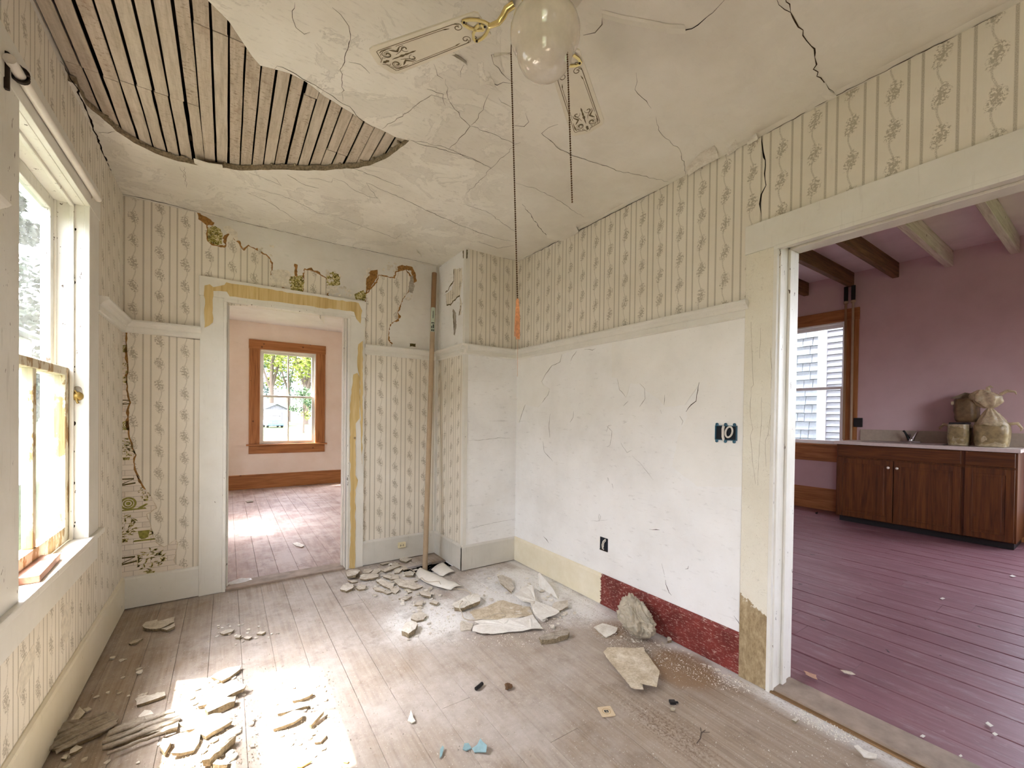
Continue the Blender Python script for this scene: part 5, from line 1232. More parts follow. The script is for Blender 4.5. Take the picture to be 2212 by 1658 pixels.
# ------------------------------------------------------------------ wood block on the sill
A_, B_, C_ = bp(22, 1262, 2, .667), bp(72, 1260, 2, .667), bp(135, 1207, 2, .667)
wbk = MB(); x1, ya, yb = XL + .008, B_.y, C_.y
wbk.box((-.034, 0, 0), (.034, yb - ya, .026))
o = wbk.build('wood_block', M['pink_wood'], None, bevel=.003, label='pinkish wooden block lying on the near window sill', cat='wood block'); o.location = (XL - .014, ya, .6672); o.rotation_euler = (0, 0, math.radians(3))

# ------------------------------------------------------------------ tall pipe in the corner
pt = Vector((-.575, .700, 2.53)); pb = Vector((-.730, .470, -.10))
pipe = empty('vent_pipe', (pb.x, pb.y, 0), label='tall tan pipe leaning in the corner with pale green sticker near its top', cat='pipe')
L0 = pipe.location; d = pt - pb; q = pb + d * .875
mb = MB(); mb.tube([pb - L0, q - L0], .0215, 20); mb.build('pipe_body', M['pipe_tan'], pipe)
mb = MB(); mb.tube([q - L0, pt - L0], .0218, 20); mb.build('pipe_top', M['pipe_brown'], pipe, label='browner bare top end')
mb = MB(); s0, s1 = pb + d * .795, pb + d * .878; ax_ = d.normalized(); fx = (CAM - s0); fx = (fx - ax_ * fx.dot(ax_)).normalized(); sx = ax_.cross(fx)
def arc(z0, z1, a0, a1, r_): 
    P = []
    for k in range(9):
        a = a0 + (a1 - a0) * k / 8; P.append((fx * math.cos(a) + sx * math.sin(a)) * r_)
    vs = [z0 + p - L0 for p in P] + [z1 + p - L0 for p in P]
    return vs, [(i, i + 1, 10 + i, 9 + i) for i in range(8)]
mb.add(*arc(s0, s1, -.9, .9, .0226)); st_ = mb.build('sticker', M['sticker'], pipe, label='pale green sticker')
mb = MB()
for (u0, u1, a0, a1) in ((.02, .10, -.5, .0), (.02, .10, .15, .6), (.14, .24, -.6, -.2), (.14, .30, .0, .5), (.34, .38, -.6, .6), (.55, .85, -.1, .15)):
    mb.add(*arc(s0.lerp(s1, u0), s0.lerp(s1, u1), a0, a1, .0229))
mb.build('sticker_print', M['ink'], st_, kind='stuff')
sp = MB(); sp.tube([(-.07, -.10, .03), (.0, -.055, .035), (.05, -.05, .02)], [.016, .016, .014], 12)
stub = sp.build('pipe_stub', M['black'], None, label='short black pipe end in the floor hole beside the tan pipe', cat='pipe'); stub.location = (-.70, .455, -.052)

# ------------------------------------------------------------------ electrical things on the walls
oc = bp(867, 1176, 1, YB - .018)
out = empty('wall_outlet', (oc.x, YB - .018, oc.z), label='small ivory surface outlet on the baseboard beside the tan pipe', cat='outlet')
mb = MB(); mb.box((-.034, -.020, -.024), (.034, 0, .026)); mb.build('outlet_body', M['outlet'], out, bevel=.006)
mb = MB(); mb.box((-.016, -.0212, -.008), (-.012, -.0195, .008)); mb.box((.010, -.0212, -.008), (.014, -.0195, .008)); mb.blob((-.002, -.0205, .0), .003, .001, .003, 1, 0); mb.build('outlet_slots', M['black'], out)
bx0, bx1 = bp(1547, 913, 0, 0.0), bp(1593, 957, 0, 0.0)
jc = Vector((0, (bx0.y + bx1.y) / 2, (bx0.z + bx1.z) / 2)); hw, hh = abs(bx0.y - bx1.y) / 2, abs(bx0.z - bx1.z) / 2 - .012
jb = empty('junction_box', jc, label='square blue electrical box with white cables, open in the right wall', cat='electrical box')
mb = MB(); t = .004
for a, b_ in (((-.012, -hw, -hh), (.0, -hw + t, hh)), ((-.012, hw - t, -hh), (.0, hw, hh)), ((-.012, -hw, -hh), (.0, hw, -hh + t)), ((-.012, -hw, hh - t), (.0, hw, hh))): mb.box(a, b_)
mb.build('box_rim', M['box_blue'], jb, bevel=.0015)
mb = MB(); mb.box((-.0035, -hw + t, -hh + t), (-.0018, hw - t, hh - t)); mb.build('box_inside', M['box_dark'], jb)
for yy in (-hw + .011, 0, hw - .011):
    for s in (1, -1):
        mb = MB(); mb.lathe([(.008, 0), (.008, .003), (.0001, .003)], seg=12); mb.lathe([(.0022, .003), (.0022, .0036), (.0001, .0036)], seg=8)
        mb.v = [Vector((-.009 - p.z, yy + p.x, s * (hh + .005) + p.y)) for p in mb.v]; mb.build('screw_ear', M['box_blue'], jb)
mb = MB(); mb.tube([(-.004, .012, .042), (-.011, .013, .02), (-.012, .012, -.02), (-.006, .010, -.04)], .0068, 8); mb.build('cable', M['wire_white'], jb)
P = [Vector((-.011, -.018 + .020 * math.cos(a) * .8 - .008 * math.sin(a), .005 + .026 * math.sin(a) + .006 * math.cos(a))) for a in [k * 6.283 / 18 for k in range(19)]]
mb = MB(); mb.tube(P, .0046, 8, False); mb.build('cable', M['wire_white'], jb)
b0, b1 = bp(1297, 1158, 0, 0.0), bp(1313, 1192, 0, 0.0); lc = Vector((0, (b0.y + b1.y) / 2, (b0.z + b1.z) / 2)); hw, hh = abs(b0.y - b1.y) / 2, abs(b0.z - b1.z) / 2
ob = empty('outlet_hole', lc, label='narrow black outlet opening low in the right wall with looped white wire', cat='electrical box')
mb = MB(); mb.box((-.0032, -hw, -hh), (-.0005, hw, hh)); mb.build('dark_box', M['box_dark'], ob)
mb = MB(); mb.box((-.005, -hw, -hh), (-.002, hw, -hh + .008)); mb.build('box_lip', M['dark_iron'], ob)
mb = MB(); mb.tube([(-.006, -.018, .038), (-.010, .0, .02), (-.012, .006, -.005), (-.010, .004, -.028), (-.005, -.004, -.034)], .0042, 7); mb.tube([(-.006, -.02, .030), (-.009, -.006, .012), (-.010, -.003, -.02)], .003, 7); mb.build('cable', M['wire_white'], ob)

# ------------------------------------------------------------------ fallen plaster, paper and litter
def trace(name, mat, px, th, label, cat, group=None, tilt=0.0, dirx=(1, 0), z=0.001, edge=None, seed=0, rough=.003, parent=None, warp=0.0):
    """a broken flat piece on the floor: outline seen in the photograph, real thickness, slightly uneven"""
    P = [bp(x, y, 2, 0.004) for x, y in px]
    c = sum(P, Vector()) / len(P); P = [p - c for p in P]
    P = jag([Vector((p.x, p.y)) for p in P], .02, rough, seed, closed=True)
    rr = random.Random(seed + 1); dx = Vector(dirx).normalized()
    lo_ = min(p.dot(dx) for p in P)
    n = len(P); tops, bots = [], []
    for p in P:
        zz = (p.dot(dx) - lo_) * tilt + warp * (mnoise.noise(Vector((p.x * 9, p.y * 9, seed))) + .35)
        zz = max(zz, 0)
        tops.append(Vector((p.x, p.y, zz + th * rr.uniform(.82, 1.08)))); k = rr.uniform(.90, .98); bots.append(Vector((p.x * k, p.y * k, zz)))
    cz = sum((t.z for t in tops)) / n
    ins = [Vector((p.x * .55, p.y * .55, (t.z * .6 + cz * .4) + rr.uniform(-.12, .25) * th)) for p, t in zip(P, tops)]
    ct = Vector((0, 0, cz + .1 * th)); mb = MB()
    vs = bots + tops + ins + [ct]
    fs = [(i, (i + 1) % n, n + (i + 1) % n, n + i) for i in range(n)] + [(n + i, n + (i + 1) % n, 2 * n + (i + 1) % n, 2 * n + i) for i in range(n)] + [(2 * n + i, 2 * n + (i + 1) % n, 3 * n) for i in range(n)] + [tuple(range(n - 1, -1, -1))]
    mb.add(vs, fs)
    o = mb.build(name, M[mat], parent, label=label, cat=cat, group=group)
    if edge:
        o.data.materials.append(M[edge])
        for i in range(n): o.data.polygons[i].material_index = 1
    o.location = (c.x, c.y, z)
    return o
K3 = 3.95
def c3(*p): return crop(700, 1130, K3, p)
def c4(*p): return crop(1180, 1130, S7, p)
def c1(*p): return crop(0, 1300, 4.608, p)
def c2(*p): return crop(440, 1300, 4.608, p)
PF = 'plaster fragment'; gA = 'plaster fragments in the heap by the back doorway'
heap = [
 (c3((185, 440), (215, 410), (280, 408), (305, 435), (270, 480), (200, 490)), .020, 'thick plaster lump nearest the right jamb of the back doorway'),
 (c3((305, 455), (340, 440), (470, 440), (460, 475), (350, 500), (305, 490)), .014, 'long flat plaster slab just right of the doorway lump'),
 (c3((480, 415), (620, 350), (660, 365), (520, 430)), .010, 'slanting narrow plaster slab under the ivory outlet'),
 (c3((500, 470), (560, 440), (640, 450), (640, 480), (570, 490)), .012, 'rounded plaster slab in the middle of the heap'),
 (c3((595, 400), (640, 385), (670, 400), (640, 430), (600, 430)), .011, None),
 (c3((640, 310), (700, 290), (750, 310), (700, 340), (650, 330)), .011, 'plaster piece closest to the baseboard left of the tan pipe'),
 (c3((680, 425), (740, 415), (775, 430), (760, 460), (690, 455)), .013, 'plaster piece beside the left tip of the white bent sheet'),
 (c3((440, 500), (480, 490), (600, 530), (580, 570), (500, 540)), .012, None),
 (c3((590, 520), (640, 505), (780, 520), (845, 550), (770, 575), (640, 560)), .013, 'longest plaster slab of the heap, lying left of the bent sheet'),
 (c3((135, 575), (165, 540), (255, 535), (245, 570), (190, 592)), .016, 'lone plaster lump left of the heap in front of the doorway'),
 (c3((270, 560), (300, 530), (360, 540), (350, 570), (300, 575)), .014, None),
 (c3((415, 555), (450, 550), (530, 575), (500, 590), (440, 580)), .011, None),
 (c3((560, 555), (620, 540), (645, 575), (610, 610), (570, 590)), .012, None),
 (c3((495, 595), (550, 580), (590, 590), (540, 612)), .010, None),
 (c3((810, 600), (850, 580), (920, 620), (910, 650), (830, 635)), .014, 'pale plaster chip in front of the white bent sheet'),
 (c3((635, 650), (700, 625), (750, 630), (700, 665)), .010, None), (c3((700, 565), (730, 560), (750, 590), (715, 600)), .010, None),
 (c3((790, 680), (850, 665), (840, 710), (770, 705)), .011, None), (c3((900, 690), (930, 670), (980, 680), (960, 705)), .012, None),
 (c3((740, 830), (760, 790), (830, 770), (880, 790), (850, 830), (790, 845)), .012, None),
 (c3((420, 410), (470, 395), (490, 410), (450, 435), (400, 432)), .010, None), (c3((340, 400), (390, 390), (420, 405), (380, 430), (330, 430)), .010, None), (c3((560, 360), (600, 340), (640, 345), (600, 370)), .009, None),
 (c3((475, 350), (540, 335), (560, 345), (500, 362)), .008, None), (c3((650, 385), (700, 375), (720, 395), (680, 410)), .009, None), (c3((200, 500), (260, 490), (290, 500), (240, 515)), .009, None), (c3((700, 500), (760, 480), (800, 495), (740, 510)), .010, None)]
ORD = 'leftmost second third fourth fifth sixth seventh eighth ninth tenth eleventh twelfth thirteenth fourteenth fifteenth sixteenth seventeenth eighteenth nineteenth twentieth'.split()
small = sorted((min(p[0] for p in px), k) for k, (px, th, lb) in enumerate(heap) if not lb)
place = {k: i for i, (_, k) in enumerate(small)}
for k, (px, th, lb) in enumerate(heap):
    o = trace('plaster_fragment', 'chunk', px, th, lb or (ORD[place[k]] + (' small' if place[k] == 0 else ' from left of the small') + ' plaster chips in the heap by the back doorway').replace('leftmost small', 'leftmost of the small'), PF, gA, tilt=R_.uniform(0, .12), dirx=(R_.uniform(-1, 1), R_.uniform(-1, 1)), edge='plaster_core', seed=300 + k)
    # upper pieces of the heap rest on the rubble below
singles = [
 ('plaster_fragment', 'chunk_white', c3((660, 960), (690, 900), (760, 880), (800, 900), (780, 940), (720, 980)), .030, 'thick white plaster chunk at the front edge of the white dust', PF, .08, (0, 1)),
 ('plaster_fragment', 'chunk_white', c3((1100, 710), (1230, 650), (1310, 635), (1335, 660), (1330, 700), (1170, 755), (1110, 745)), .026, 'big sloped-edge plaster block beside the thin looped cable', PF, .05, (1, 0)),
 ('plaster_fragment', 'chunk_grey', c3((1830, 1000), (1880, 980), (2080, 930), (2095, 960), (2080, 985), (1950, 1022), (1850, 1030)), .028, 'long dark grey plaster strip near the floor seam, right of the torn paper', PF, .0, (1, 0)),
 ('plaster_fragment', 'chunk', c3((1940, 730), (1960, 690), (2080, 680), (2080, 730), (2010, 755)), .010, 'pinkish plaster piece by the cream baseboard', PF, .1, (1, 0)),
 ('plaster_fragment', 'chunk', c3((1480, 490), (1520, 475), (1600, 490), (1625, 560), (1600, 600), (1500, 540)), .012, 'plaster slab in the dust in front of the alcove baseboard', PF, .2, (-1, 1)),
 ('plaster_fragment', 'chunk_white', c4((405, 890), (480, 860), (610, 900), (590, 940), (510, 975), (450, 930)), .006, 'flat white scrap left of the crumpled grey bag', PF, .05, (1, 0)),
 ('plaster_fragment', 'chunk_white', c4((1030, 985), (1065, 980), (1070, 1010), (1035, 1020)), .016, 'little white cube of plaster right of the crumpled grey bag', PF, .0, (1, 0)),
 ('plaster_fragment', 'chunk', c1((1415, 265), (1450, 235), (1565, 205), (1570, 225), (1735, 180), (1735, 220), (1600, 285), (1450, 290)), .018, 'pale plaster slab alone on the floor near the left baseboard corner', PF, .06, (0, 1)),
 ('plaster_fragment', 'chunk', c1((1600, 287), (1738, 232), (1740, 262), (1660, 296)), .016, 'smaller half broken off the lone slab near the left corner', PF, .03, (1, 0)),
 ('plaster_fragment', 'chunk', c1((1280, 420), (1320, 395), (1425, 380), (1360, 420), (1300, 430)), .010, 'thin plaster flake below the lone slab near the left corner', PF, .1, (1, 0)),
 ('plaster_fragment', 'chunk', c1((1340, 995), (1380, 975), (1640, 920), (1645, 950), (1500, 1000), (1360, 1040)), .012, 'narrow grey plaster strip left of the first sun patch', PF, .12, (0, 1)),
 ('plaster_fragment', 'chunk_white', c1((1375, 1140), (1440, 1080), (1500, 1090), (1530, 1130), (1440, 1170)), .006, 'white paint flake on the ridged plaster slabs', PF, .12, (1, 0)),
 ('plaster_fragment', 'chunk', c1((755, 1140), (790, 1090), (850, 1130), (800, 1180), (690, 1230)), .012, 'kite-shaped plaster chip against the left baseboard', PF, .15, (0, 1)),
 ('plaster_fragment', 'chunk', c1((820, 1080), (880, 1060), (915, 1080), (860, 1102)), .009, 'flat plaster chip right of the kite-shaped one by the left baseboard', PF, .1, (1, 0)),
 ('plaster_fragment', 'chunk_white', c1((690, 1530), (700, 1480), (760, 1440), (825, 1465), (760, 1510)), .010, 'cream plaster chip near the bottom of the left baseboard', PF, .1, (1, 0)),
 ('plaster_fragment', 'chunk_white', c1((610, 1570), (640, 1545), (678, 1545), (660, 1582)), .010, 'smaller cream chip just below another near the left baseboard', PF, .1, (1, 0)),
 ('plaster_fragment', 'chunk', c1((1590, 1490), (1620, 1400), (1705, 1400), (1700, 1440), (1640, 1540)), .022, 'squarish plaster block left of the big sunlit slab', PF, .08, (1, 0)),
 ('plaster_slab', 'chunk_white', c1((1700, 1560), (1790, 1420), (1990, 1275), (1995, 1350), (1980, 1420), (1930, 1500), (1800, 1545)), .016, 'big white plaster slab at the lower left of the first sun patch', 'plaster slab', .16, (-1, .3)),
 ('plaster_slab', 'chunk_white', c1((1780, 1235), (1880, 1190), (1990, 1165), (2200, 1130), (2230, 1180), (2120, 1240), (2010, 1270), (1860, 1300)), .014, 'white plaster slab in the middle of the first sun patch', 'plaster slab', .05, (0, 1)),
 ('plaster_slab', 'chunk_white', c2((-60, 1060), (60, 880), (250, 868), (430, 880), (400, 920), (300, 960), (180, 1010), (20, 1050)), .016, 'large white slab propped on a dark lump in the first sun patch', 'plaster slab', .10, (1, -.2)),
 ('plaster_fragment', 'chunk_grey', c2((10, 1110), (60, 1050), (150, 1020), (320, 985), (310, 1035), (130, 1110), (40, 1145)), .030, 'dark brown lump under the propped white slab', PF, 0, (1, 0)),
 ('plaster_slab', 'chunk_white', c2((-70, 1330), (0, 1205), (150, 1172), (290, 1225), (160, 1300), (20, 1370)), .018, 'cracked white slab below the propped one in the first sun patch', 'plaster slab', .06, (1, 0)),
 ('plaster_slab', 'chunk', c2((70, 770), (150, 720), (240, 682), (375, 660), (360, 700), (270, 760), (180, 806)), .014, 'grey plaster slab at the top edge of the first sun patch', 'plaster slab', .06, (0, 1)),
 ('plaster_slab', 'chunk_white', c2((735, 1135), (820, 1060), (890, 1030), (1000, 1015), (1060, 1030), (1040, 1060), (880, 1105)), .012, 'white plaster slab high in the second sun patch', 'plaster slab', .06, (0, -1)),
 ('plaster_fragment', 'chunk_white', c2((880, 1000), (930, 930), (1080, 908), (1092, 935), (1040, 968), (960, 990)), .012, 'bright plaster piece at the top of the second sun patch', PF, .1, (1, 0)),
 ('plaster_slab', 'chunk_white', c2((690, 1285), (760, 1180), (900, 1120), (990, 1130), (985, 1180), (900, 1230), (800, 1262)), .014, 'white slab at the left middle of the second sun patch', 'plaster slab', .1, (1, 0)),
 ('plaster_fragment', 'chunk_white', c2((1050, 1245), (1110, 1170), (1198, 1108), (1200, 1140), (1130, 1200), (1070, 1255)), .018, 'slanted white piece casting a dark shadow in the second sun patch', PF, .18, (1, 1)),
 ('plaster_fragment', 'chunk_white', c2((1100, 1410), (1120, 1335), (1200, 1298), (1222, 1345), (1165, 1405)), .010, 'flat white piece low in the second sun patch', PF, .06, (1, 0)),
 ('plaster_fragment', 'chunk_white', c2((1010, 1320), (1060, 1305), (1130, 1300), (1070, 1330)), .007, 'thin white sliver beside the low flat piece in the second sun patch', PF, .06, (1, 0)),
 ('plaster_strip', 'chunk', c2((-20, 1650), (110, 1520), (280, 1385), (325, 1395), (200, 1500), (60, 1640)), .030, 'long narrow plaster strip at the bottom of the first sun patch', PF, .04, (-1, 0)),
 ('plaster_fragment', 'chunk', c2((90, 1640), (130, 1600), (250, 1590), (235, 1650)), .014, 'plaster piece at the very bottom beside the long narrow strip', PF, .1, (1, 0)),
 ('plaster_fragment', 'chunk', c2((160, 312), (220, 288), (305, 290), (290, 312), (200, 332)), .010, 'grey chip topping the scatter right of the back-left corner', PF, .1, (1, 0)),
 ('plaster_fragment', 'chunk', c2((315, 365), (340, 335), (375, 350), (355, 372)), .012, 'small upright chip in the scatter of the far left floor', PF, .1, (1, 0)),
 ('plaster_fragment', 'chunk', c2((395, 365), (430, 348), (485, 360), (450, 380)), .010, 'flat chip in the scatter of the far left floor', PF, .1, (1, 0)),
 ('plaster_fragment', 'chunk', c2((525, 325), (560, 300), (620, 312), (580, 332)), .010, 'rightmost chip in the scatter of the far left floor', PF, .1, (1, 0)),
 ('plaster_fragment', 'chunk_white', c2((2030, 1190), (2062, 1098), (2108, 1188), (2070, 1208)), .006, 'lone white arrow-shaped chip on the bare boards', PF, .15, (0, 1)),
 ('paint_flake', 'orange_flake', c2((925, 1645), (960, 1605), (1020, 1585), (1082, 1588), (1040, 1610), (970, 1648)), .005, 'amber wood flake at the bottom of the second sun patch', 'paint flake', .06, (1, 0)),
 ('paint_flake', 'orange_flake', c2((1388, 1592), (1410, 1580), (1452, 1580), (1432, 1602)), .004, 'small amber flake at the right of the second sun patch bottom', 'paint flake', .06, (1, 0)),
 ('plaster_fragment', 'chunk_white', crop(1660, 1200, 3.62, [(668, 1490), (700, 1485), (740, 1520), (850, 1560), (845, 1585), (790, 1580), (745, 1570), (720, 1540)]), .006, 'jagged white scrap in front of the kitchen threshold', PF, .03, (1, 0)),
 ('plaster_fragment', 'chunk', crop(1660, 1200, 3.62, [(180, 1290), (210, 1278), (238, 1290), (215, 1308)]), .010, 'small plaster chip by the foot of the stripped door casing', PF, .1, (1, 0)),
]
for k, (nm, mt, px, th, lb, ct, tl, dx) in enumerate(singles):
    trace(nm, mt, px, th, lb, ct, None, tl, dx, edge='plaster_core' if th > .009 else None, seed=400 + k)
# ridged slabs lying keys-up
def ridged(px, label, seed, a, n):
    o = trace('plaster_slab', 'chunk_grey', px, .018, label, 'plaster slab', None, .02, (0, 1), edge='plaster_core', seed=seed)
    P = [bp(x, y, 2, .02) - o.location for x, y in px]; rr = random.Random(seed)
    u0 = min(P, key=lambda p: p.dot(a)); u1 = max(P, key=lambda p: p.dot(a)); a = a.normalized(); b_ = Vector((-a.y, a.x, 0))
    smin, smax = min(p.dot(b_) for p in P), max(p.dot(b_) for p in P)
    for k in range(n):
        s = smin + (smax - smin) * (k + .75) / (n + .5); mid = [p.dot(a) for p in P]; l0, l1 = min(mid), max(mid); f = .60 - .25 * abs((k + .5) / n - .5)
        m = (l0 + l1) / 2; h_ = (l1 - l0) * f / 1.15
        pts = [a * (m - h_ + 2 * h_ * t / 9) + b_ * (s + rr.uniform(-.003, .003)) + Vector((0, 0, .020 + rr.uniform(-.002, .003))) for t in range(10)]
        mb = MB(); mb.tube(pts, [rr.uniform(.005, .009) for _ in pts], 6); mb.build('plaster_ridge', M['chunk_grey'], o)
    return o
vx = lambda p, q: (bp(*q, 2, 0) - bp(*p, 2, 0))
ridged(c1((1015, 1480), (1090, 1310), (1300, 1210), (1740, 1095), (1800, 1180), (1770, 1280), (1400, 1370), (1200, 1430)), 'ridged grey slab of lath plaster nearest the first sun patch', 501, vx(c1((1015, 1480))[0], c1((1790, 1180))[0]), 4)
ridged(c1((500, 1500), (600, 1270), (650, 1232), (1140, 1130), (1192, 1180), (1150, 1240), (1000, 1330), (700, 1470)), 'ridged grey slab of lath plaster against the left baseboard', 502, vx(c1((500, 1500))[0], c1((1190, 1180))[0]), 4)
# paper and wallpaper scraps
trace('wallpaper_scrap', 'paper_tan', c4((485, 1110), (520, 1065), (760, 1085), (830, 1075), (850, 1130), (920, 1230), (965, 1300), (955, 1360), (940, 1445), (800, 1400), (830, 1450), (760, 1445), (720, 1430)), .0035, 'big tan triangular scrap of wallpaper backing on the bare boards', 'wallpaper scrap', None, .06, (.6, -1), z=.002, seed=510, warp=.012)
trace('wallpaper_scrap', 'paper_tan', c3((1240, 765), (1320, 730), (1530, 665), (1760, 720), (1780, 790), (1590, 825), (1290, 825)), .003, 'stained tan paper layer under the white sheets by the alcove', 'wallpaper scrap', None, .01, (1, 0), z=.002, seed=511, warp=.010)
trace('wallpaper_scrap', 'paper_white', c3((1265, 940), (1275, 890), (1330, 875), (1280, 845), (1590, 825), (1640, 815), (1780, 790), (1820, 840), (1870, 910), (1640, 935), (1350, 955)), .003, 'cream torn paper sheet with mould stains, nearest the bare boards', 'wallpaper scrap', None, .015, (0, 1), z=.004, seed=512, warp=.014)
trace('wallpaper_scrap', 'paper_white', c3((1620, 650), (1690, 580), (1740, 552), (1790, 590), (1800, 640), (1840, 700), (2010, 770), (1980, 800), (1850, 850), (1780, 790), (1760, 720)), .003, 'white paper sheet tangled in the dust below the cream baseboard', 'wallpaper scrap', None, .03, (0, 1), z=.008, seed=513, warp=.030)
trace('plaster_fragment', 'chunk', c3((1160, 850), (1180, 835), (1270, 860), (1255, 912), (1165, 918)), .008, 'flat grey piece left of the cream torn paper sheet', PF, None, .0, (1, 0), seed=514)
def bent_sheet(px, label, rise, seed):
    """a stiff curled sheet: long grid between two traced edges, humped in the middle"""
    A, B = px; n = len(A); K = 6; vs = []
    a3 = [bp(x, y, 2, .01) for x, y in A]; b3 = [bp(x, y, 2, .004) for x, y in B]
    c = sum(a3 + b3, Vector()) / (2 * n)
    for i in range(n):
        for k in range(K + 1):
            p = a3[i].lerp(b3[i], k / K); t = k / K
            p = p + Vector((0, 0, rise * math.sin(math.pi * min(1, t * .9)) * (.35 + .65 * math.sin(math.pi * (i + .6) / n)) + .004)); vs.append(p - Vector((c.x, c.y, 0)))
    m = len(vs); fs = [(i * (K + 1) + k, i * (K + 1) + k + 1, (i + 1) * (K + 1) + k + 1, (i + 1) * (K + 1) + k) for i in range(n - 1) for k in range(K)]
    mb = MB(); mb.add(vs, fs, True); o = mb.build('bent_sheet', M['sheet_white'], None, label=label, cat='sheet'); o.location = (c.x, c.y, 0)
    s = o.modifiers.new('thick', 'SOLIDIFY'); s.thickness = .0025; s.offset = 1
    return o
bent_sheet((c3((825, 382), (875, 406), (930, 430), (1000, 462), (1060, 492), (1120, 505), (1172, 540)), c3((785, 440), (810, 480), (855, 512), (930, 545), (990, 560), (1040, 572), (1080, 578))), 'bent clean white sheet in front of the tan pipe', .030, 1)
bent_sheet((c3((1015, 338), (1050, 365), (1085, 392), (1118, 415)), c3((915, 405), (950, 430), (985, 455), (1015, 458))), 'smaller bent white sheet between the tan pipe and the alcove', .020, 2)
# sheet standing against the baseboard
q = [bp(*p, 2, .0) for p in c3((1835, 545), (2000, 650))]
mb = MB(); b0, b1 = q; up = Vector((.02, .05, .11)); c = (b0 + b1) / 2
mb.prism([b0 - c + Vector((0, 0, .003)), b1 - c + Vector((0, 0, .003)), (b1 - c) * .5 + up * .45, (b0 - c) * .75 + up * .9, (b0 - c) * .95 + up * .8], (.003, .003, .0))
o = mb.build('paper_flap', M['paper_white'], None, label='white triangular scrap standing against the cream baseboard', cat='wallpaper scrap'); o.location = c
# cable on the floor
P = [bp(x, y, 2, .006) for x, y in c3((640, 358), (700, 380), (770, 415), (860, 540), (980, 545), (1100, 560), (1200, 572), (1248, 600), (1240, 640), (1190, 690), (1158, 740), (1165, 790), (1220, 825), (1300, 828), (1380, 810), (1480, 775), (1530, 775), (1545, 795), (1510, 800))]
P2 = []
for i in range(len(P) - 1):
    p0, p1, p2, p3 = P[max(i - 1, 0)], P[i], P[i + 1], P[min(i + 2, len(P) - 1)]
    for t in (0, .25, .5, .75):
        P2.append(.5 * ((2 * p1) + (p2 - p0) * t + (2 * p0 - 5 * p1 + 4 * p2 - p3) * t * t + (3 * p1 - p0 - 3 * p2 + p3) * t ** 3))
for i, p in enumerate(P2): p.z = .006 + (.040 if 10 < i < 17 else 0) + (.030 if 36 < i < 46 else 0) + .004
c = P2[0].copy(); mb = MB(); mb.tube([p - c + Vector((0, 0, c.z)) for p in P2], .0028, 7)
o = mb.build('cable', M['wire_dusty'], None, label='thin pale cable looping over the plaster from the pipe corner', cat='cable'); o.location = (c.x, c.y, 0)
# crumpled bag leaning on the red baseboard
def crumple(name, mat, base, w_, d_, h_, yaw, seed, label, cat, folds=7):
    bm = bmesh.new(); bmesh.ops.create_icosphere(bm, subdivisions=5, radius=1)
    for v in bm.verts:
        p = v.co.copy(); f = 0
        for k in range(folds):
            rr = random.Random(seed * 31 + k); nv = Vector((rr.uniform(-1, 1), rr.uniform(-1, 1), rr.uniform(-.5, .5))).normalized()
            f += (1 - abs(math.sin((p.dot(nv) * rr.uniform(3, 5) + rr.uniform(0, 6))))) ** 3 * rr.uniform(.5, 1)
        k2 = 1 + .20 * (f / folds * 3 - .8) + .28 * mnoise.noise(p * 1.3 + Vector((seed, 0, 0))) + .10 * mnoise.noise(p * 4 + Vector((seed, 3, 0)))
        tz = (p.z + 1) / 2; taper = 1.0 - .55 * tz + .12 * math.sin(tz * 5)
        v.co = Vector((p.x * w_ * taper * k2, p.y * d_ * taper * k2, max(0, (p.z * k2 + .9) / 1.9) * h_))
    me = bpy.data.meshes.new(name); bm.to_mesh(me); bm.free(); me.materials.append(M[mat])
    me.polygons.foreach_set('use_smooth', [True] * len(me.polygons))
    o = bpy.data.objects.new(name, me); COL.objects.link(o); o.location = base; o.rotation_euler = (0, 0, yaw)
    return prop(o, label, cat)
bg0 = bp(1388, 1374, 2, 0)
def slumped_bag(name, mat, base, label):
    """an empty plastic bag crushed into sharp folds, slumped on its side with the mouth pulled up to a crumpled peak"""
    bm = bmesh.new(); bmesh.ops.create_icosphere(bm, subdivisions=6, radius=1)
    rid = lambda p, f, o: 1 - min(1, abs(mnoise.noise(p * f + Vector((o, o * .7, 0)))) * 2.6)
    for v in bm.verts:
        p = v.co.copy(); w_ = Vector((mnoise.noise(p * 1.5 + Vector((4, 0, 0))), mnoise.noise(p * 1.5 + Vector((0, 9, 0))), mnoise.noise(p * 1.5 + Vector((0, 0, 5)))))
        q = p + w_ * .45; a_ = Vector((q.x, q.y, q.z * .45))
        k2 = .72 + .34 * rid(a_, 1.7, 3) + .22 * rid(a_, 3.1, 11) + .10 * rid(q, 6.5, 21) + .35 * mnoise.noise(p * 1.1 + Vector((2, 8, 1)))
        k2 *= 1 - .45 * math.exp(-((p - Vector((-.75, -.45, .45))).length / .42) ** 2)
        t = (p.z + 1) / 2; tp = 1.12 - .62 * t ** 1.3
        v.co = Vector((p.x * .062 * tp * k2 + .02 * t, p.y * .112 * tp * k2 + .045 * t - .02, max(.0006, .012 + t * .175 * (.75 + .35 * k2))))
        if v.co.z < .02: v.co.z = max(.0006, (v.co.z - .012) * 1.6)
    me = bpy.data.meshes.new(name); bm.to_mesh(me); bm.free(); me.materials.append(M[mat])
    me.polygons.foreach_set('use_smooth', [True] * len(me.polygons))
    o = bpy.data.objects.new(name, me); COL.objects.link(o); o.location = base
    return prop(o, label, 'plastic bag')
slumped_bag('plastic_bag', 'bag_grey', (bg0.x - .03, bg0.y + .03, .002), 'crumpled dusty grey plastic bag slumped against the red baseboard')
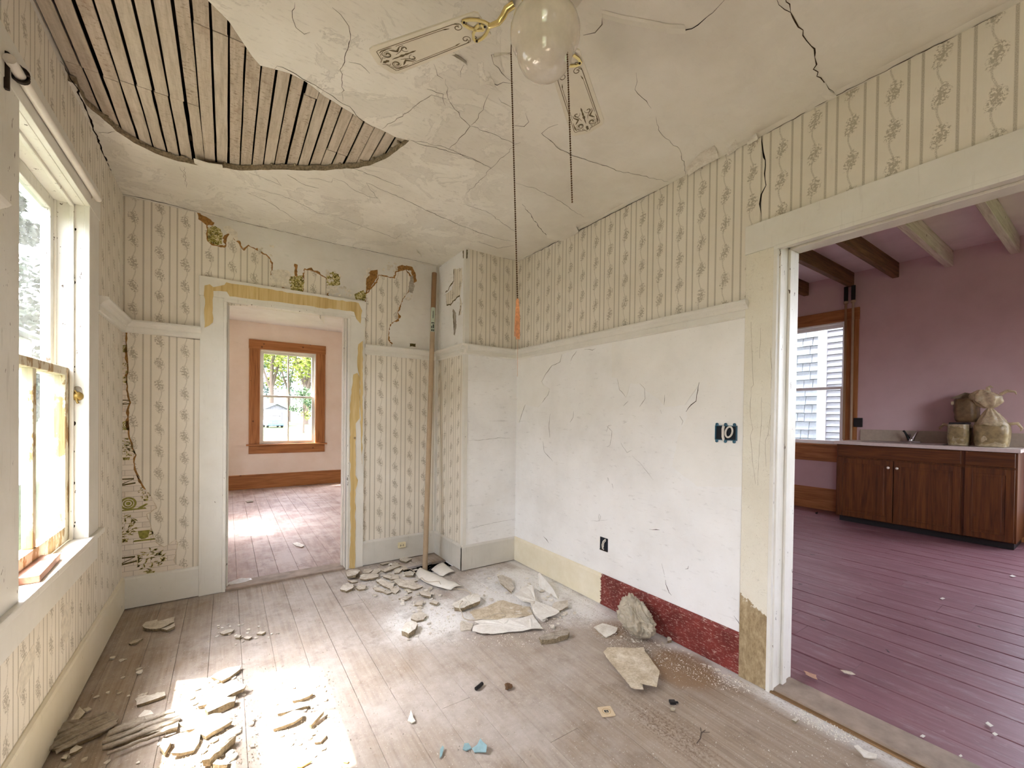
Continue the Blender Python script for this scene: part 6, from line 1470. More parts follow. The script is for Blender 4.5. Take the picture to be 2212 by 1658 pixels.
# small litter
tc = bp(1310, 1536, 2, .004)
tag_ = empty('card_tag', (tc.x, tc.y, .002), math.radians(-24), label='small square tan card tag with round print on the boards', cat='card')
mb = MB(); r_ = .030; P = []
for cx, cy, a0 in ((r_ - .005, r_ - .005, 0), (-r_ + .005, r_ - .005, 90), (-r_ + .005, -r_ + .005, 180), (r_ - .005, -r_ + .005, 270)):
    P += [Vector((cx + .005 * math.cos(math.radians(a0 + t)), cy + .005 * math.sin(math.radians(a0 + t)), 0)) for t in (0, 30, 60, 90)]
mb.prism(P, (0, 0, .003)); mb.build('card', M['card_tan'], tag_)
mb = MB(); mb.ribbon([(.017 * math.cos(a), .017 * math.sin(a), .0031) for a in [k * 6.283 / 32 for k in range(33)]], .0018, (0, 0, 1), .0002); mb.build('printed_ring', M['card_line'], tag_)
mb = MB()
for a, b_ in (((-.009, -.006), (-.002, .008)), ((-.001, -.004), (.002, .008)), ((.003, -.006), (.009, .007)), ((-.007, -.010), (.006, -.008))): mb.box((a[0], a[1], .003), (b_[0], b_[1], .0033))
mb.build('printed_mark', M['ink'], tag_)
trace('blue_chip', 'blue_chip', crop(900, 1400, 2.765, [(275, 605), (285, 575), (310, 572), (328, 595), (295, 610)]), .004, 'pale blue paint chip, left one of the touching pair', 'paint chip', None, .2, (0, 1), seed=520)
trace('blue_chip', 'blue_chip', crop(900, 1400, 2.765, [(330, 600), (360, 590), (380, 562), (420, 600), (415, 630), (370, 622), (345, 620)]), .004, 'larger folded pale blue paint chip', 'paint chip', None, .35, (1, .4), seed=521)
trace('blue_chip', 'blue_chip', crop(900, 1400, 2.765, [(137, 655), (140, 610), (155, 590), (163, 600), (152, 640)]), .003, 'thin upright pale blue chip by a floor seam', 'paint chip', None, .2, (0, 1), seed=522)
p = bp(1097, 1481, 2, .01); mb = MB()
for k in range(7): mb.blob((R_.uniform(-.012, .012), R_.uniform(-.012, .012), .011 + R_.uniform(0, .008)), .010, .010, .009, k, .4)
o = mb.build('dry_seed_pod', M['rust'], None, label='knobbly brown seed pod on the dusty boards', cat='seed pod'); o.location = (p.x, p.y, 0)
p = bp(1035, 1481, 2, .01); mb = MB(); mb.tube([(-.022, -.008, .009), (.0, .0, .009), (.022, .009, .010)], [.008, .0085, .008], 10); o = mb.build('dark_stub', M['black'], None, label='short dark cylindrical stub beside white crumbs', cat='stub'); o.location = (p.x, p.y, 0)
p = bp(1453, 1514, 2, .01); mb = MB(); mb.box((-.014, -.010, 0), (.012, .010, .012)); mb.box((.008, -.006, .003), (.024, .004, .009)); o = mb.build('black_clip', M['black'], None, bevel=.002, label='small black plastic clip in front of the tan scrap', cat='clip'); o.location = (p.x, p.y, .001); o.rotation_euler = (0, 0, -.6)
p = bp(1453, 1529, 2, .01); mb = MB(); mb.blob((0, 0, .008), .014, .012, .008, 5, .5); o = mb.build('clear_scrap', M['clear_chip'], None, label='clear plastic scrap just below the black clip', cat='scrap'); o.location = (p.x, p.y, 0)
p = bp(1515, 1588, 2, .006); mb = MB(); mb.tube([(-.05, -.012, .004), (-.02, -.008, .007), (.01, .006, .008), (.04, .008, .006)], [.0016, .0022, .0026, .002], 6); mb.tube([(.01, .006, .008), (.03, .022, .012)], .0016, 5); mb.tube([(.02, .007, .007), (.045, -.008, .006)], .0014, 5); o = mb.build('twig', M['bark'], None, label='thin branching twig on the boards near the threshold', cat='twig'); o.location = (p.x, p.y, 0)
trace('dry_scrap', 'leaf_dry', crop(1660, 1200, 3.62, [(272, 930), (300, 925), (375, 935), (372, 955), (385, 1005), (345, 1005), (290, 985), (285, 950)]), .003, 'curled tan scrap on the maroon kitchen floor by the threshold', 'scrap', None, .25, (-1, .2), z=.003, seed=530, warp=.01)
trace('dry_scrap', 'paper_tan', crop(1660, 1200, 3.62, [(560, 902), (610, 905), (650, 912), (682, 930), (640, 930), (590, 922)]), .003, 'pale sliver lying across a maroon kitchen plank seam', 'scrap', None, .12, (0, 1), z=.003, seed=531)
for k, (px, lb) in enumerate([([(1695, 1310), (1715, 1300), (1760, 1332), (1735, 1338)], 'white chip on the maroon floor, upper of two at the right'), ([(1748, 1390), (1770, 1382), (1795, 1400), (1770, 1408)], 'white chip on the maroon floor, lower of two at the right'), ([(1185, 1410), (1205, 1400), (1228, 1412), (1210, 1420)], 'white chip near the middle of the kitchen threshold'), ([(1340, 335), (1360, 328), (1382, 336), (1360, 342)], 'white chip far out on the maroon kitchen floor'), ([(1885, 158), (1905, 152), (1938, 163), (1910, 166)], 'white chip on the maroon floor near the cabinet'), ([(1488, 1562), (1505, 1555), (1518, 1568), (1500, 1572)], 'white chip at the lower edge of the kitchen floor')]):
    trace('white_chip', 'chunk_white', crop(1660, 1200, 3.62, px), .003, lb, 'paint chip', None, .05, (1, 0), z=.003, seed=540 + k, rough=.001)
p = bp(1764, 1108, 2, .01); mb = MB(); mb.blob((0, 0, .012), .022, .014, .012, 9, .6); mb.tube([(.01, 0, .016), (.03, .0, .024)], .004, 6); o = mb.build('black_scrap', M['black'], None, label='small black scrap on the maroon floor below the kitchen window', cat='scrap'); o.location = (p.x, p.y, .001)
fp = bp(518, 1256, 2, .01)
crumple('crinkled_foil', 'foil', (fp.x, fp.y, .001), .10, .045, .035, .1, 11, 'crinkled white foil on the brown floor inside the back doorway', 'foil', 9)
trace('white_chip', 'paper_white', [(631, 1173), (642, 1171), (658, 1178), (652, 1182), (640, 1179)], .004, 'white paper chip on the back room floor', 'paint chip', None, .06, (1, 0), seed=550)
trace('white_chip', 'chunk_grey', [(530, 1082), (545, 1081), (547, 1084), (534, 1085)], .008, 'thin dark splinter far across the back room floor', 'splinter', None, .06, (1, 0), seed=551)
# loose chips: one by one, sharing a handful of shapes
protos = []
for k in range(6):
    rr = random.Random(k + 70); mb = MB(); m = rr.randint(5, 7); P = [Vector((math.cos(6.283 * q / m) * rr.uniform(.5, 1), math.sin(6.283 * q / m) * rr.uniform(.5, 1), 0)) for q in range(m)]
    mb.prism(P, (rr.uniform(-.1, .1), rr.uniform(-.1, .1), rr.uniform(.3, .6))); me = bpy.data.meshes.new('plaster_chip'); me.from_pydata(mb.v, [], mb.f); me.update(); me.materials.append(M['chunk' if k % 2 else 'chunk_white']); protos.append(me)
def chips(n, px_poly, size, label, group, seed):
    rr = random.Random(seed); xs = [p[0] for p in px_poly]; ys = [p[1] for p in px_poly]; k = 0; tries = 0
    while k < n and tries < n * 30:
        tries += 1; x, y = rr.uniform(min(xs), max(xs)), rr.uniform(min(ys), max(ys)); c_ = False; m = len(px_poly)
        for i in range(m):
            a, b_ = px_poly[i], px_poly[(i + 1) % m]
            if (a[1] > y) != (b_[1] > y) and x < (b_[0] - a[0]) * (y - a[1]) / (b_[1] - a[1]) + a[0]: c_ = not c_
        if not c_: continue
        p = bp(x, y, 2, 0); s = size * rr.uniform(.45, 1.3)
        if not (XL + .03 < p.x < -.03 and YR < p.y < YB - .03): continue
        o = bpy.data.objects.new('plaster_chip', protos[rr.randrange(6)]); COL.objects.link(o)
        o.location = (p.x, p.y, .0015); o.scale = (s, s * rr.uniform(.6, 1), s * rr.uniform(.5, 1)); o.rotation_euler = (rr.uniform(-.15, .15), rr.uniform(-.15, .15), rr.uniform(0, 6.28))
        prop(o, label, 'plaster chip', group); k += 1
chips(75, [(735, 1260), (760, 1225), (880, 1205), (905, 1240), (960, 1290), (900, 1320), (840, 1300)], .021, 'thumb-sized plaster chip in the rubble between back doorway and tan pipe', 'loose chips of the doorway rubble', 1)
chips(46, [(1040, 1240), (1110, 1215), (1180, 1260), (1250, 1330), (1200, 1370), (1050, 1330)], .021, 'thumb-sized white chip in the dust in front of the alcove', 'loose chips in the alcove dust', 2)
chips(36, [(850, 1345), (900, 1300), (1000, 1300), (960, 1360), (880, 1385)], .013, 'small white chip at the edge of the dust in mid-floor', 'loose chips in mid-floor', 3)
chips(46, [(400, 1490), (520, 1440), (560, 1600), (520, 1658), (380, 1658)], .015, 'small plaster chip among the slabs of the first sun patch', 'loose chips of the first sun patch', 4)
chips(34, [(585, 1470), (700, 1460), (720, 1560), (700, 1640), (600, 1600)], .012, 'small plaster chip in the second sun patch', 'loose chips of the second sun patch', 5)
chips(34, [(150, 1560), (260, 1370), (340, 1480), (400, 1600), (330, 1658), (130, 1658)], .014, 'small plaster chip along the left baseboard', 'loose chips along the left baseboard', 6)
chips(30, [(440, 1390), (470, 1350), (590, 1340), (600, 1375), (500, 1400)], .011, 'small grey chip scattered on the far left floor', 'loose chips on the far left floor', 7)
chips(36, [(1290, 1375), (1420, 1375), (1600, 1470), (1620, 1490), (1450, 1400)], .010, 'white crumb-like chip along the foot of the red baseboard', 'loose chips below the red baseboard', 8)
CR = {'chunk': MB(), 'chunk_white': MB()}
def crumbs(n, px_poly, size, seed, name, mat):
    rr = random.Random(seed); mb = CR[mat]; xs = [p[0] for p in px_poly]; ys = [p[1] for p in px_poly]; k = 0
    while k < n:
        x, y = rr.uniform(min(xs), max(xs)), rr.uniform(min(ys), max(ys)); c_ = False; m = len(px_poly)
        for i in range(m):
            a, b_ = px_poly[i], px_poly[(i + 1) % m]
            if (a[1] > y) != (b_[1] > y) and x < (b_[0] - a[0]) * (y - a[1]) / (b_[1] - a[1]) + a[0]: c_ = not c_
        if not c_: continue
        k += 1; p = bp(x, y, 2, 0); s = size * rr.uniform(.3, 1) ** 1.5
        if not (XL + .025 < p.x < -.02 and YR < p.y < YB - .02): continue
        q = [Vector((p.x + s * rr.uniform(-1, 1), p.y + s * rr.uniform(-1, 1), 0)) for _ in range(3)]; t = Vector((p.x, p.y, s * rr.uniform(.6, 1.3)))
        mb.add(q + [t], [(0, 1, 2), (0, 1, 3), (1, 2, 3), (2, 0, 3)])
crumbs(2600, [(270, 1330), (700, 1270), (1110, 1215), (1600, 1480), (1700, 1520), (1900, 1658), (120, 1658)], .0045, 11, 'plaster_crumbs', 'chunk')
crumbs(2600, [(740, 1270), (900, 1210), (1110, 1215), (1280, 1330), (1180, 1400), (900, 1390)], .0065, 12, 'plaster_crumbs', 'chunk_white')
crumbs(1500, [(1250, 1330), (1320, 1340), (1610, 1475), (1640, 1500), (1560, 1490), (1300, 1390)], .005, 13, 'plaster_crumbs', 'chunk_white')
crumbs(1800, [(380, 1480), (530, 1430), (720, 1450), (760, 1600), (560, 1658), (330, 1658)], .006, 14, 'plaster_crumbs', 'chunk')
crumbs(500, [(1700, 1540), (1740, 1530), (1860, 1590), (1830, 1610)], .006, 15, 'plaster_crumbs', 'chunk_white')
n0 = len(CR['chunk'].f); CR['chunk'].add(CR['chunk_white'].v, CR['chunk_white'].f)
o = CR['chunk'].build('plaster_crumbs', M['chunk'], None, label='fine plaster crumbs strewn over the old floorboards', cat='plaster crumbs', kind='stuff')
o.data.materials.append(M['chunk_white']); o.data.polygons.foreach_set('material_index', [int(i >= n0) for i in range(len(o.data.polygons))])
# ------------------------------------------------------------------ kitchen furniture
CXF, CY0, CY1 = 4.275, -.735, -2.215            # cabinet front plane, its far and near ends
cab = empty('sink_cabinet', (4.575, (CY0 + CY1) / 2, 0), label='long brown oak sink cabinet with three panelled doors and false drawer fronts', cat='cabinet')
L0 = cab.location
def cb(name, a, b_, m, bv=.002, parent=None, **kw):
    mb = MB(); mb.box(Vector(a) - L0, Vector(b_) - L0); return mb.build(name, M[m], parent or cab, bevel=bv, **kw)
mb = MB()
for a, b_ in (((CXF, CY1, .075), (KX - .03, CY1 + .018, .965)), ((CXF, CY0 - .018, .075), (KX - .03, CY0, .965)), ((CXF, CY1 + .018, .075), (KX - .03, CY0 - .018, .093)), ((KX - .04, CY1 + .018, .093), (KX - .03, CY0 - .018, .965)), ((CXF, CY1 + .018, .093), (CXF + .018, CY0 - .018, .965))): mb.box(Vector(a) - L0, Vector(b_) - L0)
mb.build('body', M['oak_z'], cab, bevel=.001); cb('toe_kick', (CXF + .07, CY1 + .02, 0.002), (KX - .03, CY0 - .02, .078), 'black', .001)
splits = [(CY0 - .018, -1.287), (-1.297, -1.830), (-1.860, CY1 + .016)]
for k, (a, b_) in enumerate(splits):
    d = cb('door', (CXF - .018, b_, .085), (CXF, a, .800), 'oak_z', .003)
    mb = MB(); fr = .058; y0, y1, z0, z1 = b_ + fr, a - fr, .085 + fr, .80 - fr; xs = CXF - .0185
    I = [Vector((xs - .001, y, z)) - L0 for y, z in ((y0 + .028, z0 + .028), (y1 - .028, z0 + .028), (y1 - .028, z1 - .028), (y0 + .028, z1 - .028))]
    O = [Vector((xs + .007, y, z)) - L0 for y, z in ((y0, z0), (y1, z0), (y1, z1), (y0, z1))]
    # frame proud of a bevelled raised panel
    mb.add(I + O, [(3, 2, 1, 0)] + [(i, (i + 1) % 4, 4 + (i + 1) % 4, 4 + i) for i in range(4)]); mb.build('raised_panel', M['oak_z'], d)
    mb = MB()
    for aa, bb in (((y0 - fr, .085), (y0, .80)), ((y1, .085), (y1 + fr, .80)), ((y0, .085), (y1, z0)), ((y0, z1), (y1, .80))):
        mb.box(Vector((xs - .006, aa[0], aa[1])) - L0, Vector((xs + .001, bb[0], bb[1])) - L0)
    mb.build('door_frame', M['oak_z'], d, bevel=.002)
    if k < 2:
        ky = b_ + .038 if k == 0 else a - .03
        kb = MB(); kb.lathe([(.006, 0), (.006, .010), (.014, .016), (.015, .022), (.010, .027), (.0005, .028)], seg=16)
        kb.v = [Vector((CXF - .0245 - p.z, ky + p.x, .722 + p.y)) - L0 for p in kb.v]; kb.build('knob', M['knob'], d, label='white knob')
for a, b_ in ((CY0 - .018, -1.830), (-1.860, CY1 + .016)): cb('drawer_front', (CXF - .018, b_, .818), (CXF, a, .960), 'oak_y', .004)
ct = empty('countertop', (4.56, (CY0 + CY1) / 2, .967), label='pale laminate countertop with beige backsplash on the oak cabinet', cat='countertop'); L0c = ct.location
def cc(name, a, b_, m, bv=.002): mb = MB(); mb.box(Vector(a) - L0c, Vector(b_) - L0c); return mb.build(name, M[m], ct, bevel=bv)
SX0, SX1, SY0, SY1 = 4.36, 4.74, -1.66, -.98
cc('top', (4.245, SY1, .967), (KX - .002, -.712, 1.005), 'laminate'); cc('top', (4.245, -2.232, .967), (KX - .002, SY0, 1.005), 'laminate'); cc('top', (4.245, SY0, .967), (SX0, SY1, 1.005), 'laminate', .001); cc('top', (SX1, SY0, .967), (KX - .002, SY1, 1.005), 'laminate', .001)
cc('backsplash', (KX - .024, -2.232, 1.005), (KX - .002, -.80, 1.150), 'splash')
sk = empty('kitchen_sink', (4.55, -1.32, 1.005), label='shallow stainless steel sink set into the pale countertop', cat='sink'); L1 = sk.location
mb = MB()
for a, b_ in (((SX0 - .02, SY0 - .02, 1.0052), (SX0 + .03, SY1 + .02, 1.011)), ((SX1 - .03, SY0 - .02, 1.0052), (SX1 + .06, SY1 + .02, 1.011)), ((SX0, SY0 - .02, 1.0052), (SX1, SY0 + .03, 1.011)), ((SX0, SY1 - .03, 1.0052), (SX1, SY1 + .02, 1.011)), ((SX0, -1.335, 1.0052), (SX1, -1.305, 1.010))): mb.box(Vector(a) - L1, Vector(b_) - L1)
mb.build('rim', M['steel'], sk, bevel=.002)
for a, b_ in ((SY0 + .03, -1.335), (-1.305, SY1 - .03)):
    mb = MB(); x0, x1, zb = SX0 + .03, SX1 - .03, .86
    vs = [Vector(p) - L1 for p in ((x0, a, 1.006), (x1, a, 1.006), (x1, b_, 1.006), (x0, b_, 1.006), (x0 + .02, a + .02, zb), (x1 - .02, a + .02, zb), (x1 - .02, b_ - .02, zb), (x0 + .02, b_ - .02, zb))]
    mb.add(vs, [(4, 5, 6, 7), (0, 1, 5, 4), (1, 2, 6, 5), (2, 3, 7, 6), (3, 0, 4, 7)]); mb.build('basin', M['steel'], sk)
fpx = bp(1968, 940, 0, 4.77); fa = empty('faucet', (4.77, fpx.y, 1.0112), label='chrome tap with spread handles behind the sink', cat='faucet')
mb = MB(); mb.box((-.025, -.09, 0), (.025, .09, .012)); mb.lathe([(.022, .01), (.02, .035), (.015, .05), (.0005, .052)], (0, 0, 0), 16); mb.build('faucet_base', M['chrome'], fa, bevel=.003)
mb = MB(); mb.tube([(0, 0, .04), (-.03, 0, .085), (-.09, 0, .10), (-.13, 0, .085)], [.012, .011, .010, .009], 10); mb.build('spout', M['chrome'], fa)
for s in (1, -1):
    mb = MB(); mb.tube([(0, .015 * s, .02), (0, .035 * s, .075), (-.012, .058 * s, .125), (-.02, .066 * s, .135)], [.016, .012, .010, .012], 10); mb.build('handle', M['black' if s > 0 else 'chrome'], fa)
# wrapped bundles on the counter
def bundle(name, px0, px1, z0, z1, dx, mat, label, seed, bulge=.06, lean=0.0, topw=1.08):
    """a soft square-shouldered bundle wrapped in plastic: lofted rounded rectangles with wrinkles"""
    x = 4.60 + dx; a, b_ = bp(px0, 950, 0, x), bp(px1, 950, 0, x); w_ = abs(a.y - b_.y) / 2; cy = (a.y + b_.y) / 2; h_ = z1 - z0; mb = MB(); seg, K = 40, 14; vs = []
    for k in range(K + 1):
        t = k / K; sc = (1 - .10 * (1 - min(1, t * 6)) ** 2) * (1 + (topw - 1) * t) * (1 + bulge * math.sin(math.pi * t)) * (1 if t < .93 else 1 - (t - .93) * 3.0)
        for q in range(seg):
            th = 6.283 * q / seg; c_, s_ = math.cos(th), math.sin(th); r_ = 1 / max(abs(c_) ** 6 + abs(s_) ** 6, 1e-9) ** (1 / 6); r_ = min(r_, 1.22)
            v = Vector((c_ * r_ * .13, s_ * r_ * w_, 0)) * sc * (1 + .05 * mnoise.noise(Vector((c_ * 2 + seed, s_ * 2, t * 5))) + .018 * mnoise.noise(Vector((c_ * 9 + seed, s_ * 9, t * 16))))
            v.z = h_ * t + .012 * mnoise.noise(Vector((c_ * 3, s_ * 3 + seed, 7))) * (t > .5); v.y += lean * t; vs.append(v)
    fs = [(k * seg + q, k * seg + (q + 1) % seg, (k + 1) * seg + (q + 1) % seg, (k + 1) * seg + q) for k in range(K) for q in range(seg)] + [tuple(range(seg - 1, -1, -1)), tuple(K * seg + q for q in range(seg))]
    e = empty(name, (x, cy, z0), label=label, cat='bundle'); mb.add(vs, fs, True); mb.build('contents', M[mat], e); return e, w_
e1, w1 = bundle('wrapped_bundle', 2052, 2095, 1.006, 1.225, 0, 'bucket', 'low olive bundle in clear plastic, left one on the countertop', 1)
e2, w2 = bundle('wrapped_bundle', 2109, 2178, 1.006, 1.250, -.02, 'bucket', 'widest olive bundle with peaked plastic bag, right one on the countertop', 2)
e3, w3 = bundle('wrapped_bundle', 2066, 2112, 1.264, 1.520, .05, 'bucket_dark', 'dark brown bundle stacked on top of the low left bundle', 3, lean=.01)
mb = MB(); mb.box((-.12, -w1 * .85, .222), (.12, w1 * .9, .252)); mb.build('lid', M['black'], e1, bevel=.006)
P = [(-.10, .15, .27), (-.06, .05, .31), (.02, -.09, .31), (.0, .06, .29)]
mb = MB(); mb.prism([Vector((-.06, .13, .262)), Vector((-.02, .02, .325)), Vector((.05, -.07, .30)), Vector((.02, -.10, .255))], (.09, .0, .002)); mb.build('plastic_flap', M['bucket_dark'], e3)
mb = MB(); mb.add([(-.1, -w3, .24), (.1, -w3, .25), (.12, w3 * 1.3, .235), (-.12, w3 * 1.35, .225), (-.12, w3 * 1.35, .19), (.12, w3 * 1.3, .19), (.1, -w3, .19), (-.1, -w3, .19)], [(0, 1, 2, 3), (3, 2, 5, 4), (0, 3, 4, 7), (1, 0, 7, 6), (2, 1, 6, 5)]); mb.build('plastic_collar', M['plastic'], e3)
def bag_top(e, w_, z0, z1, seed, cx):
    """gathered bag above a bundle, tied in a knot with loose ears"""
    mb = MB(); K, seg = 16, 44; vs = []
    for k in range(K + 1):
        t = k / K; r_ = (1 - t) ** .85 * 1.10 + .06
        for q in range(seg):
            th = 6.283 * q / seg; pl = 1 + .16 * t * math.sin(th * 9 + seed) + .10 * mnoise.noise(Vector((math.cos(th) * 3 + seed, math.sin(th) * 3, t * 6)))
            vs.append(Vector((.14 * r_ * pl * math.cos(th), w_ * r_ * pl * math.sin(th) + cx * t, z0 + (z1 - z0) * (t + .05 * math.sin(th * 5) * (1 - t)))))
    mb.add(vs, [(k * seg + q, k * seg + (q + 1) % seg, (k + 1) * seg + (q + 1) % seg, (k + 1) * seg + q) for k in range(K) for q in range(seg)], True)
    return mb.build('bag', M['plastic'], e)
bag_top(e2, w2, .225, .420, 2, .02)
mb = MB(); K, seg = 12, 30; vs = []
for k in range(K + 1):
    t = k / K; r_ = (.030 + .085 * math.sin(math.pi * min(1, t * 1.02)) ** .8)
    for q in range(seg):
        th = 6.283 * q / seg; f = 1 + .16 * math.sin(th * 7 + 1) + .25 * mnoise.noise(Vector((math.cos(th) * 2, math.sin(th) * 2, t * 4)))
        vs.append(Vector((.9 * r_ * f * math.cos(th), .03 + .05 * t + r_ * f * math.sin(th), .405 + .20 * t)))
mb.add(vs, [(k * seg + q, k * seg + (q + 1) % seg, (k + 1) * seg + (q + 1) % seg, (k + 1) * seg + q) for k in range(K) for q in range(seg)], True); mb.build('bag_knot', M['plastic'], e2)
for pts in ([(0, -.05, .55), (0, -.10, .585), (.0, -.15, .575), (.0, -.16, .545)], [(0, .03, .585), (0, .04, .625), (0, .02, .64), (0, .0, .62)], [(0, -w2, .24), (0, -w2 - .06, .25), (0, -w2 - .09, .20), (0, -w2 - .08, .17)]):
    mb = MB(); mb.tube(pts, [.016, .016, .011, .004], 8); mb.build('bag_ear', M['plastic'], e2)
mb = MB(); mb.tube([(0, w1, .21), (0, w1 + .05, .23), (0, w1 + .08, .19), (0, w1 + .085, .17)], [.012, .018, .014, .006], 8); mb.build('bag_ear', M['plastic'], e1)
for e_, w_ in ((e1, w1), (e2, w2)):
    mb = MB(); seg = 40; vs = []
    for k, (z, s) in enumerate(((.004, 1.01), (.10, 1.08), (.19, 1.09), (.232, 1.05))):
        for q in range(seg):
            th = 6.283 * q / seg; c_, s_ = math.cos(th), math.sin(th); r_ = min(1.22, 1 / (abs(c_) ** 6 + abs(s_) ** 6) ** (1 / 6)); f = s * (1 + .05 * mnoise.noise(Vector((c_ * 6, s_ * 6, z * 30))))
            vs.append(Vector((c_ * r_ * .13 * f, s_ * r_ * w_ * f, z)))
    mb.add(vs, [(k * seg + q, k * seg + (q + 1) % seg, (k + 1) * seg + (q + 1) % seg, (k + 1) * seg + q) for k in range(3) for q in range(seg)], True); mb.build('clear_wrap', M['plastic'], e_)
# pipes and box by the kitchen window
for k, (pxt, pxb, lb) in enumerate([((1828, 612), (1822, 955), 'left one of two thin upright pipes beside the kitchen window'), ((1844, 600), (1838, 950), 'right one of two thin upright pipes on the kitchen window casing')]):
    x = KX - .055; a, b_ = bp(*pxt, 0, x), bp(*pxb, 0, x); m = b_.lerp(a, .965)
    e = empty('riser_pipe', (x, b_.y, 1.006), label=lb, cat='pipe'); 
    top = Vector((0, a.y - b_.y, 3.07 - 1.006)); sp_ = top * .90
    mb = MB(); mb.tube([(0, 0, .001), sp_], .014, 12); mb.build('pipe_body', M['pipe_tan' if k else 'pipe_brown'], e)
    mb = MB(); mb.tube([sp_, top], .024, 12); mb.build('pipe_sleeve', M['black'], e)
    mb = MB(); mb.tube([sp_ + Vector((0, 0, -.02)), sp_ + Vector((0, 0, .01))], .028, 12); mb.build('coupling', M['pipe_tan'], e)
bc = bp(1854, 912, 0, KX - .01); e = empty('wall_box', (KX, bc.y, bc.z), label='black electrical box on the mauve wall above the countertop end', cat='electrical box')
mb = MB(); mb.box((-.035, -.045, -.06), (0, .045, .06)); mb.build('box', M['black'], e, bevel=.003); mb = MB(); mb.box((-.008, .045, -.07), (0, .075, .07)); mb.build('pale_edge', M['chunk'], e)

# ------------------------------------------------------------------ outdoors
b = MB(); b.box((-80, -30, -.75), (80, 130, -.55)); b.build('ground_lawn', M['grass'], **ST)
# neighbour house seen through the kitchen window: shingles, corner board, lap siding
HX = 6.35
ne = empty('neighbour_house', (HX, 0, -.55), label='pale house with blue-grey shingles and lap siding outside the kitchen window', cat='house')
mb = MB(); mb.box((.03, -2.3, 0), (4, 4, 5.2)); mb.build('wall', M['shed_dark'], ne)  # dark backing seen through the board gaps stands in for lap shadows
cbr = MB(); y_a, y_b = bp(1767, 800, 0, HX).y, bp(1786, 800, 0, HX).y
cbr.box((-.025, y_b, 0), (.03, y_a, 5.2)); cbr.build('corner_board', M['house_white'], ne, bevel=.004)
zs = [bp(1745, y, 0, HX).z + .55 for y in (729, 747)]; dz = abs(zs[0] - zs[1]); z = .2; r_i = 0; rr = random.Random(6)
zz0 = zs[0] % dz
z = zz0
while z < 3.9:
    y = y_a + .002 + rr.uniform(0, .0); first = True
    while y < y_a + .85:
        wv = rr.uniform(.10, .24) if not first else rr.uniform(.06, .2); first = False
        if z > .55:
            mb = MB(); lift = rr.uniform(0, .006)
            mb.add([(-.016, y + .004, z - lift), (-.016, y + wv - .004, z - lift), (.03, y + wv - .004, z - lift), (.03, y + .004, z - lift), (.012, y + .004, z + dz - .009), (.012, y + wv - .004, z + dz - .009), (.03, y + wv - .004, z + dz - .009), (.03, y + .004, z + dz - .009)], [(0, 4, 5, 1), (0, 1, 2, 3), (0, 3, 7, 4), (1, 5, 6, 2), (4, 7, 6, 5)])
            mb.build('shingle', M['shingle'], ne)
        y += wv
    z += dz
dz2 = abs(bp(1805, 734, 0, HX).z - bp(1805, 747, 0, HX).z); z = .5
while z < 3.95:
    mb = MB(); mb.add([(-.014, y_b - .003, z), (-.014, -2.3, z), (.03, -2.3, z), (.03, y_b - .003, z), (.004, y_b - .003, z + dz2 - .010), (.004, -2.3, z + dz2 - .010), (.03, -2.3, z + dz2 - .010), (.03, y_b - .003, z + dz2 - .010)], [(0, 1, 5, 4), (0, 3, 2, 1), (4, 5, 6, 7), (0, 4, 7, 3)])
    mb.build('siding_board', M['siding'], ne); z += dz2
# building and fence on the left side
nl = empty('left_neighbour', (-6.2, 0, -.55), label='weathered pale building close outside the near left window', cat='house')
mb = MB(); mb.box((-3, -4.5, 0), (0, 12.9, 3.6)); mb.build('wall', M['shed_dark'], nl)
for k in range(73):
    y = -4.4 + k * .235; mb = MB(); mb.box((0, y, .02), (.02 + R_.uniform(0, .006), y + .228, 3.55)); mb.build('wall_board', M['siding_dark'], nl)
mb = MB(); mb.box((.02, -4.5, 1.45), (.07, 12.9, 1.62)); mb.build('band_board', M['shed_dark'], nl)
mb = MB(); mb.prism([(.35, -4.7, 3.55), (-3.2, -4.7, 4.3), (-3.2, -4.7, 4.4), (.35, -4.7, 3.62)], (0, 17.8, 0)); mb.build('roof', M['roof'], nl)
# shed beyond the back window
sx = at_depth(597, 905, 60); sh = empty('white_shed', (sx.x, sx.y, -.55), math.radians(14), label='white gabled shed with grey boarded gable outside the back room window', cat='shed')
W_, D_, HE, HR = 1.62, 5.5, 2.35, 3.12
mb = MB(); mb.box((-W_, .06, 0), (W_, D_, HE)); mb.build('wall', M['shed_dark'], sh)
for k in range(15):
    x = -W_ + k * 2 * W_ / 15
    if -1.1 < x < .5: z0 = 1.5
    else: z0 = 0
    mb = MB(); mb.box((x + .004, 0, z0), (x + 2 * W_ / 15 - .004, .06, HE)); mb.build('wall_board', M['shed'], sh)
for k in range(15):
    x0, x1 = -W_ + k * 2 * W_ / 15, -W_ + (k + 1) * 2 * W_ / 15; hz = lambda x: HE + (HR - HE) * (1 - abs(x) / W_)
    mb = MB(); mb.prism([(x0 + .006, .0, HE + .02), (x1 - .006, .0, HE + .02), (x1 - .006, .0, hz(x1) + .01), (x0 + .006, .0, hz(x0) + .01)], (0, .05, 0)); mb.build('gable_board', M['shed_grey'], sh)
for s in (1, -1):
    mb = MB(); mb.prism([(0, -.3, HR + .02), (s * (W_ + .22), -.3, HE - .06), (s * (W_ + .22), -.3, HE + .06), (0, -.3, HR + .14)], (0, D_ + .5, 0)); mb.build('roof_slope', M['roof'], sh)
for k in range(31):
    mb = MB(); y = .1 + k * .17; mb.box((W_, y, 0), (W_ + .03, y + .16, HE)); mb.build('wall_board', M['shed'], sh)
mb = MB(); mb.box((.62, -.02, 0), (.86, .02, 2.0)); mb.build('post', M['shed_dark'], sh); mb = MB(); mb.box((-.75, -.02, 0), (-.58, .02, 1.5)); mb.build('post', M['shed_grey'], sh)
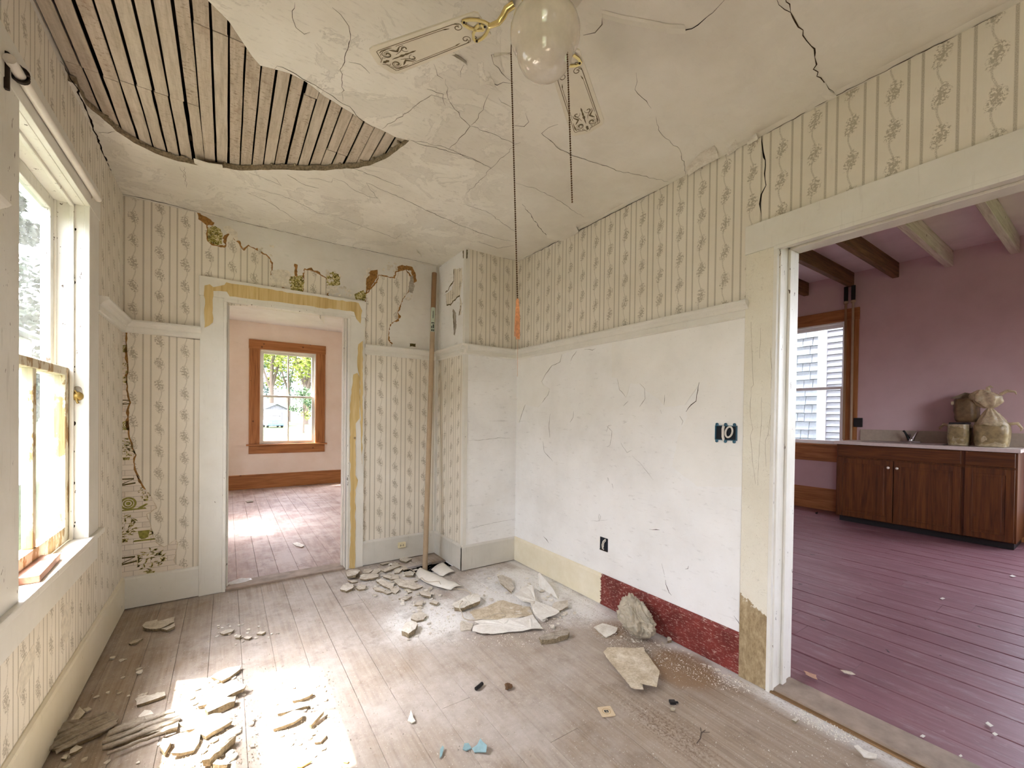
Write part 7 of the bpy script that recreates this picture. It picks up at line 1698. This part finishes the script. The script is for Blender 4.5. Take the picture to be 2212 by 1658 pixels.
# blue car in front of the shed
cp = at_depth(596, 930, 53.0); car = empty('blue_car', (cp.x, cp.y, -.55), math.radians(8), label='pale blue car parked in front of the white shed', cat='car')
mb = MB(); prof = [(-.95, .35), (-.93, .62), (-.86, .78), (-.72, .95), (-.45, 1.02), (.45, 1.02), (.72, .95), (.86, .78), (.93, .62), (.95, .35), (.9, .28), (-.9, .28)]
mb.prism([(x, 0, z) for x, z in prof], (0, 3.4, 0)); mb.build('body', M['car_blue'], car, bevel=.05)
mb = MB(); mb.prism([(-.70, .3, 1.0), (.70, .3, 1.0), (.56, .7, 1.42), (-.56, .7, 1.42)], (0, 1.8, .02)); mb.build('cabin', M['shed_dark'], car, bevel=.05)
for s in (-1, 1):
    mb = MB(); mb.box((s * .62 - .16, -.03, .60), (s * .62 + .16, .01, .74)); mb.build('headlight', M['house_white'], car, bevel=.01)
    for yy in (.6, 2.7):
        mb = MB(); mb.lathe([(.01, -.1), (.3, -.1), (.32, 0), (.3, .1), (.01, .1)], seg=18); mb.v = [Vector((s * .82 + p.z, yy + p.x, .31 + p.y)) for p in mb.v]; mb.build('wheel', M['black'], car)
mb = MB(); mb.box((-.35, -.035, .40), (.35, .0, .58)); mb.build('grille', M['shed_dark'], car, bevel=.01)
# trees
def tree(name, px, base_y, dep, rad, hgt, mat, label, seed, nleaf=2600, trunk=True, leaf=.14, flat=1.0, cz=None):
    p = at_depth(px, base_y, dep); t = empty(name, (p.x, p.y, -.55), label=label, cat='tree', group='trees beyond the back window'); rr = random.Random(seed); mb = MB()
    cl = []
    for k in range(26):
        a = rr.uniform(0, 6.28); r_ = rad * rr.uniform(.1, .95) ** .7; zz = hgt * rr.uniform(.42 if trunk else .12, 1.0); sh_ = math.sqrt(max(.05, 1 - ((zz / hgt - .6) / .55) ** 2))
        cl.append((Vector((r_ * sh_ * math.cos(a), r_ * sh_ * math.sin(a), zz)), rad * rr.uniform(.22, .42)))
    for k in range(nleaf):
        c, r_ = cl[rr.randrange(len(cl))]; d = Vector((rr.gauss(0, 1), rr.gauss(0, 1), rr.gauss(0, .7))).normalized() * r_ * rr.uniform(.4, 1) ** .5
        q = c + d; u = Vector((rr.gauss(0, 1), rr.gauss(0, 1), rr.gauss(0, .6))).normalized(); v = u.cross(Vector((rr.gauss(0, 1), rr.gauss(0, 1), rr.gauss(0, 1)))).normalized(); s = leaf * rr.uniform(.5, 1.3)
        mb.add([q - u * s, q + v * s * .5, q + u * s, q - v * s * .5], [(0, 1, 2, 3)])
    mb.build('foliage', M[mat], t, kind='stuff')
    if trunk:
        mb = MB(); mb.tube([(0, 0, 0), (.05, 0, hgt * .3), (0, .05, hgt * .62)], [rad * .09, rad * .07, rad * .03], 8)
        for k in range(6):
            c, _ = cl[k]; mb.tube([(.03, 0, hgt * rr.uniform(.28, .45)), c * .6 + Vector((0, 0, hgt * .2)), c], [rad * .04, rad * .025, rad * .01], 6)
        mb.build('trunk', M['bark'], t)
tree('leafy_tree', 585, 905, 72, 5.6, 17, 'leaf_lime', 'lime green tree above the shed roof, left one', 1, 3600, leaf=.3)
tree('leafy_tree', 660, 905, 74, 5.6, 17, 'leaf_lime', 'lime green tree behind the shed, right one', 2, 3600, leaf=.3)
tree('leafy_tree', 622, 905, 92, 6.0, 20, 'leaf_green', 'taller green tree in the middle distance', 3, 2600, leaf=.4)
tree('leafy_tree', 545, 905, 95, 6.5, 15, 'leaf_blue', 'blue-green tree at the left edge of the back window', 4, 2200, leaf=.4)
tree('leafy_tree', 702, 905, 90, 6.0, 13, 'leaf_blue', 'blue-green tree at the right edge of the back window', 5, 2200, leaf=.4)
tree('garden_shrub', 655, 905, 40, 1.2, 4.2, 'leaf_green', 'dark stemmed shrub right of the shed', 6, 1500, leaf=.11)
tree('garden_shrub', 680, 905, 44, 1.3, 3.6, 'leaf_lime', 'yellowish shrub at the window edge beside the shed', 7, 1500, leaf=.11)
tree('leafy_tree', 112, 905, 19, 2.4, 11.0, 'hedge_dark', 'dark green tree outside the near left window', 8, 6500, leaf=.2, trunk=False)
